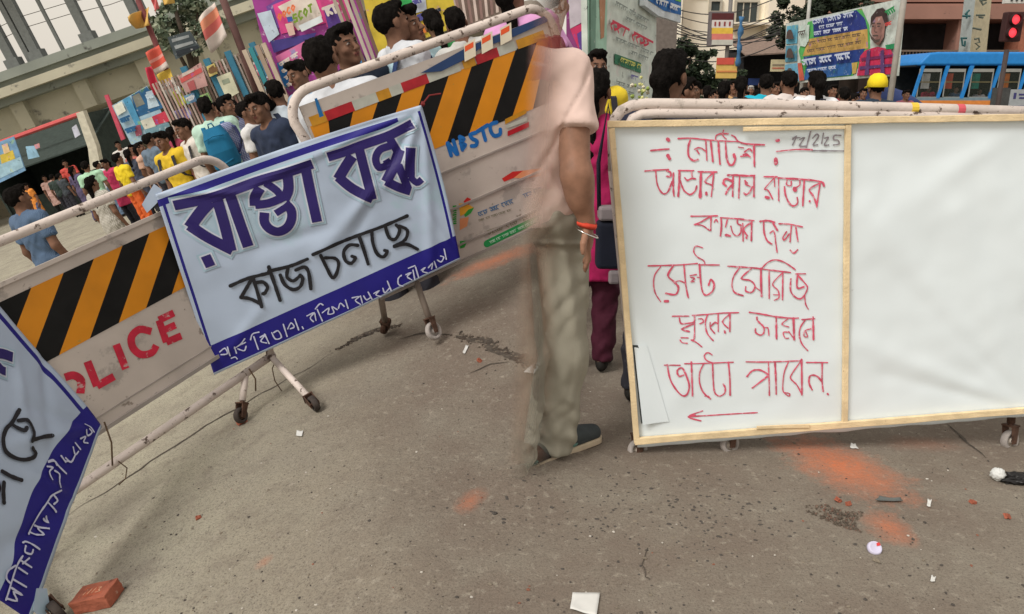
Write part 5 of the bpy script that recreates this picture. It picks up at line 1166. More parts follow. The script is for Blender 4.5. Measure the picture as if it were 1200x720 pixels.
# ------------------------------------------------------------------ background helpers
def bplane(fr, a, b_):
    A = at_y(fr, *a); B = at_y(fr, *b_); return Plane(fr, (A[0], A[1], 0), (B[0]-A[0], B[1]-A[1], 0))
def flat(pl, polys, z0=0.0, th=.03):
    """printed board: first polygon is the backing slab, the rest lie on it one above the other"""
    b = MB(); b.prism(pl.uvs(polys[0][1]), z0-th, z0, 0)
    for i, (m, pts) in enumerate(polys[1:]): b.poly(pl.uvs(pts), z0+.004+.003*i, i+1)
    return b
def printed(m):
    n = m.name+'_print'
    if n in MATS: return MATS[n]
    b = [x for x in m.node_tree.nodes if x.type == 'MIX'][0].inputs[6].default_value; c = np.array(b[:3]); l = float(c.mean())
    hi = tuple(np.clip(c*.55+.38, 0, .8)); lo = tuple(c*.35); sw = tuple(np.clip(np.array((c[1], c[2], c[0]))*.6+c*.4, 0, 1))
    return mat(n, tuple(c), .7, .22, 5, spots=[(sw, .60, 4), (hi if l < .3 else lo, .62, 11), (lo if l < .3 else hi, .66, 17)])
def mats_of(polys): return [printed(m) for m, _ in polys]
def leaf_tree(fr, blobs, base, label, name='tree', leaf=.16, n=2600, cols=((38, 52, 34), (58, 72, 44), (24, 34, 24)), trunk=True, seed=1, cat='tree', group=None, trunk_r=.14):
    """blobs: (px, py, depth, radius px); leaves fill the volume of each clump"""
    rnd = random.Random(seed); pts = [(at_y(fr, x, y, d), r*d/F) for x, y, d, r in blobs]; bx = at_y(fr, *base)
    root = thing(name, label, cat, FRAME[fr] @ Matrix.Translation((bx[0], bx[1], 0)), group); inv = Matrix.Translation((-bx[0], -bx[1], 0))
    b = MB(); tot = sum(r**2 for _, r in pts)
    for c, r in pts:
        subs = [(c+np.array([rnd.gauss(0, .5), rnd.gauss(0, .5), rnd.gauss(0, .45)])*r, r*rnd.uniform(.25, .45)) for _ in range(9)]
        for _ in range(int(n*r*r/tot)):
            sc_, sr = rnd.choice(subs); v = Vector((rnd.gauss(0, 1), rnd.gauss(0, 1), rnd.gauss(0, 1))).normalized()*sr*rnd.random()**.4
            p = Vector(tuple(sc_))+v; u = Vector((rnd.gauss(0, 1), rnd.gauss(0, 1), rnd.gauss(0, .5))).normalized(); w = u.orthogonal().normalized(); w = (w+u.cross(w)*rnd.uniform(-1, 1)).normalized(); l = leaf*rnd.uniform(.6, 1.3)
            b.add([p-u*l*.5, p+w*l*.24, p+u*l*.5, p-w*l*.24], [(0, 1, 2, 3)], rnd.choices((0, 1, 2), (5, 3, 3))[0])
    b.build('crown', [cmat(*c, .7, .25) for c in cols], root, inv)
    if trunk:
        t = MB(); top = Vector(tuple(pts[0][0])); t0 = Vector((bx[0], bx[1], -.2)); mid = (t0+top)/2+Vector((.1, 0, 0)); t.tube([t0, mid, top], [trunk_r, trunk_r*.75, trunk_r*.4], 9)
        for c, r in pts[1:]: e = Vector(tuple(c)); t.tube([mid, (mid+e)/2+Vector((0, 0, .2)), e], [trunk_r*.5, trunk_r*.35, trunk_r*.15], 7)
        t.build('trunk', cmat(70, 60, 50, .9, .25), root, inv, smooth=True)
    return root

# ------------------------------------------------------------------ left background: raised station platform and everything along its fence
concrete = mat('old_concrete', srgb((186, 182, 162)), .9, .14, .7, coord='Object', spots=[((.20, .19, .16), .60, .9), ((.14, .13, .11), .66, 2.5)])
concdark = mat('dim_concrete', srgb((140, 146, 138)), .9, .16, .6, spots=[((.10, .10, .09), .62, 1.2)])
po = bplane('L', (0, 110, 30), (170, 50, 30)); zA = lambda x, y: po.uv(x, y)[1]
pt = thing('station_platform', 'raised concrete railway platform with grey posts against the pale sky at top left', 'station', po.M)
UR = po.uv(600, -60)[0]; zt_, zm_, zb_2 = zA(85, 58), zA(85, 96), zA(80, 134)
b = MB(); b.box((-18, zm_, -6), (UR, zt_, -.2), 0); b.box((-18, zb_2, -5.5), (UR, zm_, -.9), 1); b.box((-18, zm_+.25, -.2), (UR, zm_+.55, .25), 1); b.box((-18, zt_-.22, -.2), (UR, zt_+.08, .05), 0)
for u in np.arange(-17, UR-1, 2.4): b.box((u, zb_2, -.9), (u+.5, zm_+.25, -.55), 1)
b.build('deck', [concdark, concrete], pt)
for (x, y, x2, y2, w) in ((28, 70, 3, 0, .30), (90, 48, 70, 0, .30), (148, 22, 137, -4, .30), (18, 74, 0, 22, .18), (57, 60, 35, 0, .11), (118, 38, 102, 0, .11), (160, 20, 152, -8, .16), (2, 84, -24, 10, .3)):
    u0 = po.uv(x, y)[0]; b = MB(); b.box((u0-w/2, zt_-.1, -1.2-w/2), (u0+w/2, zt_+5.6, -1.2+w/2)); 
    if w > .2: b.box((u0-w*.8, zt_+.0, -1.2-w*.8), (u0+w*.8, zt_+.5, -1.2+w*.8))
    b.build('post', cmat(122, 126, 124, .8, .12), pt)
b = MB()
for z in (zt_+1.25, zt_+1.62): b.tube([(u, z+.12*math.sin(u*.9)-.06, -1.2) for u in np.arange(-18, UR, 1.5)], .012, 5)
b.build('cable', cmat(90, 84, 80), pt)
b = MB(); b.box((-18, zt_+5.6, -7), (UR, zt_+5.75, 1.0)); b.build('roof', cmat(90, 94, 96), pt)
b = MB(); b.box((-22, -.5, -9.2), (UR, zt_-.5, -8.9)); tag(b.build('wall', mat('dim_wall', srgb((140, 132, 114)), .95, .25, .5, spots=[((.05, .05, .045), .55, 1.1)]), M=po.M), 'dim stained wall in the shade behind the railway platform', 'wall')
# stall under the platform
ps = bplane('L', (15, 165, 25), (95, 131, 25))
s_ = thing('market_stall', 'dark shop stall with a red edged awning under the platform', 'stall', ps.M); d0 = cmat(56, 66, 62, .9, .2)
zs_ = ps.uv(50, 150)[1]; ul, ur = ps.uv(-30, 180)[0], ps.uv(93, 131)[0]
b = MB(); b.box((ul, 0, -2.5), (ur, zs_, -2.4)); b.box((ul, 0, -2.4), (ul+.06, zs_, .0)); b.box((ur-.06, 0, -2.4), (ur, zs_, 0)); b.box((ul, .0, -.6), (ur-.5, .8, -.1)); b.build('booth', d0, s_)
b = MB(); b.hexa([(ul-.2, zs_-.9, .9), (ur+.2, zs_-.9, .9), (ur+.1, zs_, -2.5), (ul-.1, zs_, -2.5)], [(ul-.2, zs_-.86, .9), (ur+.2, zs_-.86, .9), (ur+.1, zs_+.04, -2.5), (ul-.1, zs_+.04, -2.5)]); b.build('awning', d0, s_)
b = MB(); b.tube([(ul-.2, zs_, .0), (ur, zs_+.02, 0)], .07, 6); b.build('awning_edge', cmat(206, 96, 96), s_)
pp = bplane('L', (-20, 175, 23), (32, 155, 23))
PO = [(cmat(120, 160, 196), [(-30, 178), (16, 160), (30, 200), (-16, 222)]), (cmat(214, 190, 80), [(0, 182), (15, 176), (18, 186), (2, 193)]), (cmat(160, 196, 214), [(-8, 196), (24, 184), (28, 196), (-10, 214)]), (cmat(226, 196, 150), [(2, 170), (9, 168), (12, 178), (5, 181)])]
tag(flat(pp, PO).build('poster', mats_of(PO), M=pp.M), 'blue and yellow poster board at the left edge of the photo', 'poster')
pp = bplane('L', (90, 132, 22), (112, 125, 22)); b = MB(); b.prism(pp.uvs([(89, 133), (97, 130), (113, 172), (118, 196), (106, 200), (103, 174)]), -.25, .0)
tag(b.build('pillar', cmat(206, 202, 184, .9, .15), M=pp.M), 'cream painted pillar beside the dark stall', 'pillar')
PO = [(cmat(146, 188, 214), [(30, 172), (40, 171), (46, 184), (33, 187)]), (cmat(214, 150, 150), [(40, 170), (46, 168), (47, 173), (42, 175)])]
tag(flat(pp, PO).build('poster', mats_of(PO), M=pp.M), 'pale blue paper hung in the mouth of the dark stall', 'poster')
PO = [(cmat(196, 200, 216), [(84, 150), (89, 146), (94, 158), (88, 162)])]
tag(flat(pp, PO).build('hanging_cloth', mats_of(PO), M=pp.M), 'white cloth hanging beside the cream pillar', 'cloth')
pp = bplane('L', (132, 125, 20), (200, 100, 20))
PO = [(cmat(158, 188, 206), [(131, 124), (172, 101), (202, 155), (154, 170)]), (cmat(44, 96, 140), [(154, 112), (172, 102), (193, 126), (160, 138)]), (cmat(126, 128, 120), [(155, 113), (163, 109), (170, 122), (160, 126)]), (cmat(186, 206, 220), [(171, 108), (178, 106), (187, 124), (174, 128)]), (cmat(196, 62, 84), [(178, 137), (194, 130), (199, 142), (182, 147)]), (cmat(206, 206, 192), [(164, 142), (178, 137), (183, 148), (170, 152)]), (cmat(110, 146, 160), [(170, 152), (198, 144), (201, 153), (172, 161)]), (cmat(80, 150, 190), [(144, 117), (152, 113), (168, 150), (164, 156)]), (cmat(222, 226, 214), [(133, 124), (143, 119), (148, 130), (138, 136)]), (cmat(150, 80, 96), [(157, 148), (165, 146), (167, 158), (160, 160)])]
fb = flat(pp, PO); scribble(fb, pp, (172, 112), (184, 108), 4, .05, .05, 3, 1); scribble(fb, pp, (142, 140), (152, 136), 4, .05, .05, 1, 2); scribble(fb, pp, (148, 152), (160, 148), 4, .05, .05, 1, 9)
tag(fb.build('hoarding', mats_of(PO), M=pp.M), 'blue and white printed hoarding between the cream pillar and the party flags', 'hoarding')
pp = bplane('L', (122, 112, 21), (150, 103, 21)); b = MB(); b.prism(pp.uvs([(122, 112), (126, 111), (146, 163), (142, 165)]), -.08, 0); tag(b.build('post', cmat(200, 84, 104), M=pp.M), 'thin pink painted post at the left edge of the blue hoarding', 'post')
# flag pole cluster
pf = bplane('L', (160, 60, 15), (225, 40, 15)); b = MB(); b.tube([(*pf.uv(236, 190), -.12), (*pf.uv(155, -10), -.12)], .05, 8)
tag(b.build('flag_pole', cmat(112, 62, 62, .8, .2), M=pf.M, smooth=True), 'leaning reddish pole carrying the row of party flags', 'pole')
def flag(poly_l, label, cat='flag', pl=None, group='party flags on the pole', nm='flag', wav=.05):
    pl = pl or pf; base = pl.uvs(poly_l[0][1]); b = MB(); n = 8
    A_, B_, C_, D_ = [np.array(q) for q in base]
    for j in range(n+1):
        for i in range(n+1):
            s, t = i/n, j/n; p = (A_*(1-s)+B_*s)*(1-t)+(D_*(1-s)+C_*s)*t; b.v.append((p[0], p[1], wav*math.sin(s*5+t*3+A_[0]*4)))
    for j in range(n):
        for i in range(n):
            t = (j+.5)/n; k = 0
            for q, (m, th) in enumerate(poly_l[1:]):
                if t > th: k = q+1
            b.f.append((j*(n+1)+i, (j+1)*(n+1)+i, (j+1)*(n+1)+i+1, j*(n+1)+i+1)); b.m.append(k)
    o = b.build(nm, [poly_l[0][0]]+[m for m, _ in poly_l[1:]], M=pl.M, smooth=True); md = o.modifiers.new('t', 'SOLIDIFY'); md.thickness = .008
    return tag(o, label, cat, group)
wt = cmat(206, 196, 190); rd = cmat(206, 92, 76); pk = cmat(206, 62, 86); ye = cmat(206, 178, 62)
flag([(rd, [(171, 62), (185, 53), (199, 78), (183, 88)]), (cmat(214, 150, 140), .35), (rd, .55), (wt, .78)], 'red flag banded in pale stripes, uppermost big flag on the leaning pole')
flag([(pk, [(170, 80), (176, 78), (189, 106), (181, 112)])], 'plain crimson flag left of the yellow one on the leaning pole')
flag([(cmat(206, 176, 76), [(184, 88), (198, 80), (206, 96), (192, 102)]), (wt, .8)], 'mustard flag under the striped red one on the leaning pole')
flag([(cmat(196, 206, 206), [(192, 102), (208, 95), (214, 108), (198, 114)])], 'pale grey flag between mustard and lime flags on the leaning pole')
flag([(cmat(190, 192, 62), [(201, 109), (213, 103), (220, 121), (209, 127)])], 'lime yellow flag low on the leaning pole')
flag([(cmat(120, 112, 166), [(205, 130), (222, 126), (226, 138), (209, 142)])], 'violet printed flag lowest on the leaning pole')
flag([(cmat(206, 166, 92), [(152, 20), (172, 8), (178, 30), (158, 34)])], 'tattered amber flag high on the leaning pole', wav=.14)
flag([(cmat(214, 112, 112), [(176, -4), (184, -6), (186, 10), (181, 15)])], 'narrow salmon flag at the top edge of the photo')
flag([(cmat(206, 170, 90), [(187, -6), (203, -8), (204, 4), (192, 6)])], 'short amber flag beside the salmon one at the top edge')
PO = [(cmat(70, 80, 84), [(196, 44), (222, 36), (234, 56), (206, 70)]), (cmat(150, 156, 158), [(201, 46), (221, 41), (222, 44), (202, 50)]), (cmat(150, 156, 158), [(204, 54), (226, 48), (227, 51), (206, 58)]), (cmat(40, 46, 52), [(206, 60), (232, 53), (233, 57), (208, 66)])]
tag(flat(pf, PO).build('sign', mats_of(PO), M=pf.M), 'dark grey sign with pale bands behind the party flags', 'sign')
# near flag on a brown pole
pg = bplane('L', (232, 20, 10), (290, 0, 10)); b = MB(); b.tube([(*pg.uv(258, -6), -.06), (*pg.uv(285, 66), -.06), (*pg.uv(312, 140), -.06)], .045, 8)
tag(b.build('flag_pole', cmat(92, 66, 62, .8, .2), M=pg.M, smooth=True), 'thick dark brown pole with a white and orange flag', 'pole')
flag([(cmat(214, 200, 190), [(233, 22), (250, 3), (267, 42), (248, 63)]), (cmat(222, 146, 116), .12), (cmat(206, 110, 104), .42), (cmat(214, 204, 196), .64)], 'white flag with an orange and rose centre on the brown pole', pl=pg, group=None)
leaf_tree('L', [(205, 10, 24, 26), (190, 30, 24, 18), (228, 40, 24, 22), (232, 8, 24, 18)], (215, 120, 24), 'green tree behind the party flags', leaf=.22, n=1500, cols=((110, 122, 100), (84, 98, 80), (132, 138, 116)), seed=3)
# fence along the platform foot
pw = bplane('L', (200, 140, 13), (330, 92, 13))
fe = thing('fence', 'pale picket railing with blue posts behind the schoolchildren', 'fence', pw.M)
def pickets(pl, x0, y0, x1, y1, z0, z1, step, w, ms, name, parent, lean=0):
    u0, u1 = pl.uv(x0, y0)[0], pl.uv(x1, y1)[0]; b = MB(); i = 0
    for u in np.arange(u0, u1, step): b.box((u, z0, -w/2), (u+w, z1, w/2), i % len(ms)); i += 1
    for z in (z0+.25, (z0+z1)/2, z1-.15): b.box((u0, z, -w), (u1, z+.05, -w/2), 0)
    return b.build(name, ms, parent)
zf0, zf1 = .25, pw.uv(270, 66)[1]
pickets(pw, 198, 140, 345, 90, zf0, zf1, .052, .026, [cmat(190, 172, 162), cmat(170, 132, 126), cmat(196, 186, 178), cmat(140, 118, 110)], 'pickets', fe)
for x, y in ((256, 100), (280, 90), (229, 108), (308, 80)):
    u = pw.uv(x, y)[0]; b = MB(); b.box((u-.045, 0, -.02), (u+.045, zf1+.08, .07)); b.build('post', cmat(60, 122, 150, .7, .12), fe)
PO = [(cmat(206, 206, 180), [(256, 90), (272, 84), (282, 108), (268, 116)]), (cmat(150, 160, 140), [(262, 94), (270, 91), (272, 96), (264, 99)])]
tag(flat(pw, PO, .13).build('notice', mats_of(PO), M=pw.M), 'cream notice sheet fixed to the picket railing between two blue posts', 'notice')
PO = [(cmat(190, 150, 146), [(211, 90), (238, 73), (246, 100), (222, 108)]), (cmat(206, 92, 90), [(214, 92), (238, 79), (240, 84), (216, 97)]), (cmat(214, 196, 186), [(216, 86), (230, 80), (231, 83), (217, 90)]), (cmat(170, 90, 92), [(222, 97), (230, 93), (233, 104), (226, 106)])]
tag(flat(pw, PO, .14).build('banner', mats_of(PO), M=pw.M), 'faded red and white banner tied to the picket railing', 'banner')
for k, (q, c, c2, lab) in enumerate((
    ([(236, 112), (246, 108), (251, 121), (241, 125)], (150, 190, 120), (90, 120, 80), 'small green poster low on the picket railing beside the faded banner'),
    ([(290, 74), (300, 70), (307, 88), (297, 92)], (196, 110, 130), (220, 200, 200), 'small rose poster on the picket railing right of the cream notice'),
    ([(218, 112), (229, 108), (233, 118), (222, 122)], (110, 150, 190), (210, 214, 220), 'small blue poster on the picket railing under the faded banner'),
    ([(244, 78), (253, 74), (257, 86), (248, 90)], (206, 190, 120), (120, 90, 60), 'small yellow poster high on the picket railing left of the cream notice'),
    ([(308, 92), (318, 88), (323, 102), (313, 106)], (190, 190, 200), (120, 60, 90), 'small grey poster low on the picket railing near the pink hoarding'))):
    PO = [(cmat(*c), q), (cmat(*c2), [(q[0][0]+2.5, q[0][1]+2.5), (q[1][0]-1, q[1][1]+2), (q[1][0]+.5, q[1][1]+5), (q[0][0]+4, q[0][1]+6)])]
    fb = flat(pw, PO, .12); scribble(fb, pw, (q[3][0], q[3][1]-7), (q[2][0], q[2][1]-7), 3, .03, .16, 1, 90+k)
    tag(fb.build('poster', mats_of(PO), M=pw.M), lab, 'poster', 'small posters on the picket railing')
# colourful hoardings by the near pavement
ph = bplane('L', (305, 60, 9.5), (425, 20, 9.0))
PH = [(cmat(150, 62, 138), [(290, -22), (402, -60), (446, 88), (330, 140)]), (cmat(112, 72, 150), [(312, 8), (334, -6), (342, 24), (322, 36)]), (cmat(214, 74, 140), [(320, 6), (372, -16), (386, 26), (330, 40)]), (cmat(216, 206, 196), [(326, 8), (366, -12), (378, 20), (350, 36)]),
      (cmat(190, 206, 222), [(302, 16), (318, 12), (328, 40), (316, 50)]), (cmat(196, 70, 130), [(372, -14), (404, -26), (414, 22), (384, 32)]), (cmat(90, 62, 140), [(380, 10), (394, 4), (402, 30), (386, 34)]), (cmat(70, 60, 130), [(318, 48), (372, 38), (368, 46), (322, 62)]), (cmat(206, 112, 160), [(324, 66), (366, 44), (358, 92), (338, 98)]), (cmat(46, 120, 190), [(326, 74), (334, 70), (342, 96), (334, 104)]),
      (cmat(214, 196, 84), [(402, 38), (414, 34), (422, 62), (404, 66)]), (cmat(56, 140, 200), [(408, 66), (424, 58), (432, 76), (420, 86)]), (cmat(196, 214, 206), [(374, 44), (386, 42), (392, 60), (378, 66)]), (cmat(214, 180, 170), [(336, 28), (345, 26), (348, 40), (341, 42)]), (cmat(60, 90, 170), [(338, 20), (344, 19), (346, 24), (340, 26)]), (cmat(214, 222, 226), [(352, 30), (378, 18), (381, 25), (356, 37)])]
fb = flat(ph, PH, 0, .05)
def word(b, pl, glyphs, p0, ux, uy, w, z, mi):
    """block letters from unit strokes; p0 origin, ux/uy photo-pixel axes"""
    for gx, st in glyphs:
        for s in st: b.stroke([pl.uv(p0[0]+(gx+x)*ux[0]+y*uy[0], p0[1]+(gx+x)*ux[1]+y*uy[1]) for x, y in s], w, z, mi, 'butt', None, .05)
S_ = [[(.8, .9), (.2, 1), (.1, .6), (.7, .45), (.7, .05), (.05, .1)]]; Cc = [[(.8, .85), (.4, 1), (.1, .5), (.4, 0), (.8, .15)]]; O_ = [[(.4, 1), (.1, .5), (.4, 0), (.75, .5), (.4, 1)]]; T_ = [[(.0, 1), (.8, 1)], [(.4, 1), (.4, 0)]]
nmat = len(PH); word(fb, ph, [(0, S_), (1, Cc), (2, O_), (3, T_)], (347, 27), (6, -3.6), (-1.5, -9), .022, .055, nmat)
word(fb, ph, [(0, O_), (1, O_), (2, Cc), (3, O_)], (329, 24), (5.2, -3.4), (-1, -7), .02, .055, nmat+1)
for i in range(4): scribble(fb, ph, (330+i*3, 74+i*8), (352+i*3, 60+i*8), 3.5, .014, .055, 3, 20+i)
scribble(fb, ph, (381, 10), (398, 4), 9, .03, .055, 3, 31)
tag(fb.build('hoarding', mats_of(PH)+[cmat(120, 150, 50), cmat(226, 120, 76)], M=ph.M), 'pink and purple event hoarding with green lettering SCOT behind the barricade', 'hoarding')
pl3 = bplane('L', (404, 40, 8.6), (440, 28, 8.6)); zt3 = 2.6
f3 = thing('fence', 'rusty pale corrugated fence panel between the pink and the yellow hoarding', 'fence', pl3.M)
pickets(pl3, 405, 40, 434, 32, .1, zt3, .055, .034, [cmat(176, 164, 150), cmat(120, 96, 84), cmat(196, 186, 172)], 'bars', f3)
pl4 = bplane('L', (300, 100, 9.3), (335, 90, 9.3)); f4 = thing('fence', 'short railing of cream and teal bars at the left end of the pink hoarding', 'fence', pl4.M)
pickets(pl4, 297, 90, 326, 84, .1, pl4.uv(305, 52)[1], .075, .05, [cmat(196, 180, 160), cmat(60, 140, 150), cmat(170, 150, 132)], 'bars', f4)
py_ = bplane('L', (430, 20, 10), (530, -14, 10))
PY = [(cmat(222, 200, 72), [(424, -10), (528, -50), (540, 30), (440, 66)]), (cmat(60, 172, 92), [(452, 4), (482, -10), (488, 14), (464, 22)]), (cmat(100, 184, 214), [(474, 20), (486, 16), (490, 28), (478, 32)]), (cmat(196, 206, 220), [(482, -2), (498, -8), (500, 12), (486, 16)]), (cmat(222, 130, 60), [(488, 32), (498, 28), (500, 38), (490, 42)]), (cmat(90, 90, 160), [(488, 18), (498, 14), (500, 22), (490, 26)]), (cmat(50, 60, 80), [(508, 12), (516, 9), (517, 13), (509, 16)])]
fb = flat(py_, PY, 0, .05); scribble(fb, py_, (484, 2), (497, -3), 4, .02, .04, 5, 41)
tag(fb.build('hoarding', mats_of(PY), M=py_.M), 'yellow hoarding with a green patch behind the students at the top of the photo', 'hoarding')
pz = bplane('L', (526, 10, 9.4), (600, -16, 9.4)); PZ = [(cmat(196, 180, 170), [(524, -30), (590, -60), (600, 12), (540, 36)])]
fb = flat(pz, PZ, 0, .04)
for i in range(9): fb.prism(pz.uvs([(528+i*7, -30-i*2.5), (530.5+i*7, -31-i*2.5), (542+i*6, 32-i*2.5), (539+i*6, 33-i*2.5)]), .0, .05, 1+i % 2)
tag(fb.build('shutter', [PZ[0][0], cmat(146, 118, 112), cmat(214, 196, 186)], M=pz.M), 'pale pink ribbed shop shutter above the second barricade', 'shutter')

# ------------------------------------------------------------------ right background
def rect3(fr, x0, y0, x1, y1, d):
    a = at_y(fr, x0, y1, d); c = at_y(fr, x1, y0, d); return a[0], c[0], a[2], c[2]
# cream block of flats
bx0, bx1, bz0, bz1 = rect3('R', 772, -60, 1000, 105, 46)
bc = thing('apartment_building', 'cream plastered block of flats with dark windows behind the trees', 'building', Matrix.Translation(((bx0+bx1)/2, 46, 0)))
ox = (bx0+bx1)/2; cream = mat('cream_plaster', srgb((240, 232, 214)), .9, .07, .5, spots=[((.34, .30, .25), .66, 1.2)])
b = MB(); b.xzy((bx0-ox, 0, 0), (bx1-ox, 13, 10)); x_ = rect3('R', 775, 0, 795, 20, 46); b.xzy((x_[0]-ox-.4, 0, -1.2), (x_[1]-ox, 13, .05)); x_ = rect3('R', 895, 0, 900, 20, 46); b.xzy((x_[0]-ox, 0, -.8), (bx1-ox, 13, .05), 0)
b.build('wall', cream, bc)
for (x0, y0, x1, y1) in ((791, 14, 798, 35), (833, 2, 844, 13), (862, 3, 888, 26), (813, -22, 826, -6)):
    q = rect3('R', x0, y0, x1, y1, 45.9); b = MB(); w = .12; X0, X1, Z0, Z1 = q[0]-ox, q[1]-ox, q[2], q[3]
    dz_ = -.10 if x0 < 895 else -.9
    for (a, c) in (((X0-w, Z0-w), (X1+w, Z0)), ((X0-w, Z1), (X1+w, Z1+w)), ((X0-w, Z0), (X0, Z1)), ((X1, Z0), (X1+w, Z1))): b.box((a[0], dz_-.06, a[1]), (c[0], .02, c[1]))
    if x0 > 895: pass
    if X1-X0 > .8:
        for k in (1, 2): b.box((X0+(X1-X0)*k/3-.03, dz_, Z0), (X0+(X1-X0)*k/3+.03, 0, Z1))
    o = b.build('window', cmat(176, 170, 156), bc); b = MB(); b.box((X0, -.05, Z0), (X1, -.02, Z1)); b.build('pane', cmat(58, 66, 66, .3), o)
q = rect3('R', 862, 26, 890, 30, 45.6); b = MB(); b.box((q[0]-ox-.3, -1.0, q[2]), (q[1]-ox+.4, .0, q[3]-.05)); b.build('sunshade', cream, bc)
# dark shop front with a brown tin awning
q = rect3('R', 860, 40, 1010, 130, 38); ox2 = (q[0]+q[1])/2
sf = thing('shop', 'dark open shop front under a sloping brown tin awning', 'shop', Matrix.Translation((ox2, 38, 0)))
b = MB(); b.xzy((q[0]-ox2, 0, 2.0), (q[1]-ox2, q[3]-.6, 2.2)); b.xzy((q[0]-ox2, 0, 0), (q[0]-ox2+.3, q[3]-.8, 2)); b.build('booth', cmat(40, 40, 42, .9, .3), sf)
za_, zb3 = at_y('R', 868, 66, 37)[2], at_y('R', 900, 46, 39)[2]; b = MB()
b.hexa([(q[0]-ox2, -1.2, za_), (q[1]-ox2, -1.2, za_+.3), (q[1]-ox2, 2.2, zb3+.3), (q[0]-ox2, 2.2, zb3)], [(q[0]-ox2, -1.2, za_+.06), (q[1]-ox2, -1.2, za_+.36), (q[1]-ox2, 2.2, zb3+.36), (q[0]-ox2, 2.2, zb3+.06)]); b.build('awning', cmat(128, 110, 100, .8, .2), sf)
qq = rect3('R', 880, 92, 900, 100, 37.5); b = MB(); b.box((qq[0]-ox2, -.2, qq[2]), (qq[1]-ox2, 0, qq[3])); b.build('blue_panel', cmat(36, 56, 106), sf)
leaf_tree('R', [(800, 82, 30, 22), (775, 92, 30, 22), (832, 92, 30, 18), (810, 60, 30, 11), (822, 72, 30, 14), (850, 105, 30, 20), (790, 110, 30, 24), (748, 96, 30, 14)], (805, 120, 30), 'dark bushy street tree in front of the cream flats', leaf=.20, n=9000, cols=((46, 60, 42), (58, 72, 48), (36, 48, 34)), seed=5)
leaf_tree('R', [(930, 18, 34, 22), (962, 14, 34, 26), (990, 26, 34, 22), (925, 44, 34, 13), (910, 40, 34, 10), (1000, 0, 34, 26), (945, -14, 34, 26)], (950, 120, 34), 'tall dark leafy tree behind the blue political billboard', leaf=.22, n=9500, cols=((44, 56, 42), (54, 66, 46), (34, 44, 32)), seed=6)
b = MB(); a = at_y('R', 948, 10, 32); b.tube([(0, 0, 0), (0, 0, 9)], .07, 8); tag(b.build('lamp_post', cmat(196, 196, 190), M=Matrix.Translation((a[0], 32, 0)), smooth=True), 'thin white pole rising behind the blue billboard', 'pole')
q = rect3('R', 903, 70, 921, 84, 36); b = MB(); b.box((q[0], 0, q[2]), (q[1], .08, q[3]), 0); b.box((q[0]+.06, -.02, q[2]+.25), (q[1]-.06, -.003, q[2]+.32), 1); b.box((q[0]+.06, -.02, q[2]+.12), (q[1]-.06, -.003, q[2]+.17), 2)
tag(b.build('sign', [cmat(206, 196, 160), cmat(150, 140, 120), cmat(196, 110, 90)], M=Matrix.Translation((0, 36, 0))), 'small cream sign left of the blue political billboard', 'sign')
# brown building with a balcony
q = rect3('R', 1000, -60, 1330, 125, 40); ox3 = (q[0]+q[1])/2
bb_ = thing('brown_building', 'terracotta building with dark openings and a balcony rail behind the blue bus', 'building', Matrix.Translation((ox3, 40, 0)))
tc = mat('terracotta', srgb((146, 110, 98)), .9, .14, .6, spots=[((.16, .10, .08), .62, 1.5)]); zq = lambda y, d=40: at_y('R', 1080, y, d)[2]; xq = lambda x, d=40: at_y('R', x, 60, d)[0]-ox3
b = MB(); b.xzy((q[0]-ox3, 0, 1.5), (q[1]-ox3, 12, 9), 0)
b.xzy((q[0]-ox3, zq(25), -1.2), (q[1]-ox3, zq(10), 1.5), 0); b.xzy((q[0]-ox3, zq(4), -.6), (q[1]-ox3, zq(-8), 1.5), 0); b.xzy((q[0]-ox3, zq(10), -1.0), (q[1]-ox3, zq(7), 1.5), 0); b.xzy((q[0]-ox3, zq(86), -1.2), (q[1]-ox3, zq(80), 1.5), 0)
for x in (1107, 1180, 1010, 1240): b.xzy((xq(x), 0, -.9), (xq(x+8), zq(20), .2), 0)
b.xzy((xq(1178), 0, -.95), (xq(1202), zq(14), .15), 1)
b.build('wall', [tc, cmat(152, 98, 78, .9, .15)], bb_)
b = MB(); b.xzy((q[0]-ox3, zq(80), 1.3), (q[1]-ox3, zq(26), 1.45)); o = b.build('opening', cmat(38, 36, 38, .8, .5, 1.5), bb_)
b = MB()
for u in np.arange(xq(1008), xq(1178), .16): b.box((u, -1.1, zq(80)), (u+.035, -1.05, zq(61)))
b.box((xq(1008), -1.13, zq(62)), (xq(1178), -1.03, zq(60))); b.build('balcony_rail', cmat(110, 96, 84), bb_)
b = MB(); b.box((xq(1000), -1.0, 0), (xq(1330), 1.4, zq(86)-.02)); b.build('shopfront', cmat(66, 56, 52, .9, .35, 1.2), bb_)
b = MB(); a = at_y('R', 1050, 93, 37); c = at_y('R', 1088, 93, 37); b.tube([(a[0], 0, a[2]), (c[0], 0, a[2])], .05, 8); tag(b.build('tube_light', mat('lit_tube', (1, .86, .55), emit=2.2), M=Matrix.Translation((0, 37, 0))), 'lit warm tube light over the dark shop left of the bus', 'lamp')
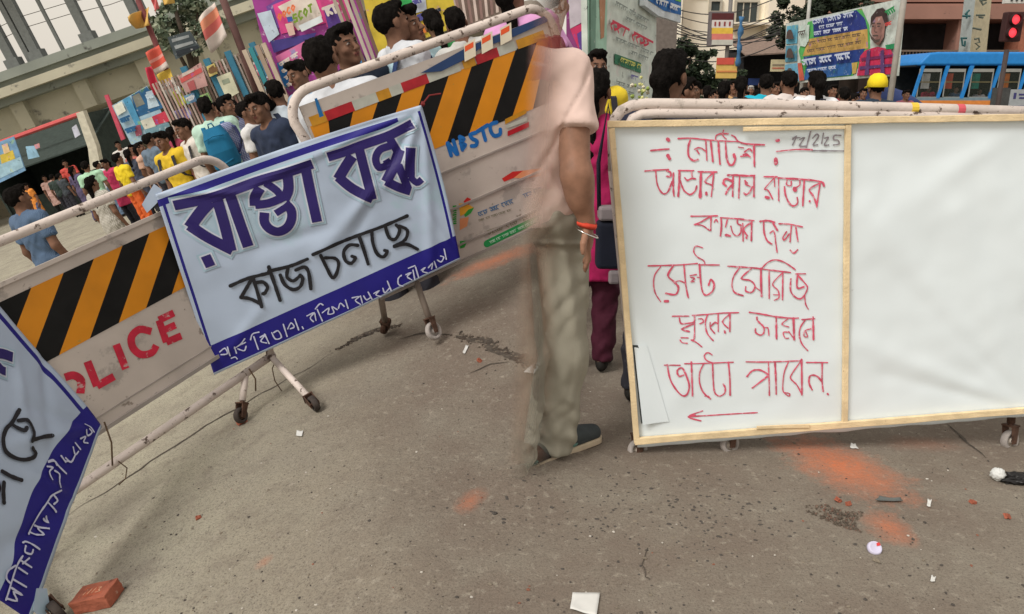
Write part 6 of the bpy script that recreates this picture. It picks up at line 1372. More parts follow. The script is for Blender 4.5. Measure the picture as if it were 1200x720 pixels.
# printed hoarding, sign boards
pv = bplane('R', (690, 100, 6.6), (768, 100, 8.6))
V = [(cmat(206, 216, 208), [(687, -60), (770, -40), (768, 132), (690, 150)]), (cmat(166, 206, 186), [(687, -60), (712, -54), (709, 140), (690, 146)]), (cmat(186, 136, 104), [(701, -10), (709, -8), (707, 44), (703, 46)]), (cmat(50, 120, 90), [(719, 63), (750, 74), (750, 86), (719, 75)]), (cmat(110, 146, 130), [(690, -10), (697, -8), (696, 60), (690, 62)])]
fb = flat(pv, V, 0, .05); n_ = len(V)
for (p0, p1_, h, w, mi, sd_) in (((714, 25), (762, 50), 9, .022, n_, 51), ((718, 2), (760, 26), 4, .010, n_+1, 52), ((730, 20), (758, 34), 3.5, .009, n_+1, 53), ((718, 44), (762, 62), 3.5, .009, n_+1, 54), ((736, 60), (756, 68), 3.5, .009, n_+1, 55), ((724, 68), (748, 77), 4.5, .010, n_+2, 56), ((736, 88), (748, 92), 4, .012, n_+3, 57), ((718, 95), (746, 104), 3.5, .009, n_+1, 58), ((722, 104), (744, 111), 3.5, .009, n_+1, 59)): scribble(fb, pv, p0, p1_, h, w, .03, mi, sd_)
tag(fb.build('hoarding', mats_of(V)+[cmat(200, 60, 84), cmat(130, 140, 136), cmat(206, 206, 110), cmat(110, 106, 166)], M=pv.M), "white and mint hoarding with rows of small print beside the black bun", 'hoarding')
pv2 = bplane('R', (728, 20, 8.0), (772, 20, 9.2))
V = [(cmat(206, 214, 220), [(726, -40), (772, -30), (772, 28), (744, 20), (726, 8)]), (cmat(36, 104, 176), [(726, -40), (772, -30), (772, 19), (750, 14), (730, 2)]), (cmat(120, 190, 80), [(760, -6), (771, -4), (771, 4), (764, 2)])]
fb = flat(pv2, V, .25, .05); scribble(fb, pv2, (738, 0), (768, 10), 5, .02, .28, 3, 61); tag(fb.build('sign', mats_of(V)+[cmat(220, 226, 232)], M=pv2.M), 'blue and white sign above the mint hoarding at the top edge', 'sign')
b = MB(); b.box((-.55, 0, 0), (.55, 1, 6.2)); a = at_y('R', 772, 60, 26); tag(b.build('wall', cmat(112, 104, 98, .9, .2), M=Matrix.Translation((a[0], 26, 0))), 'narrow grey brown wall at the right end of the mint hoarding', 'wall')
pv3 = bplane('R', (668, 60, 7.4), (692, 60, 7.4)); V = [(cmat(134, 62, 118), [(664, -30), (691, -30), (690, 150), (664, 150)]), (cmat(196, 54, 100), [(668, 34), (690, 24), (690, 44), (680, 62), (672, 44)]), (cmat(190, 180, 190), [(664, -30), (690, -30), (690, 22), (668, 34)]), (cmat(96, 66, 140), [(676, 40), (682, 36), (688, 62), (680, 64)])]
tag(flat(pv3, V, 0, .04).build('hoarding', mats_of(V), M=pv3.M), 'violet and pink hoarding just right of the man', 'hoarding')
pk_ = bplane('R', (922, 60, 23), (1055, 60, 16))
K = [(cmat(196, 206, 200), [(921, 28), (1058, -2), (1050, 89), (940, 97), (920, 95)]), (cmat(84, 172, 92), [(947, 26), (1010, 10), (1019, 30), (1020, 56), (1000, 89), (944, 94), (936, 60)]), (cmat(40, 56, 128), [(953, 24), (1004, 12), (1014, 22), (1017, 35), (954, 44)]), (cmat(196, 160, 92), [(948, 46), (1017, 34), (1018, 57), (941, 66)]), (cmat(36, 62, 132), [(942, 67), (1014, 57), (1008, 72), (946, 80)]), (cmat(46, 96, 160), [(945, 80), (1002, 73), (998, 88), (943, 94)]), (cmat(200, 170, 90), [(999, 74), (1006, 73), (1004, 86), (1000, 87)]),
     (cmat(96, 168, 196), [(923, 31), (936, 29), (935, 51), (922, 52)]), (cmat(86, 146, 170), [(922, 54), (935, 53), (935, 72), (921, 73)]), (cmat(110, 170, 200), [(921, 76), (936, 74), (940, 95), (921, 95)]), (cmat(196, 214, 206), [(937, 31), (950, 29), (949, 48), (945, 55), (939, 54)]), (cmat(196, 96, 76), [(936, 74), (941, 74), (944, 94), (938, 95)]),
     (cmat(190, 46, 84), [(1006, 89), (1010, 66), (1016, 59), (1030, 55), (1046, 58), (1050, 66), (1049, 87)]), (cmat(158, 118, 110), [(1025, 26), (1030, 17), (1037, 16), (1040, 26), (1038, 44), (1032, 54), (1026, 50), (1023, 38)]), (cmat(60, 44, 44), [(1022, 34), (1023, 20), (1030, 11), (1037, 9), (1042, 14), (1043, 26), (1040, 30), (1036, 19), (1029, 20), (1025, 26)]), (cmat(40, 140, 90), [(1040, 53), (1052, 51), (1051, 57), (1041, 58)]), (cmat(112, 40, 84), [(1012, 68), (1048, 64), (1048, 67), (1012, 72)]), (cmat(90, 60, 110), [(1010, 78), (1049, 75), (1049, 78), (1010, 82)]), (cmat(90, 60, 110), [(1019, 60), (1023, 58), (1021, 88), (1016, 88)]), (cmat(90, 60, 110), [(1035, 60), (1039, 58), (1040, 87), (1035, 88)])]
fb = flat(pk_, K, 0, .06); n_ = len(K); sw = .05
for (p0, p1_, h, w, mi, sd_) in (((956, 24), (1005, 14), 5, .03, n_, 71), ((964, 31), (992, 26), 3, .022, n_, 72), ((958, 38), (998, 32), 3.4, .025, n_, 73), ((950, 50), (1014, 39), 3, .018, n_+1, 74), ((950, 59), (1014, 48), 3, .018, n_+1, 75), ((944, 71), (1008, 61), 6, .045, n_, 76), ((950, 82), (988, 77), 3, .022, n_, 77), ((939, 38), (948, 36), 4, .03, n_+1, 78), ((1043, 14), (1054, 8), 5, .04, n_+2, 79), ((1043, 28), (1054, 24), 3, .025, n_+3, 80)): scribble(fb, pk_, p0, p1_, h, w, .09, mi, sd_)
fb.poly(pk_.uvs([(1023, 36), (1026, 46), (1031, 51), (1036, 49), (1039, 40), (1036, 46), (1031, 47), (1027, 43)]), .09, n_+1)
for q, w_ in (([(1027, 28), (1031, 27.5)], .035), ([(1034, 28), (1038, 28)], .035), ([(1028, 31), (1030.5, 31)], .03), ([(1034.5, 31), (1037, 31)], .03), ([(1032, 30), (1031, 37), (1034, 38)], .02), ([(1029, 42), (1035, 42)], .03)): fb.stroke(pk_.uvs(q), w_, .1, n_+1, sub=9)
for (x, y) in ((929, 38), (929, 60), (929, 83)): fb.poly(pk_.uvs([(x-4, y+8), (x-3, y), (x-1, y-3), (x+2, y-3), (x+4, y+1), (x+5, y+8)]), .09, n_+1)
tag(fb.build('billboard', mats_of(K)+[cmat(196, 206, 226), cmat(84, 70, 66), cmat(40, 140, 80), cmat(200, 70, 70)], M=pk_.M), 'blue, tan and green political billboard with a portrait in a red checked shirt', 'billboard')
b = MB(); a = at_y('R', 1051, 60, 15.8); b.tube([(0, 0, 0), (.05, 0, 6)], .06, 8); tag(b.build('post', cmat(170, 166, 158), M=Matrix.Translation((a[0]-.02, 15.8, 0)), smooth=True), 'pale post at the right end of the blue billboard', 'post')
a = at_y('R', 849, 30, 24); sp = thing('sign_pole', "street pole with a brown, white and yellow sign box and a blue rag", 'sign pole', Matrix.Translation((a[0], 24, 0)))
b = MB(); b.tube([(.16, .1, 0), (.16, .1, 6)], .06, 8); b.build('pole', cmat(120, 118, 116), sp, smooth=True)
def srect(x0, y0, x1, y1, d=24): q = rect3('R', x0, y0, x1, y1, d); return q[0]-a[0], q[1]-a[0], q[2], q[3]
b = MB(); q = srect(829, 14, 860, 54); b.box((q[0], -.08, q[2]), (q[1], .12, q[3]), 0)
for k, (x0, y0, x1, y1) in enumerate(((833, 16, 859, 24), (833, 24, 858, 33), (833, 33, 858, 40), (833, 40, 858, 47), (833, 47, 858, 53))):
    q = srect(x0, y0, x1, y1); b.box((q[0], -.10, q[2]), (q[1], -.081, q[3]), 1+k)
for x in (836, 841, 847, 853): q = srect(x, 26, x+2.2, 31); b.box((q[0], -.112, q[2]), (q[1], -.101, q[3]), 6)
b.build('sign_box', [cmat(110, 104, 106), cmat(84, 38, 40), cmat(206, 200, 196), cmat(214, 178, 70), cmat(206, 120, 110), cmat(190, 190, 180), cmat(140, 60, 60)], sp)
b = MB(); q = srect(838, 68, 864, 92); b.box((q[0], -.06, q[2]), (q[1], -.02, q[3]), 0); q = srect(839, 68, 860, 76); b.box((q[0], -.08, q[2]), (q[1], -.061, q[3]), 1); q = srect(839, 83, 863, 85); b.box((q[0], -.08, q[2]), (q[1], -.061, q[3]), 2)
b.build('small_board', [cmat(206, 174, 96), cmat(196, 84, 70), cmat(200, 130, 80)], sp)
b = MB(); q = srect(860, 20, 868, 78); b.v = []; z0, z1 = q[2], q[3]
for i in range(13):
    z = z0+(z1-z0)*i/12; w = .12+.06*math.sin(i*1.7)
    b.v += [(q[0]+.05-w*.3, -.15+.05*math.sin(i), z), (q[0]+.05+w*.7, -.15+.05*math.cos(i), z)]
for i in range(12): b.f.append((2*i, 2*i+1, 2*i+3, 2*i+2)); b.m.append(0)
o = b.build('blue_rag', cmat(66, 110, 150), sp, smooth=True); md = o.modifiers.new('t', 'SOLIDIFY'); md.thickness = .02
# overhead wires
b = MB()
for i, (y0, y1, d) in enumerate(((20, 44, 30), (26, 38, 31), (40, 30, 29), (36, 14, 33), (46, 26, 28), (10, 18, 34), (4, -4, 30), (30, 34, 29), (52, 36, 32), (16, 40, 31), (58, 50, 27), (24, 22, 33))):
    A_, B_ = Vector(at_y('R', 770, y0, d)), Vector(at_y('R', 915, y1, d)); b.tube([A_+(B_-A_)*t-Vector((0, 0, .5*math.sin(math.pi*t))) for t in np.linspace(0, 1, 12)], .018, 5)
tag(b.build('overhead_wires', cmat(60, 58, 58)), 'tangle of thin overhead wires crossing in front of the cream flats', 'wires')
# tall advertising pillar
a = at_y('R', 1140, 60, 21); pi_ = thing('pillar', 'tall square advertising pillar, grey blue and cream faces with dark lettering, behind the bus', 'pillar', Matrix.Translation((a[0], 21, 0)))
pq = bplane('R', (1120, 60, 22.0), (1166, 60, 22.0)); b = MB()
lo = [(1118, 120), (1132, 120), (1152, 120)]; hi_ = [(1133, -30), (1146, -30), (1165, -30)]
la = [at_y('R', x, y, d) for (x, y), d in zip(lo, (30.6, 30, 30.6))]; ha = [at_y('R', x, y, d) for (x, y), d in zip(hi_, (30.6, 30, 30.6))]
L2 = lambda p: (p[0]-a[0], p[1]-21, p[2])
def quadz(A_, B_, C_, D_, mi): b.add([L2(A_), L2(B_), L2(C_), L2(D_)], [(0, 1, 2, 3)], mi)
for i in range(2): l0, l1, h0, h1 = la[i].copy(), la[i+1].copy(), ha[i], ha[i+1]; l0[2] = 0; l1[2] = 0; quadz(l0, l1, h1, h0, i)
l0, l1 = la[2].copy(), la[0].copy(); l0[2] = l1[2] = 0; quadz(l0, l1, ha[0], ha[2], 1); b.add([L2(ha[0]), L2(ha[1]), L2(ha[2])], [(0, 1, 2)], 0)
b.build('shaft', [cmat(160, 168, 166), cmat(196, 184, 152)], pi_)
b = MB()
def gl(pts, d, w=.10, mi=0):
    P3 = [Vector(L2(at_y('R', x, y, d))) for x, y in pts]; b.tube(P3, w*.26, 5, mi)
for pts in ([(1131, 17), (1136, 12)], [(1128, 19), (1137, 19)], [(1133, 15), (1133, 22)], [(1126, 45), (1133, 45)], [(1127, 45), (1128, 53), (1131, 54)], [(1131, 48), (1131, 53)]): gl(pts, 30.0, .14, 0)
for pts in ([(1148, 1), (1156, 0)], [(1150, 2), (1152, 6), (1156, 3)], [(1144, 18), (1154, 18)], [(1147, 20), (1152, 21)], [(1140, 33), (1150, 35)], [(1142, 46), (1147, 45), (1148, 50), (1143, 51), (1148, 55), (1144, 58)]): gl(pts, 29.9, .14, 1)
b.build('lettering', [cmat(50, 90, 90), cmat(90, 96, 84)], pi_)
# traffic light
a = at_y('R', 1187, 30, 17); tl_ = thing('traffic_light', 'traffic light showing two round red lamps above the blue bus', 'traffic light', Matrix.Translation((a[0], 17, 0)))
zz_ = lambda y: at_y('R', 1187, y, 17)[2]
b = MB(); b.tube([(.02, .1, 0), (.02, .1, zz_(58))], .05, 8); b.build('pole', cmat(70, 60, 58), tl_, smooth=True)
b = MB(); b.box((-.16, -.02, zz_(49)), (.20, .16, zz_(14))); o = b.build('housing', cmat(60, 34, 34), tl_); bevel(o, .02)
for x, y in ((1191, 23), (1187, 38.5)):
    c = at_y('R', x, y, 16.9); b = MB(); M = Matrix.Translation((c[0]-a[0], -.06, c[2])) @ Matrix.Rotation(math.pi/2, 4, 'X'); b.lathe([(0, .035), (.05, .03), (.095, .012), (.10, 0), (0, -.01)], 20, 0, M); b.build('lamp', mat('red_lamp', (1.0, .055, .075), .4, .02, emit=.75), tl_, smooth=True)
    b = MB(); b.lathe([(.103, .0), (.112, 0), (.112, .10), (.103, .10)], 20, 0, Matrix.Translation((c[0]-a[0], -.03, c[2])) @ Matrix.Rotation(math.pi/2, 4, 'X'), True); b.build('visor', cmat(50, 30, 30), tl_)
q = rect3('R', 1178, -20, 1230, 4, 15); b = MB(); b.box((q[0], 0, q[2]), (q[1], .1, q[3]), 0)
for x in (1184, 1190, 1196, 1203): w_ = rect3('R', x, -4, x+3, 1.5, 15); b.box((w_[0], -.02, w_[2]), (w_[1], -.002, w_[3]), 1)
tag(b.build('sign', [cmat(196, 196, 192), cmat(60, 60, 64)], M=Matrix.Translation((0, 15, 0))), 'white sign cut by the top right corner of the photo', 'sign')
# blue bus
D = 26; X = lambda x: at_y('R', x, 90, D)[0]; ZZ = lambda y: at_y('R', 1130, y, D)[2]
x0, x1 = X(1075), X(1330); zr, zt4, zw1, zw0, zsk = ZZ(61), ZZ(77), ZZ(79), ZZ(115.5), ZZ(118)
bus = thing('bus', 'bright blue city bus with an orange lower band, passengers seen through its windows', 'bus', Matrix.Translation((x0, D, 0)))
LN = x1-x0; busb = cmat(34, 124, 196, .45, .10); buso = cmat(206, 128, 60, .45, .12)
b = MB(); prof = [(0, zt4), (.05, zt4+.12), (.30, zr-.03), (.60, zr), (LN, zr), (LN, zt4)]
b.v = [(x, y, z) for y in (0, 2.3) for x, z in prof]; n_ = len(prof); b.f = [tuple(range(n_)), tuple(range(n_, 2*n_))[::-1]]+[(i, i+n_, (i+1) % n_+n_, (i+1) % n_) for i in range(n_)]; b.m = [0]*len(b.f)
o = recalc(b.build('roof', busb, bus)); bevel(o, .12, 4)
b = MB(); b.box((-.05, .02, .45), (LN, 2.28, zw0), 0); b.box((-.07, -.005, ZZ(118)), (LN, .02, zw0+.03), 2); b.box((-.07, -.01, .42), (LN, .018, ZZ(118)), 1); b.build('body', [busb, buso, cmat(110, 130, 140)], bus)
lean = .10
def bpost(px, w): 
    u = X(px)-x0; m_ = MB(); m_.hexa([(u-lean-w, -.012, zw0), (u-lean+w, -.012, zw0), (u-lean+w, .06, zw0), (u-lean-w, .06, zw0)], [(u+lean-w, -.012, zt4), (u+lean+w, -.012, zt4), (u+lean+w, .06, zt4), (u+lean-w, .06, zt4)]); m_.build('pillar', busb, bus)
for px, w in ((1077, .045), (1106, .05), (1134, .06), (1167, .05), (1199, .05), (1232, .05), (1266, .05), (1300, .05)): bpost(px, w)
b = MB(); b.box((0, 2.2, zw0), (LN, 2.26, zt4)); b.box((0, .3, zw0-.35), (LN, 2.2, zw0-.3)); b.box((0, .2, zt4-.02), (LN, 2.2, zt4+.02)); b.build('cabin', cmat(34, 36, 34, .9, .3), bus)
for i, (pa, pb_) in enumerate(((1077, 1103), (1108, 1131), (1138, 1164), (1171, 1196), (1203, 1229), (1236, 1263))):
    ua, ub = X(pa)-x0, X(pb_)-x0; f = MB()
    f.box((ua, .0, zt4-.20), (ub, .03, zt4-.10), 0); f.box((ua, .005, (zw0+zt4)/2-.02), (ub, .03, (zw0+zt4)/2+.02), 1); f.box((ua, .0, zw0), (ua+.03, .03, zt4-.2), 0); f.box((ub-.03, .0, zw0), (ub, .03, zt4-.2), 0); f.box((ua, .0, zw0), (ub, .03, zw0+.05), 0)
    o = f.build('window', [cmat(140, 142, 138), cmat(90, 84, 60)], bus)
    g = bpy.data.materials.get('bus_glass')
    if g is None:
        g = bpy.data.materials.new('bus_glass'); g.use_nodes = True; p = g.node_tree.nodes['Principled BSDF']; p.inputs['Base Color'].default_value = (.05, .06, .05, 1); p.inputs['Roughness'].default_value = .5; p.inputs['Specular IOR Level'].default_value = .1; p.inputs['Alpha'].default_value = .22
    f = MB(); f.box((ua+.03, .012, zw0+.05), (ub-.03, .016, zt4-.2)); f.build('pane', g, o)
b = MB()
for k, px in enumerate((1091, 1118, 1150, 1185, 1216)):
    u = X(px)-x0; b.box((u-.13, .25, zt4-.72), (u+.11, .31, zt4-.24), k % 5)
b.build('hanging_towels', [cmat(196, 196, 190), cmat(206, 92, 70), cmat(36, 140, 120), cmat(214, 120, 50), cmat(90, 110, 150)], bus)
b = MB(); u0, u1 = X(1165)-x0, X(1186)-x0; b.box((u0, -.05, zw0-1.2), (u1, -.013, ZZ(103)), 0); b.build('door', cmat(66, 68, 68, .5, .2), bus)
b = MB(); u0, u1 = X(1186)-x0, X(1240)-x0; b.box((u0, -.07, ZZ(131)), (u1, -.04, ZZ(105)), 0)
for (xa, ya, xb_, yb_) in ((1190, 109, 1193, 116), (1196, 110, 1204, 112), (1197, 114, 1206, 116), (1190, 124, 1206, 126)): b.box((X(xa)-x0, -.08, ZZ(yb_)), (X(xb_)-x0, -.071, ZZ(ya)), 1)
b.build('side_sign', [cmat(150, 156, 160), cmat(60, 60, 110)], bus)
for px in (1098, 1290):
    u = X(px)-x0; w_ = MB(); w_.lathe([(.0, -.1), (.26, -.1), (.46, -.08), (.48, .0), (.46, .16), (.0, .16)], 24, 0, Matrix.Translation((u, .14, .48)) @ Matrix.Rotation(math.pi/2, 4, 'X')); w_.build('wheel', darkrub, bus, smooth=True)
# ------------------------------------------------------------------ the crowds
GL = 'people in the crowd behind the striped barricades'; GR = 'people in the crowd behind the notice board'
def checked(name, a, c, sc=60):
    if name in MATS: return MATS[name]
    m = bpy.data.materials.new(name); m.use_nodes = True; nt = m.node_tree; tc = nt.nodes.new('ShaderNodeTexCoord'); f = None
    for d in ('X', 'Z'):
        w = nt.nodes.new('ShaderNodeTexWave'); w.bands_direction = d; w.inputs['Scale'].default_value = sc/6.28; w.inputs['Distortion'].default_value = 1.2; nt.links.new(tc.outputs['Object'], w.inputs['Vector'])
        if f is None: f = w.outputs['Fac']
        else: q = nt.nodes.new('ShaderNodeMath'); q.operation = 'MULTIPLY'; nt.links.new(f, q.inputs[0]); nt.links.new(w.outputs['Fac'], q.inputs[1]); f = q.outputs[0]
    x = nt.nodes.new('ShaderNodeMix'); x.data_type = 'RGBA'; x.inputs[6].default_value = (*srgb(a), 1); x.inputs[7].default_value = (*srgb(c), 1); nt.links.new(f, x.inputs[0]); nt.links.new(x.outputs[2], nt.nodes['Principled BSDF'].inputs['Base Color']); nt.nodes['Principled BSDF'].inputs['Roughness'].default_value = .85
    MATS[name] = m; return m
def cl(r, g, b, **k): return mat('cloth_%d_%d_%d' % (r, g, b), srgb((r, g, b)), .85, .10, 9, bump=.15, bscale=120, **k)
JE = cl(96, 116, 140); DK = cl(44, 44, 52); NV = cl(38, 46, 66); WH = cl(196, 200, 206); KH = cl(120, 112, 96)
CR = [
 # near students, left to right along the second barricade
 (345, 72, 30, -40, 'man', cl(150, 176, 200), DK, "bearded person in light blue half hidden by the big haired person at the barricade corner", {}),
 (366, 47, 50, 170, 'man', WH, DK, "person with big black hair and white shirt, seen from behind at the NBSTC barricade corner", dict(scale=1.14)),
 (392, 33, 44, 45, 'man', cl(36, 46, 62), DK, 'young person in a dark navy polo shirt looking right, in front of the pink hoarding', dict(scale=1.06)),
 (449, 6, 42, 130, 'man', WH, DK, "person in white with a dark blue bag strap, just behind the aqua shirt", dict(pack=cl(44, 62, 104), strap=True, scale=1.06)),
 (466, 12, 41, 70, 'man', cl(176, 206, 216), DK, "young person in a pale aqua shirt seen in profile before the yellow hoarding", dict(scale=1.06)),
 (503, 12, 32, 190, 'woman', cl(66, 150, 90), DK, "person in green and white seen from behind under the yellow hoarding", dict(dup=cl(200, 206, 206))),
 (529, 10, 36, 185, 'man', cl(190, 190, 186), DK, "person with round black hair seen from behind, right of the green and white top", {}),
 (485, 31, 24, 175, 'man', cl(200, 204, 208), DK, 'small dark haired person further off, between the aqua shirt and the green top', {}),
 (590, -30, 44, 150, 'woman', cl(206, 150, 196), cl(90, 40, 60), "person in a lilac scarf at the top edge above the NBSTC barricade", dict(dup=cl(214, 160, 206), scale=1.0)),
 # schoolchildren by the railing
 (299, 110, 32, -40, 'woman', cl(40, 50, 72), NV, "person in dark navy with long dark hair just above the purple lettered banner", dict(scale=1.0)),
 (283, 120, 24, 70, 'man', cl(206, 206, 206), DK, 'person in white half hidden behind the navy uniformed one', dict(pack=NV, strap=True)),
 (259, 114, 24, 60, 'man', checked('check_blue', (90, 100, 150), (206, 210, 220), 120), DK, 'person in a white and blue checked shirt between the mint shirt and the navy uniform', dict(pack=cl(60, 66, 110), strap=True)),
 (236, 115, 25, 190, 'man', cl(176, 206, 190), DK, 'person in a mint shirt with a big teal blue backpack, seen from behind', dict(pack=cl(26, 104, 142))),
 (211, 140, 22, -50, 'man', cl(206, 200, 192), DK, "person in a white shirt with a black bag strap, left of the mint shirt", dict(pack=DK, strap=True)),
 (186, 155, 21, -40, 'man', cl(214, 180, 46), DK, "person in a yellow shirt under black straps above the POLICE barricade's curved end", dict(pack=DK, strap=True)),
 (170, 158, 15, 160, 'man', cl(96, 112, 128), DK, 'person in slate grey behind the yellow shirt with black straps', {}),
 (160, 168, 13, 80, 'woman', cl(206, 170, 150), DK, 'person in a peach kurta standing in the crowd left of the slate grey one', {}),
 (318, 95, 28, 200, 'man', cl(196, 206, 214), NV, 'person in white with navy straps, left of the barricade corner post', dict(pack=NV, strap=True)),
 # road walkers
 (12, 221, 28, 150, 'walker', checked('check_denim', (52, 76, 106), (110, 132, 156), 260), JE, 'person in a blue denim shirt and pale jeans walking at the left edge', {}),
 (103, 208, 17, 165, 'woman', checked('print_cream', (150, 146, 136), (220, 216, 206), 90), cl(190, 186, 176), 'person in a cream white kurta with dark hair, seen from behind across the white rail', {}),
 (134, 181, 13, 150, 'man', cl(222, 196, 40), cl(206, 96, 44), 'person in a bright yellow shirt and orange trousers above the white rail', {}),
 (121, 187, 11, -20, 'woman', cl(190, 56, 96), DK, 'person in a magenta pink top just left of the bright yellow shirt', {}),
 (97, 190, 12, 200, 'man', cl(166, 206, 176), DK, 'person in a pale green shirt left of the magenta top', {}),
 (82, 196, 9, 170, 'strolling', cl(84, 76, 104), cl(60, 60, 100), 'person in a purple kurta walking away on the far road', {}),
 (74, 188, 8, 20, 'man', cl(206, 84, 76), DK, 'person in a red shirt in the far crowd under the dark stall', {}),
 (67, 204, 7, 150, 'man', cl(60, 66, 72), DK, 'person all in charcoal beside the purple kurta on the far road', {}),
 (50, 206, 7, 20, 'strolling', cl(206, 170, 160), cl(40, 44, 44), 'person in a pink scarf and dark bottoms walking on the far road', {}),
 (59, 205, 7, 175, 'walker', cl(50, 62, 58), DK, 'person in dark green walking between the pink scarf and the charcoal one', {}),
 (29, 215, 7, -20, 'strolling', cl(214, 136, 60), cl(80, 90, 120), 'person in an orange kurta on the far road left of the pink scarf', {}),
 (111, 190, 9, 150, 'man', cl(196, 196, 200), JE, 'person in off white between the pale green shirt and the magenta top', {}),
 (147, 176, 12, 170, 'woman', cl(70, 76, 92), DK, 'person in dusky blue grey right of the bright yellow shirt', {}),
 (152, 170, 11, 10, 'man', cl(190, 110, 100), DK, 'person in dull coral behind the dusky blue grey one', {}),
 (136, 166, 9, 15, 'man', cl(210, 206, 200), DK, 'person in white in the distance under the cream pillar', {}),
 (197, 150, 14, 170, 'woman', cl(150, 60, 80), DK, 'person in wine red between the yellow shirt and the white shirt with the strap', {}),
 (247, 122, 16, 30, 'woman', cl(196, 190, 170), DK, 'person in beige glimpsed behind the teal backpack', {}),
 (270, 118, 16, -10, 'man', cl(130, 150, 130), DK, 'person in sage green glimpsed behind the checked shirt', {}),
]
for (px, py, h, a, k, t, b_, lab, kw) in CR: person('L', px, py, h, a, k, t, b_, lab, GL, **kw)
# a red carrier bag swinging from a walker's hand, a child's orange bag
a = at_y('L', 145, 240, 17.5); b = MB(); b.ball((0, 0, .0), (.16, .09, .22), 0, 14, 10, .05); b.tube([(-.08, 0, .18), (0, 0, .36), (.08, 0, .18)], .012, 6)
tag(b.build('carrier_bag', cl(206, 40, 70), M=TL @ Matrix.Translation(tuple(a)), smooth=True), 'red carrier bag beside the orange trousers under the white rail', 'bag')
RR = [
 (785, 60, 58, 145, 'woman', cl(34, 38, 56), DK, "person with a large black bun in navy, behind the left end of the notice board", {}),
 (699, 82, 49, 160, 'woman', cl(160, 26, 82), cl(66, 20, 38), 'person in a magenta kurta standing between the man and the notice board', dict(dup=cl(206, 60, 140))),
 (699, 60, 37, 5, 'man', cl(222, 196, 52), DK, 'person in yellow with a black strap facing the camera behind the magenta kurta', dict(pack=DK, strap=True)),
 (801, 92, 30, 100, 'woman', cl(150, 90, 90), DK, "person in dusky rose seen in profile just right of the black bun", {}),
 (816, 96, 20, -20, 'woman', cl(206, 206, 200), DK, 'person with a round face in white, second to the right of the black bun', {}),
 (829, 101, 16, 170, 'woman', cl(170, 44, 64), DK, 'person in crimson among the heads left of the yellow sign board', {}),
 (838, 106, 17, 20, 'man', cl(222, 110, 50), DK, 'person in orange among the heads left of the yellow sign board', {}),
 (849, 96, 22, 165, 'woman', cl(206, 206, 206), DK, 'person with dark tied hair in white, below the yellow sign board', {}),
 (858, 95, 15, 15, 'man', cl(200, 160, 110), DK, 'person in tan facing the camera below the yellow sign board', {}),
 (869, 90, 23, 175, 'woman', cl(60, 66, 72), DK, 'person with bushy black hair in charcoal, right of the yellow sign board', {}),
 (873, 108, 12, 10, 'woman', cl(206, 80, 104), DK, 'person in rose pink low behind the rail right of the yellow sign board', {}),
 (880, 101, 11, 0, 'man', cl(90, 90, 96), DK, 'small grey haired person in the distance left of the cyan sleeve', dict(hair=mat('grey_hair', (.38, .37, .35), .6, .2, 40))),
 (899, 88, 22, 170, 'man', cl(28, 170, 196), DK, 'person in a bright cyan shirt left of the blue billboard', {}),
 (908, 97, 15, 20, 'woman', cl(200, 150, 140), DK, 'person in dusty pink at the lower left corner of the billboard', {}),
 (926, 84, 25, 180, 'man', cl(214, 204, 200), DK, "person in pale pink with a black backpack under the left end of the billboard", dict(pack=cl(40, 42, 48))),
 (959, 84, 27, 182, 'woman', cl(220, 222, 226), DK, "person with long black hair and a navy backpack under the middle of the billboard", dict(pack=cl(44, 48, 62))),
 (943, 103, 14, 15, 'man', cl(190, 190, 190), DK, 'person in light grey glimpsed between the two backpacks', {}),
 (976, 100, 14, 10, 'man', cl(150, 40, 56), DK, 'person in dark red glimpsed right of the navy backpack', {}),
 (991, 103, 19, 170, 'man', cl(216, 216, 214), DK, 'person with short black hair in white, left of the yellow cap', {}),
 (1000, 110, 15, 60, 'woman', cl(214, 170, 130), DK, 'person in apricot with a face in profile, left of the yellow cap', {}),
 (1029, 91, 24, 175, 'man', cl(40, 56, 72), DK, 'person in a dark teal shirt wearing a bright yellow cap', dict(cap=cl(232, 206, 36))),
 (1012, 104, 12, 5, 'woman', cl(90, 50, 60), DK, 'person in maroon just left of the yellow cap, low behind the rail', {}),
 (1062, 106, 11, 10, 'man', cl(150, 90, 100), DK, 'person in mauve beside the front of the blue bus', {}),
 (793, 108, 16, 10, 'man', cl(150, 60, 60), DK, 'person in brick red low behind the rail beside the black bun', {}),
 (888, 106, 12, 190, 'man', cl(60, 60, 64), DK, 'person in black between the grey hair and the cyan shirt', {}),
]
for (px, py, h, a, k, t, b_, lab, kw) in RR: person('R', px, py, h, a, k, t, b_, lab, GR, **kw)
# passengers on the bus
def rider(px, m, lab, sc=1.0):
    u = at_y('R', px, 100, D+.45); M = Matrix.Translation((u[0], D+.5, zw0-1.05)) @ Matrix.Diagonal((sc, sc, sc, 1)); t = thing('person', lab, 'person', M, 'passengers on the blue bus'); A = ARCH['man']
    for me, mm in zip((A[0], A[1], A[3]), (None, m, None)):
        o = bpy.data.objects.new(me.name.split('.')[0], me); COL.objects.link(o); o.parent = t
        if mm: slotmat(o, mm)
rider(1090, cl(150, 36, 60), 'passenger in crimson behind the first window of the bus', .86); rider(1122, cl(60, 80, 104), 'passenger in slate blue behind the second window of the bus', .84); rider(1150, cl(176, 170, 170), 'passenger in pale grey behind the third window of the bus', .80)
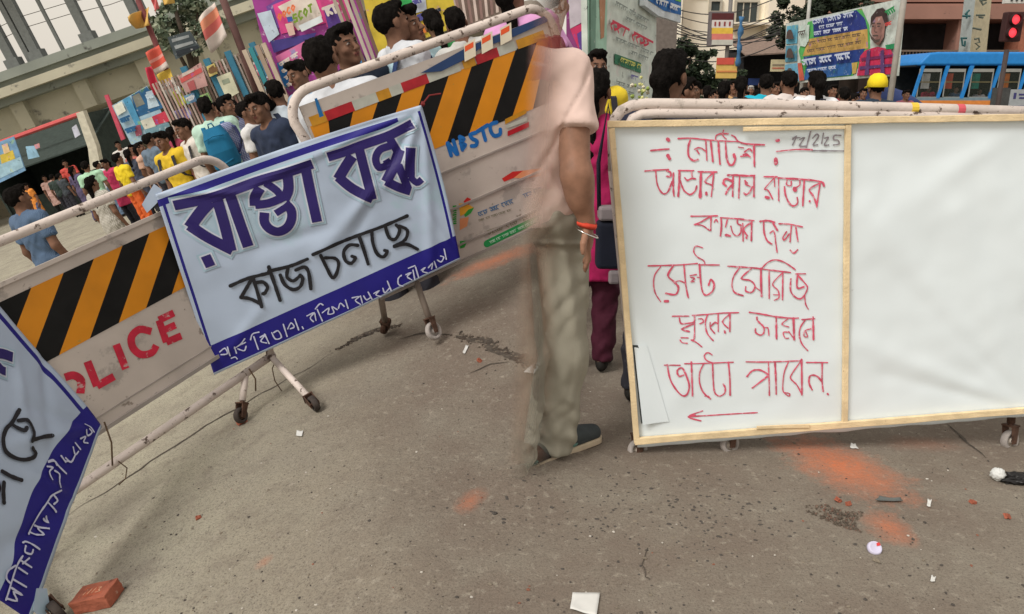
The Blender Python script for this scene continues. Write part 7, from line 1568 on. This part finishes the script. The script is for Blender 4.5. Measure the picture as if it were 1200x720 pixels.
# flower in the bun, handbag, umbrella
a = at_y('R', 751, 110, 3.62); b = MB()
for i in range(26): v = Vector((random.gauss(0, .02), random.gauss(0, .012), random.gauss(0, .026))); b.ball(tuple(v), random.uniform(.006, .011), i % 3, 6, 4, .2)
tag(b.build('hair_flower', [cl(206, 206, 140), cl(150, 170, 90), cl(220, 214, 190)], M=Matrix.Translation(tuple(a))), 'cream and green flower bunch tucked under the black bun', 'flower')
a = at_y('R', 713, 290, 3.62); hb = thing('handbag', 'navy black handbag with grey trim hanging beside the magenta kurta', 'bag', Matrix.Translation(tuple(a)))
b = MB(); b.box((-.06, -.05, -.10), (.07, .05, .13)); o = bevel(b.build('bag_body', cl(22, 26, 40), hb), .02, 3)
for q0, q1 in (((-.055, -.058, .135), (.06, .04, .20)), ((.0, -.06, -.17), (.055, -.02, -.105))):
    b = MB(); b.box(q0, q1); bevel(b.build('grey_trim', cl(130, 122, 124), hb), .012)
b = MB(); b.tube([(-.05, 0, .18), (-.06, .0, .40), (-.02, .03, .66), (.03, 0, .40), (.05, 0, .18)], .010, 8); b.build('strap', cl(30, 30, 44), hb, smooth=True)
a = at_y('R', 1033, 105, 19); um = thing('umbrella', 'wide navy blue street umbrella between the yellow cap and the bus', 'umbrella', Matrix.Translation((a[0], 19, 0)))
zc_ = at_y('R', 1033, 101, 19)[2]; b = MB(); seg = 8; rr = .95
for i in range(5): t = i/4; b.v += [(rr*t*math.cos(2*math.pi*k/24)*(1-.04*(k % 3 == 0)), rr*t*math.sin(2*math.pi*k/24), zc_-.42*t**1.7) for k in range(24)]
for i in range(4):
    for k in range(24): b.f.append((i*24+k, i*24+(k+1) % 24, (i+1)*24+(k+1) % 24, (i+1)*24+k)); b.m.append(0)
o = b.build('canopy', cl(50, 66, 116), um, smooth=True); md = o.modifiers.new('t', 'SOLIDIFY'); md.thickness = .01
b = MB(); b.tube([(0, 0, 0), (0, 0, zc_+.06)], .02, 8); b.build('pole', cmat(120, 120, 120), um, smooth=True)
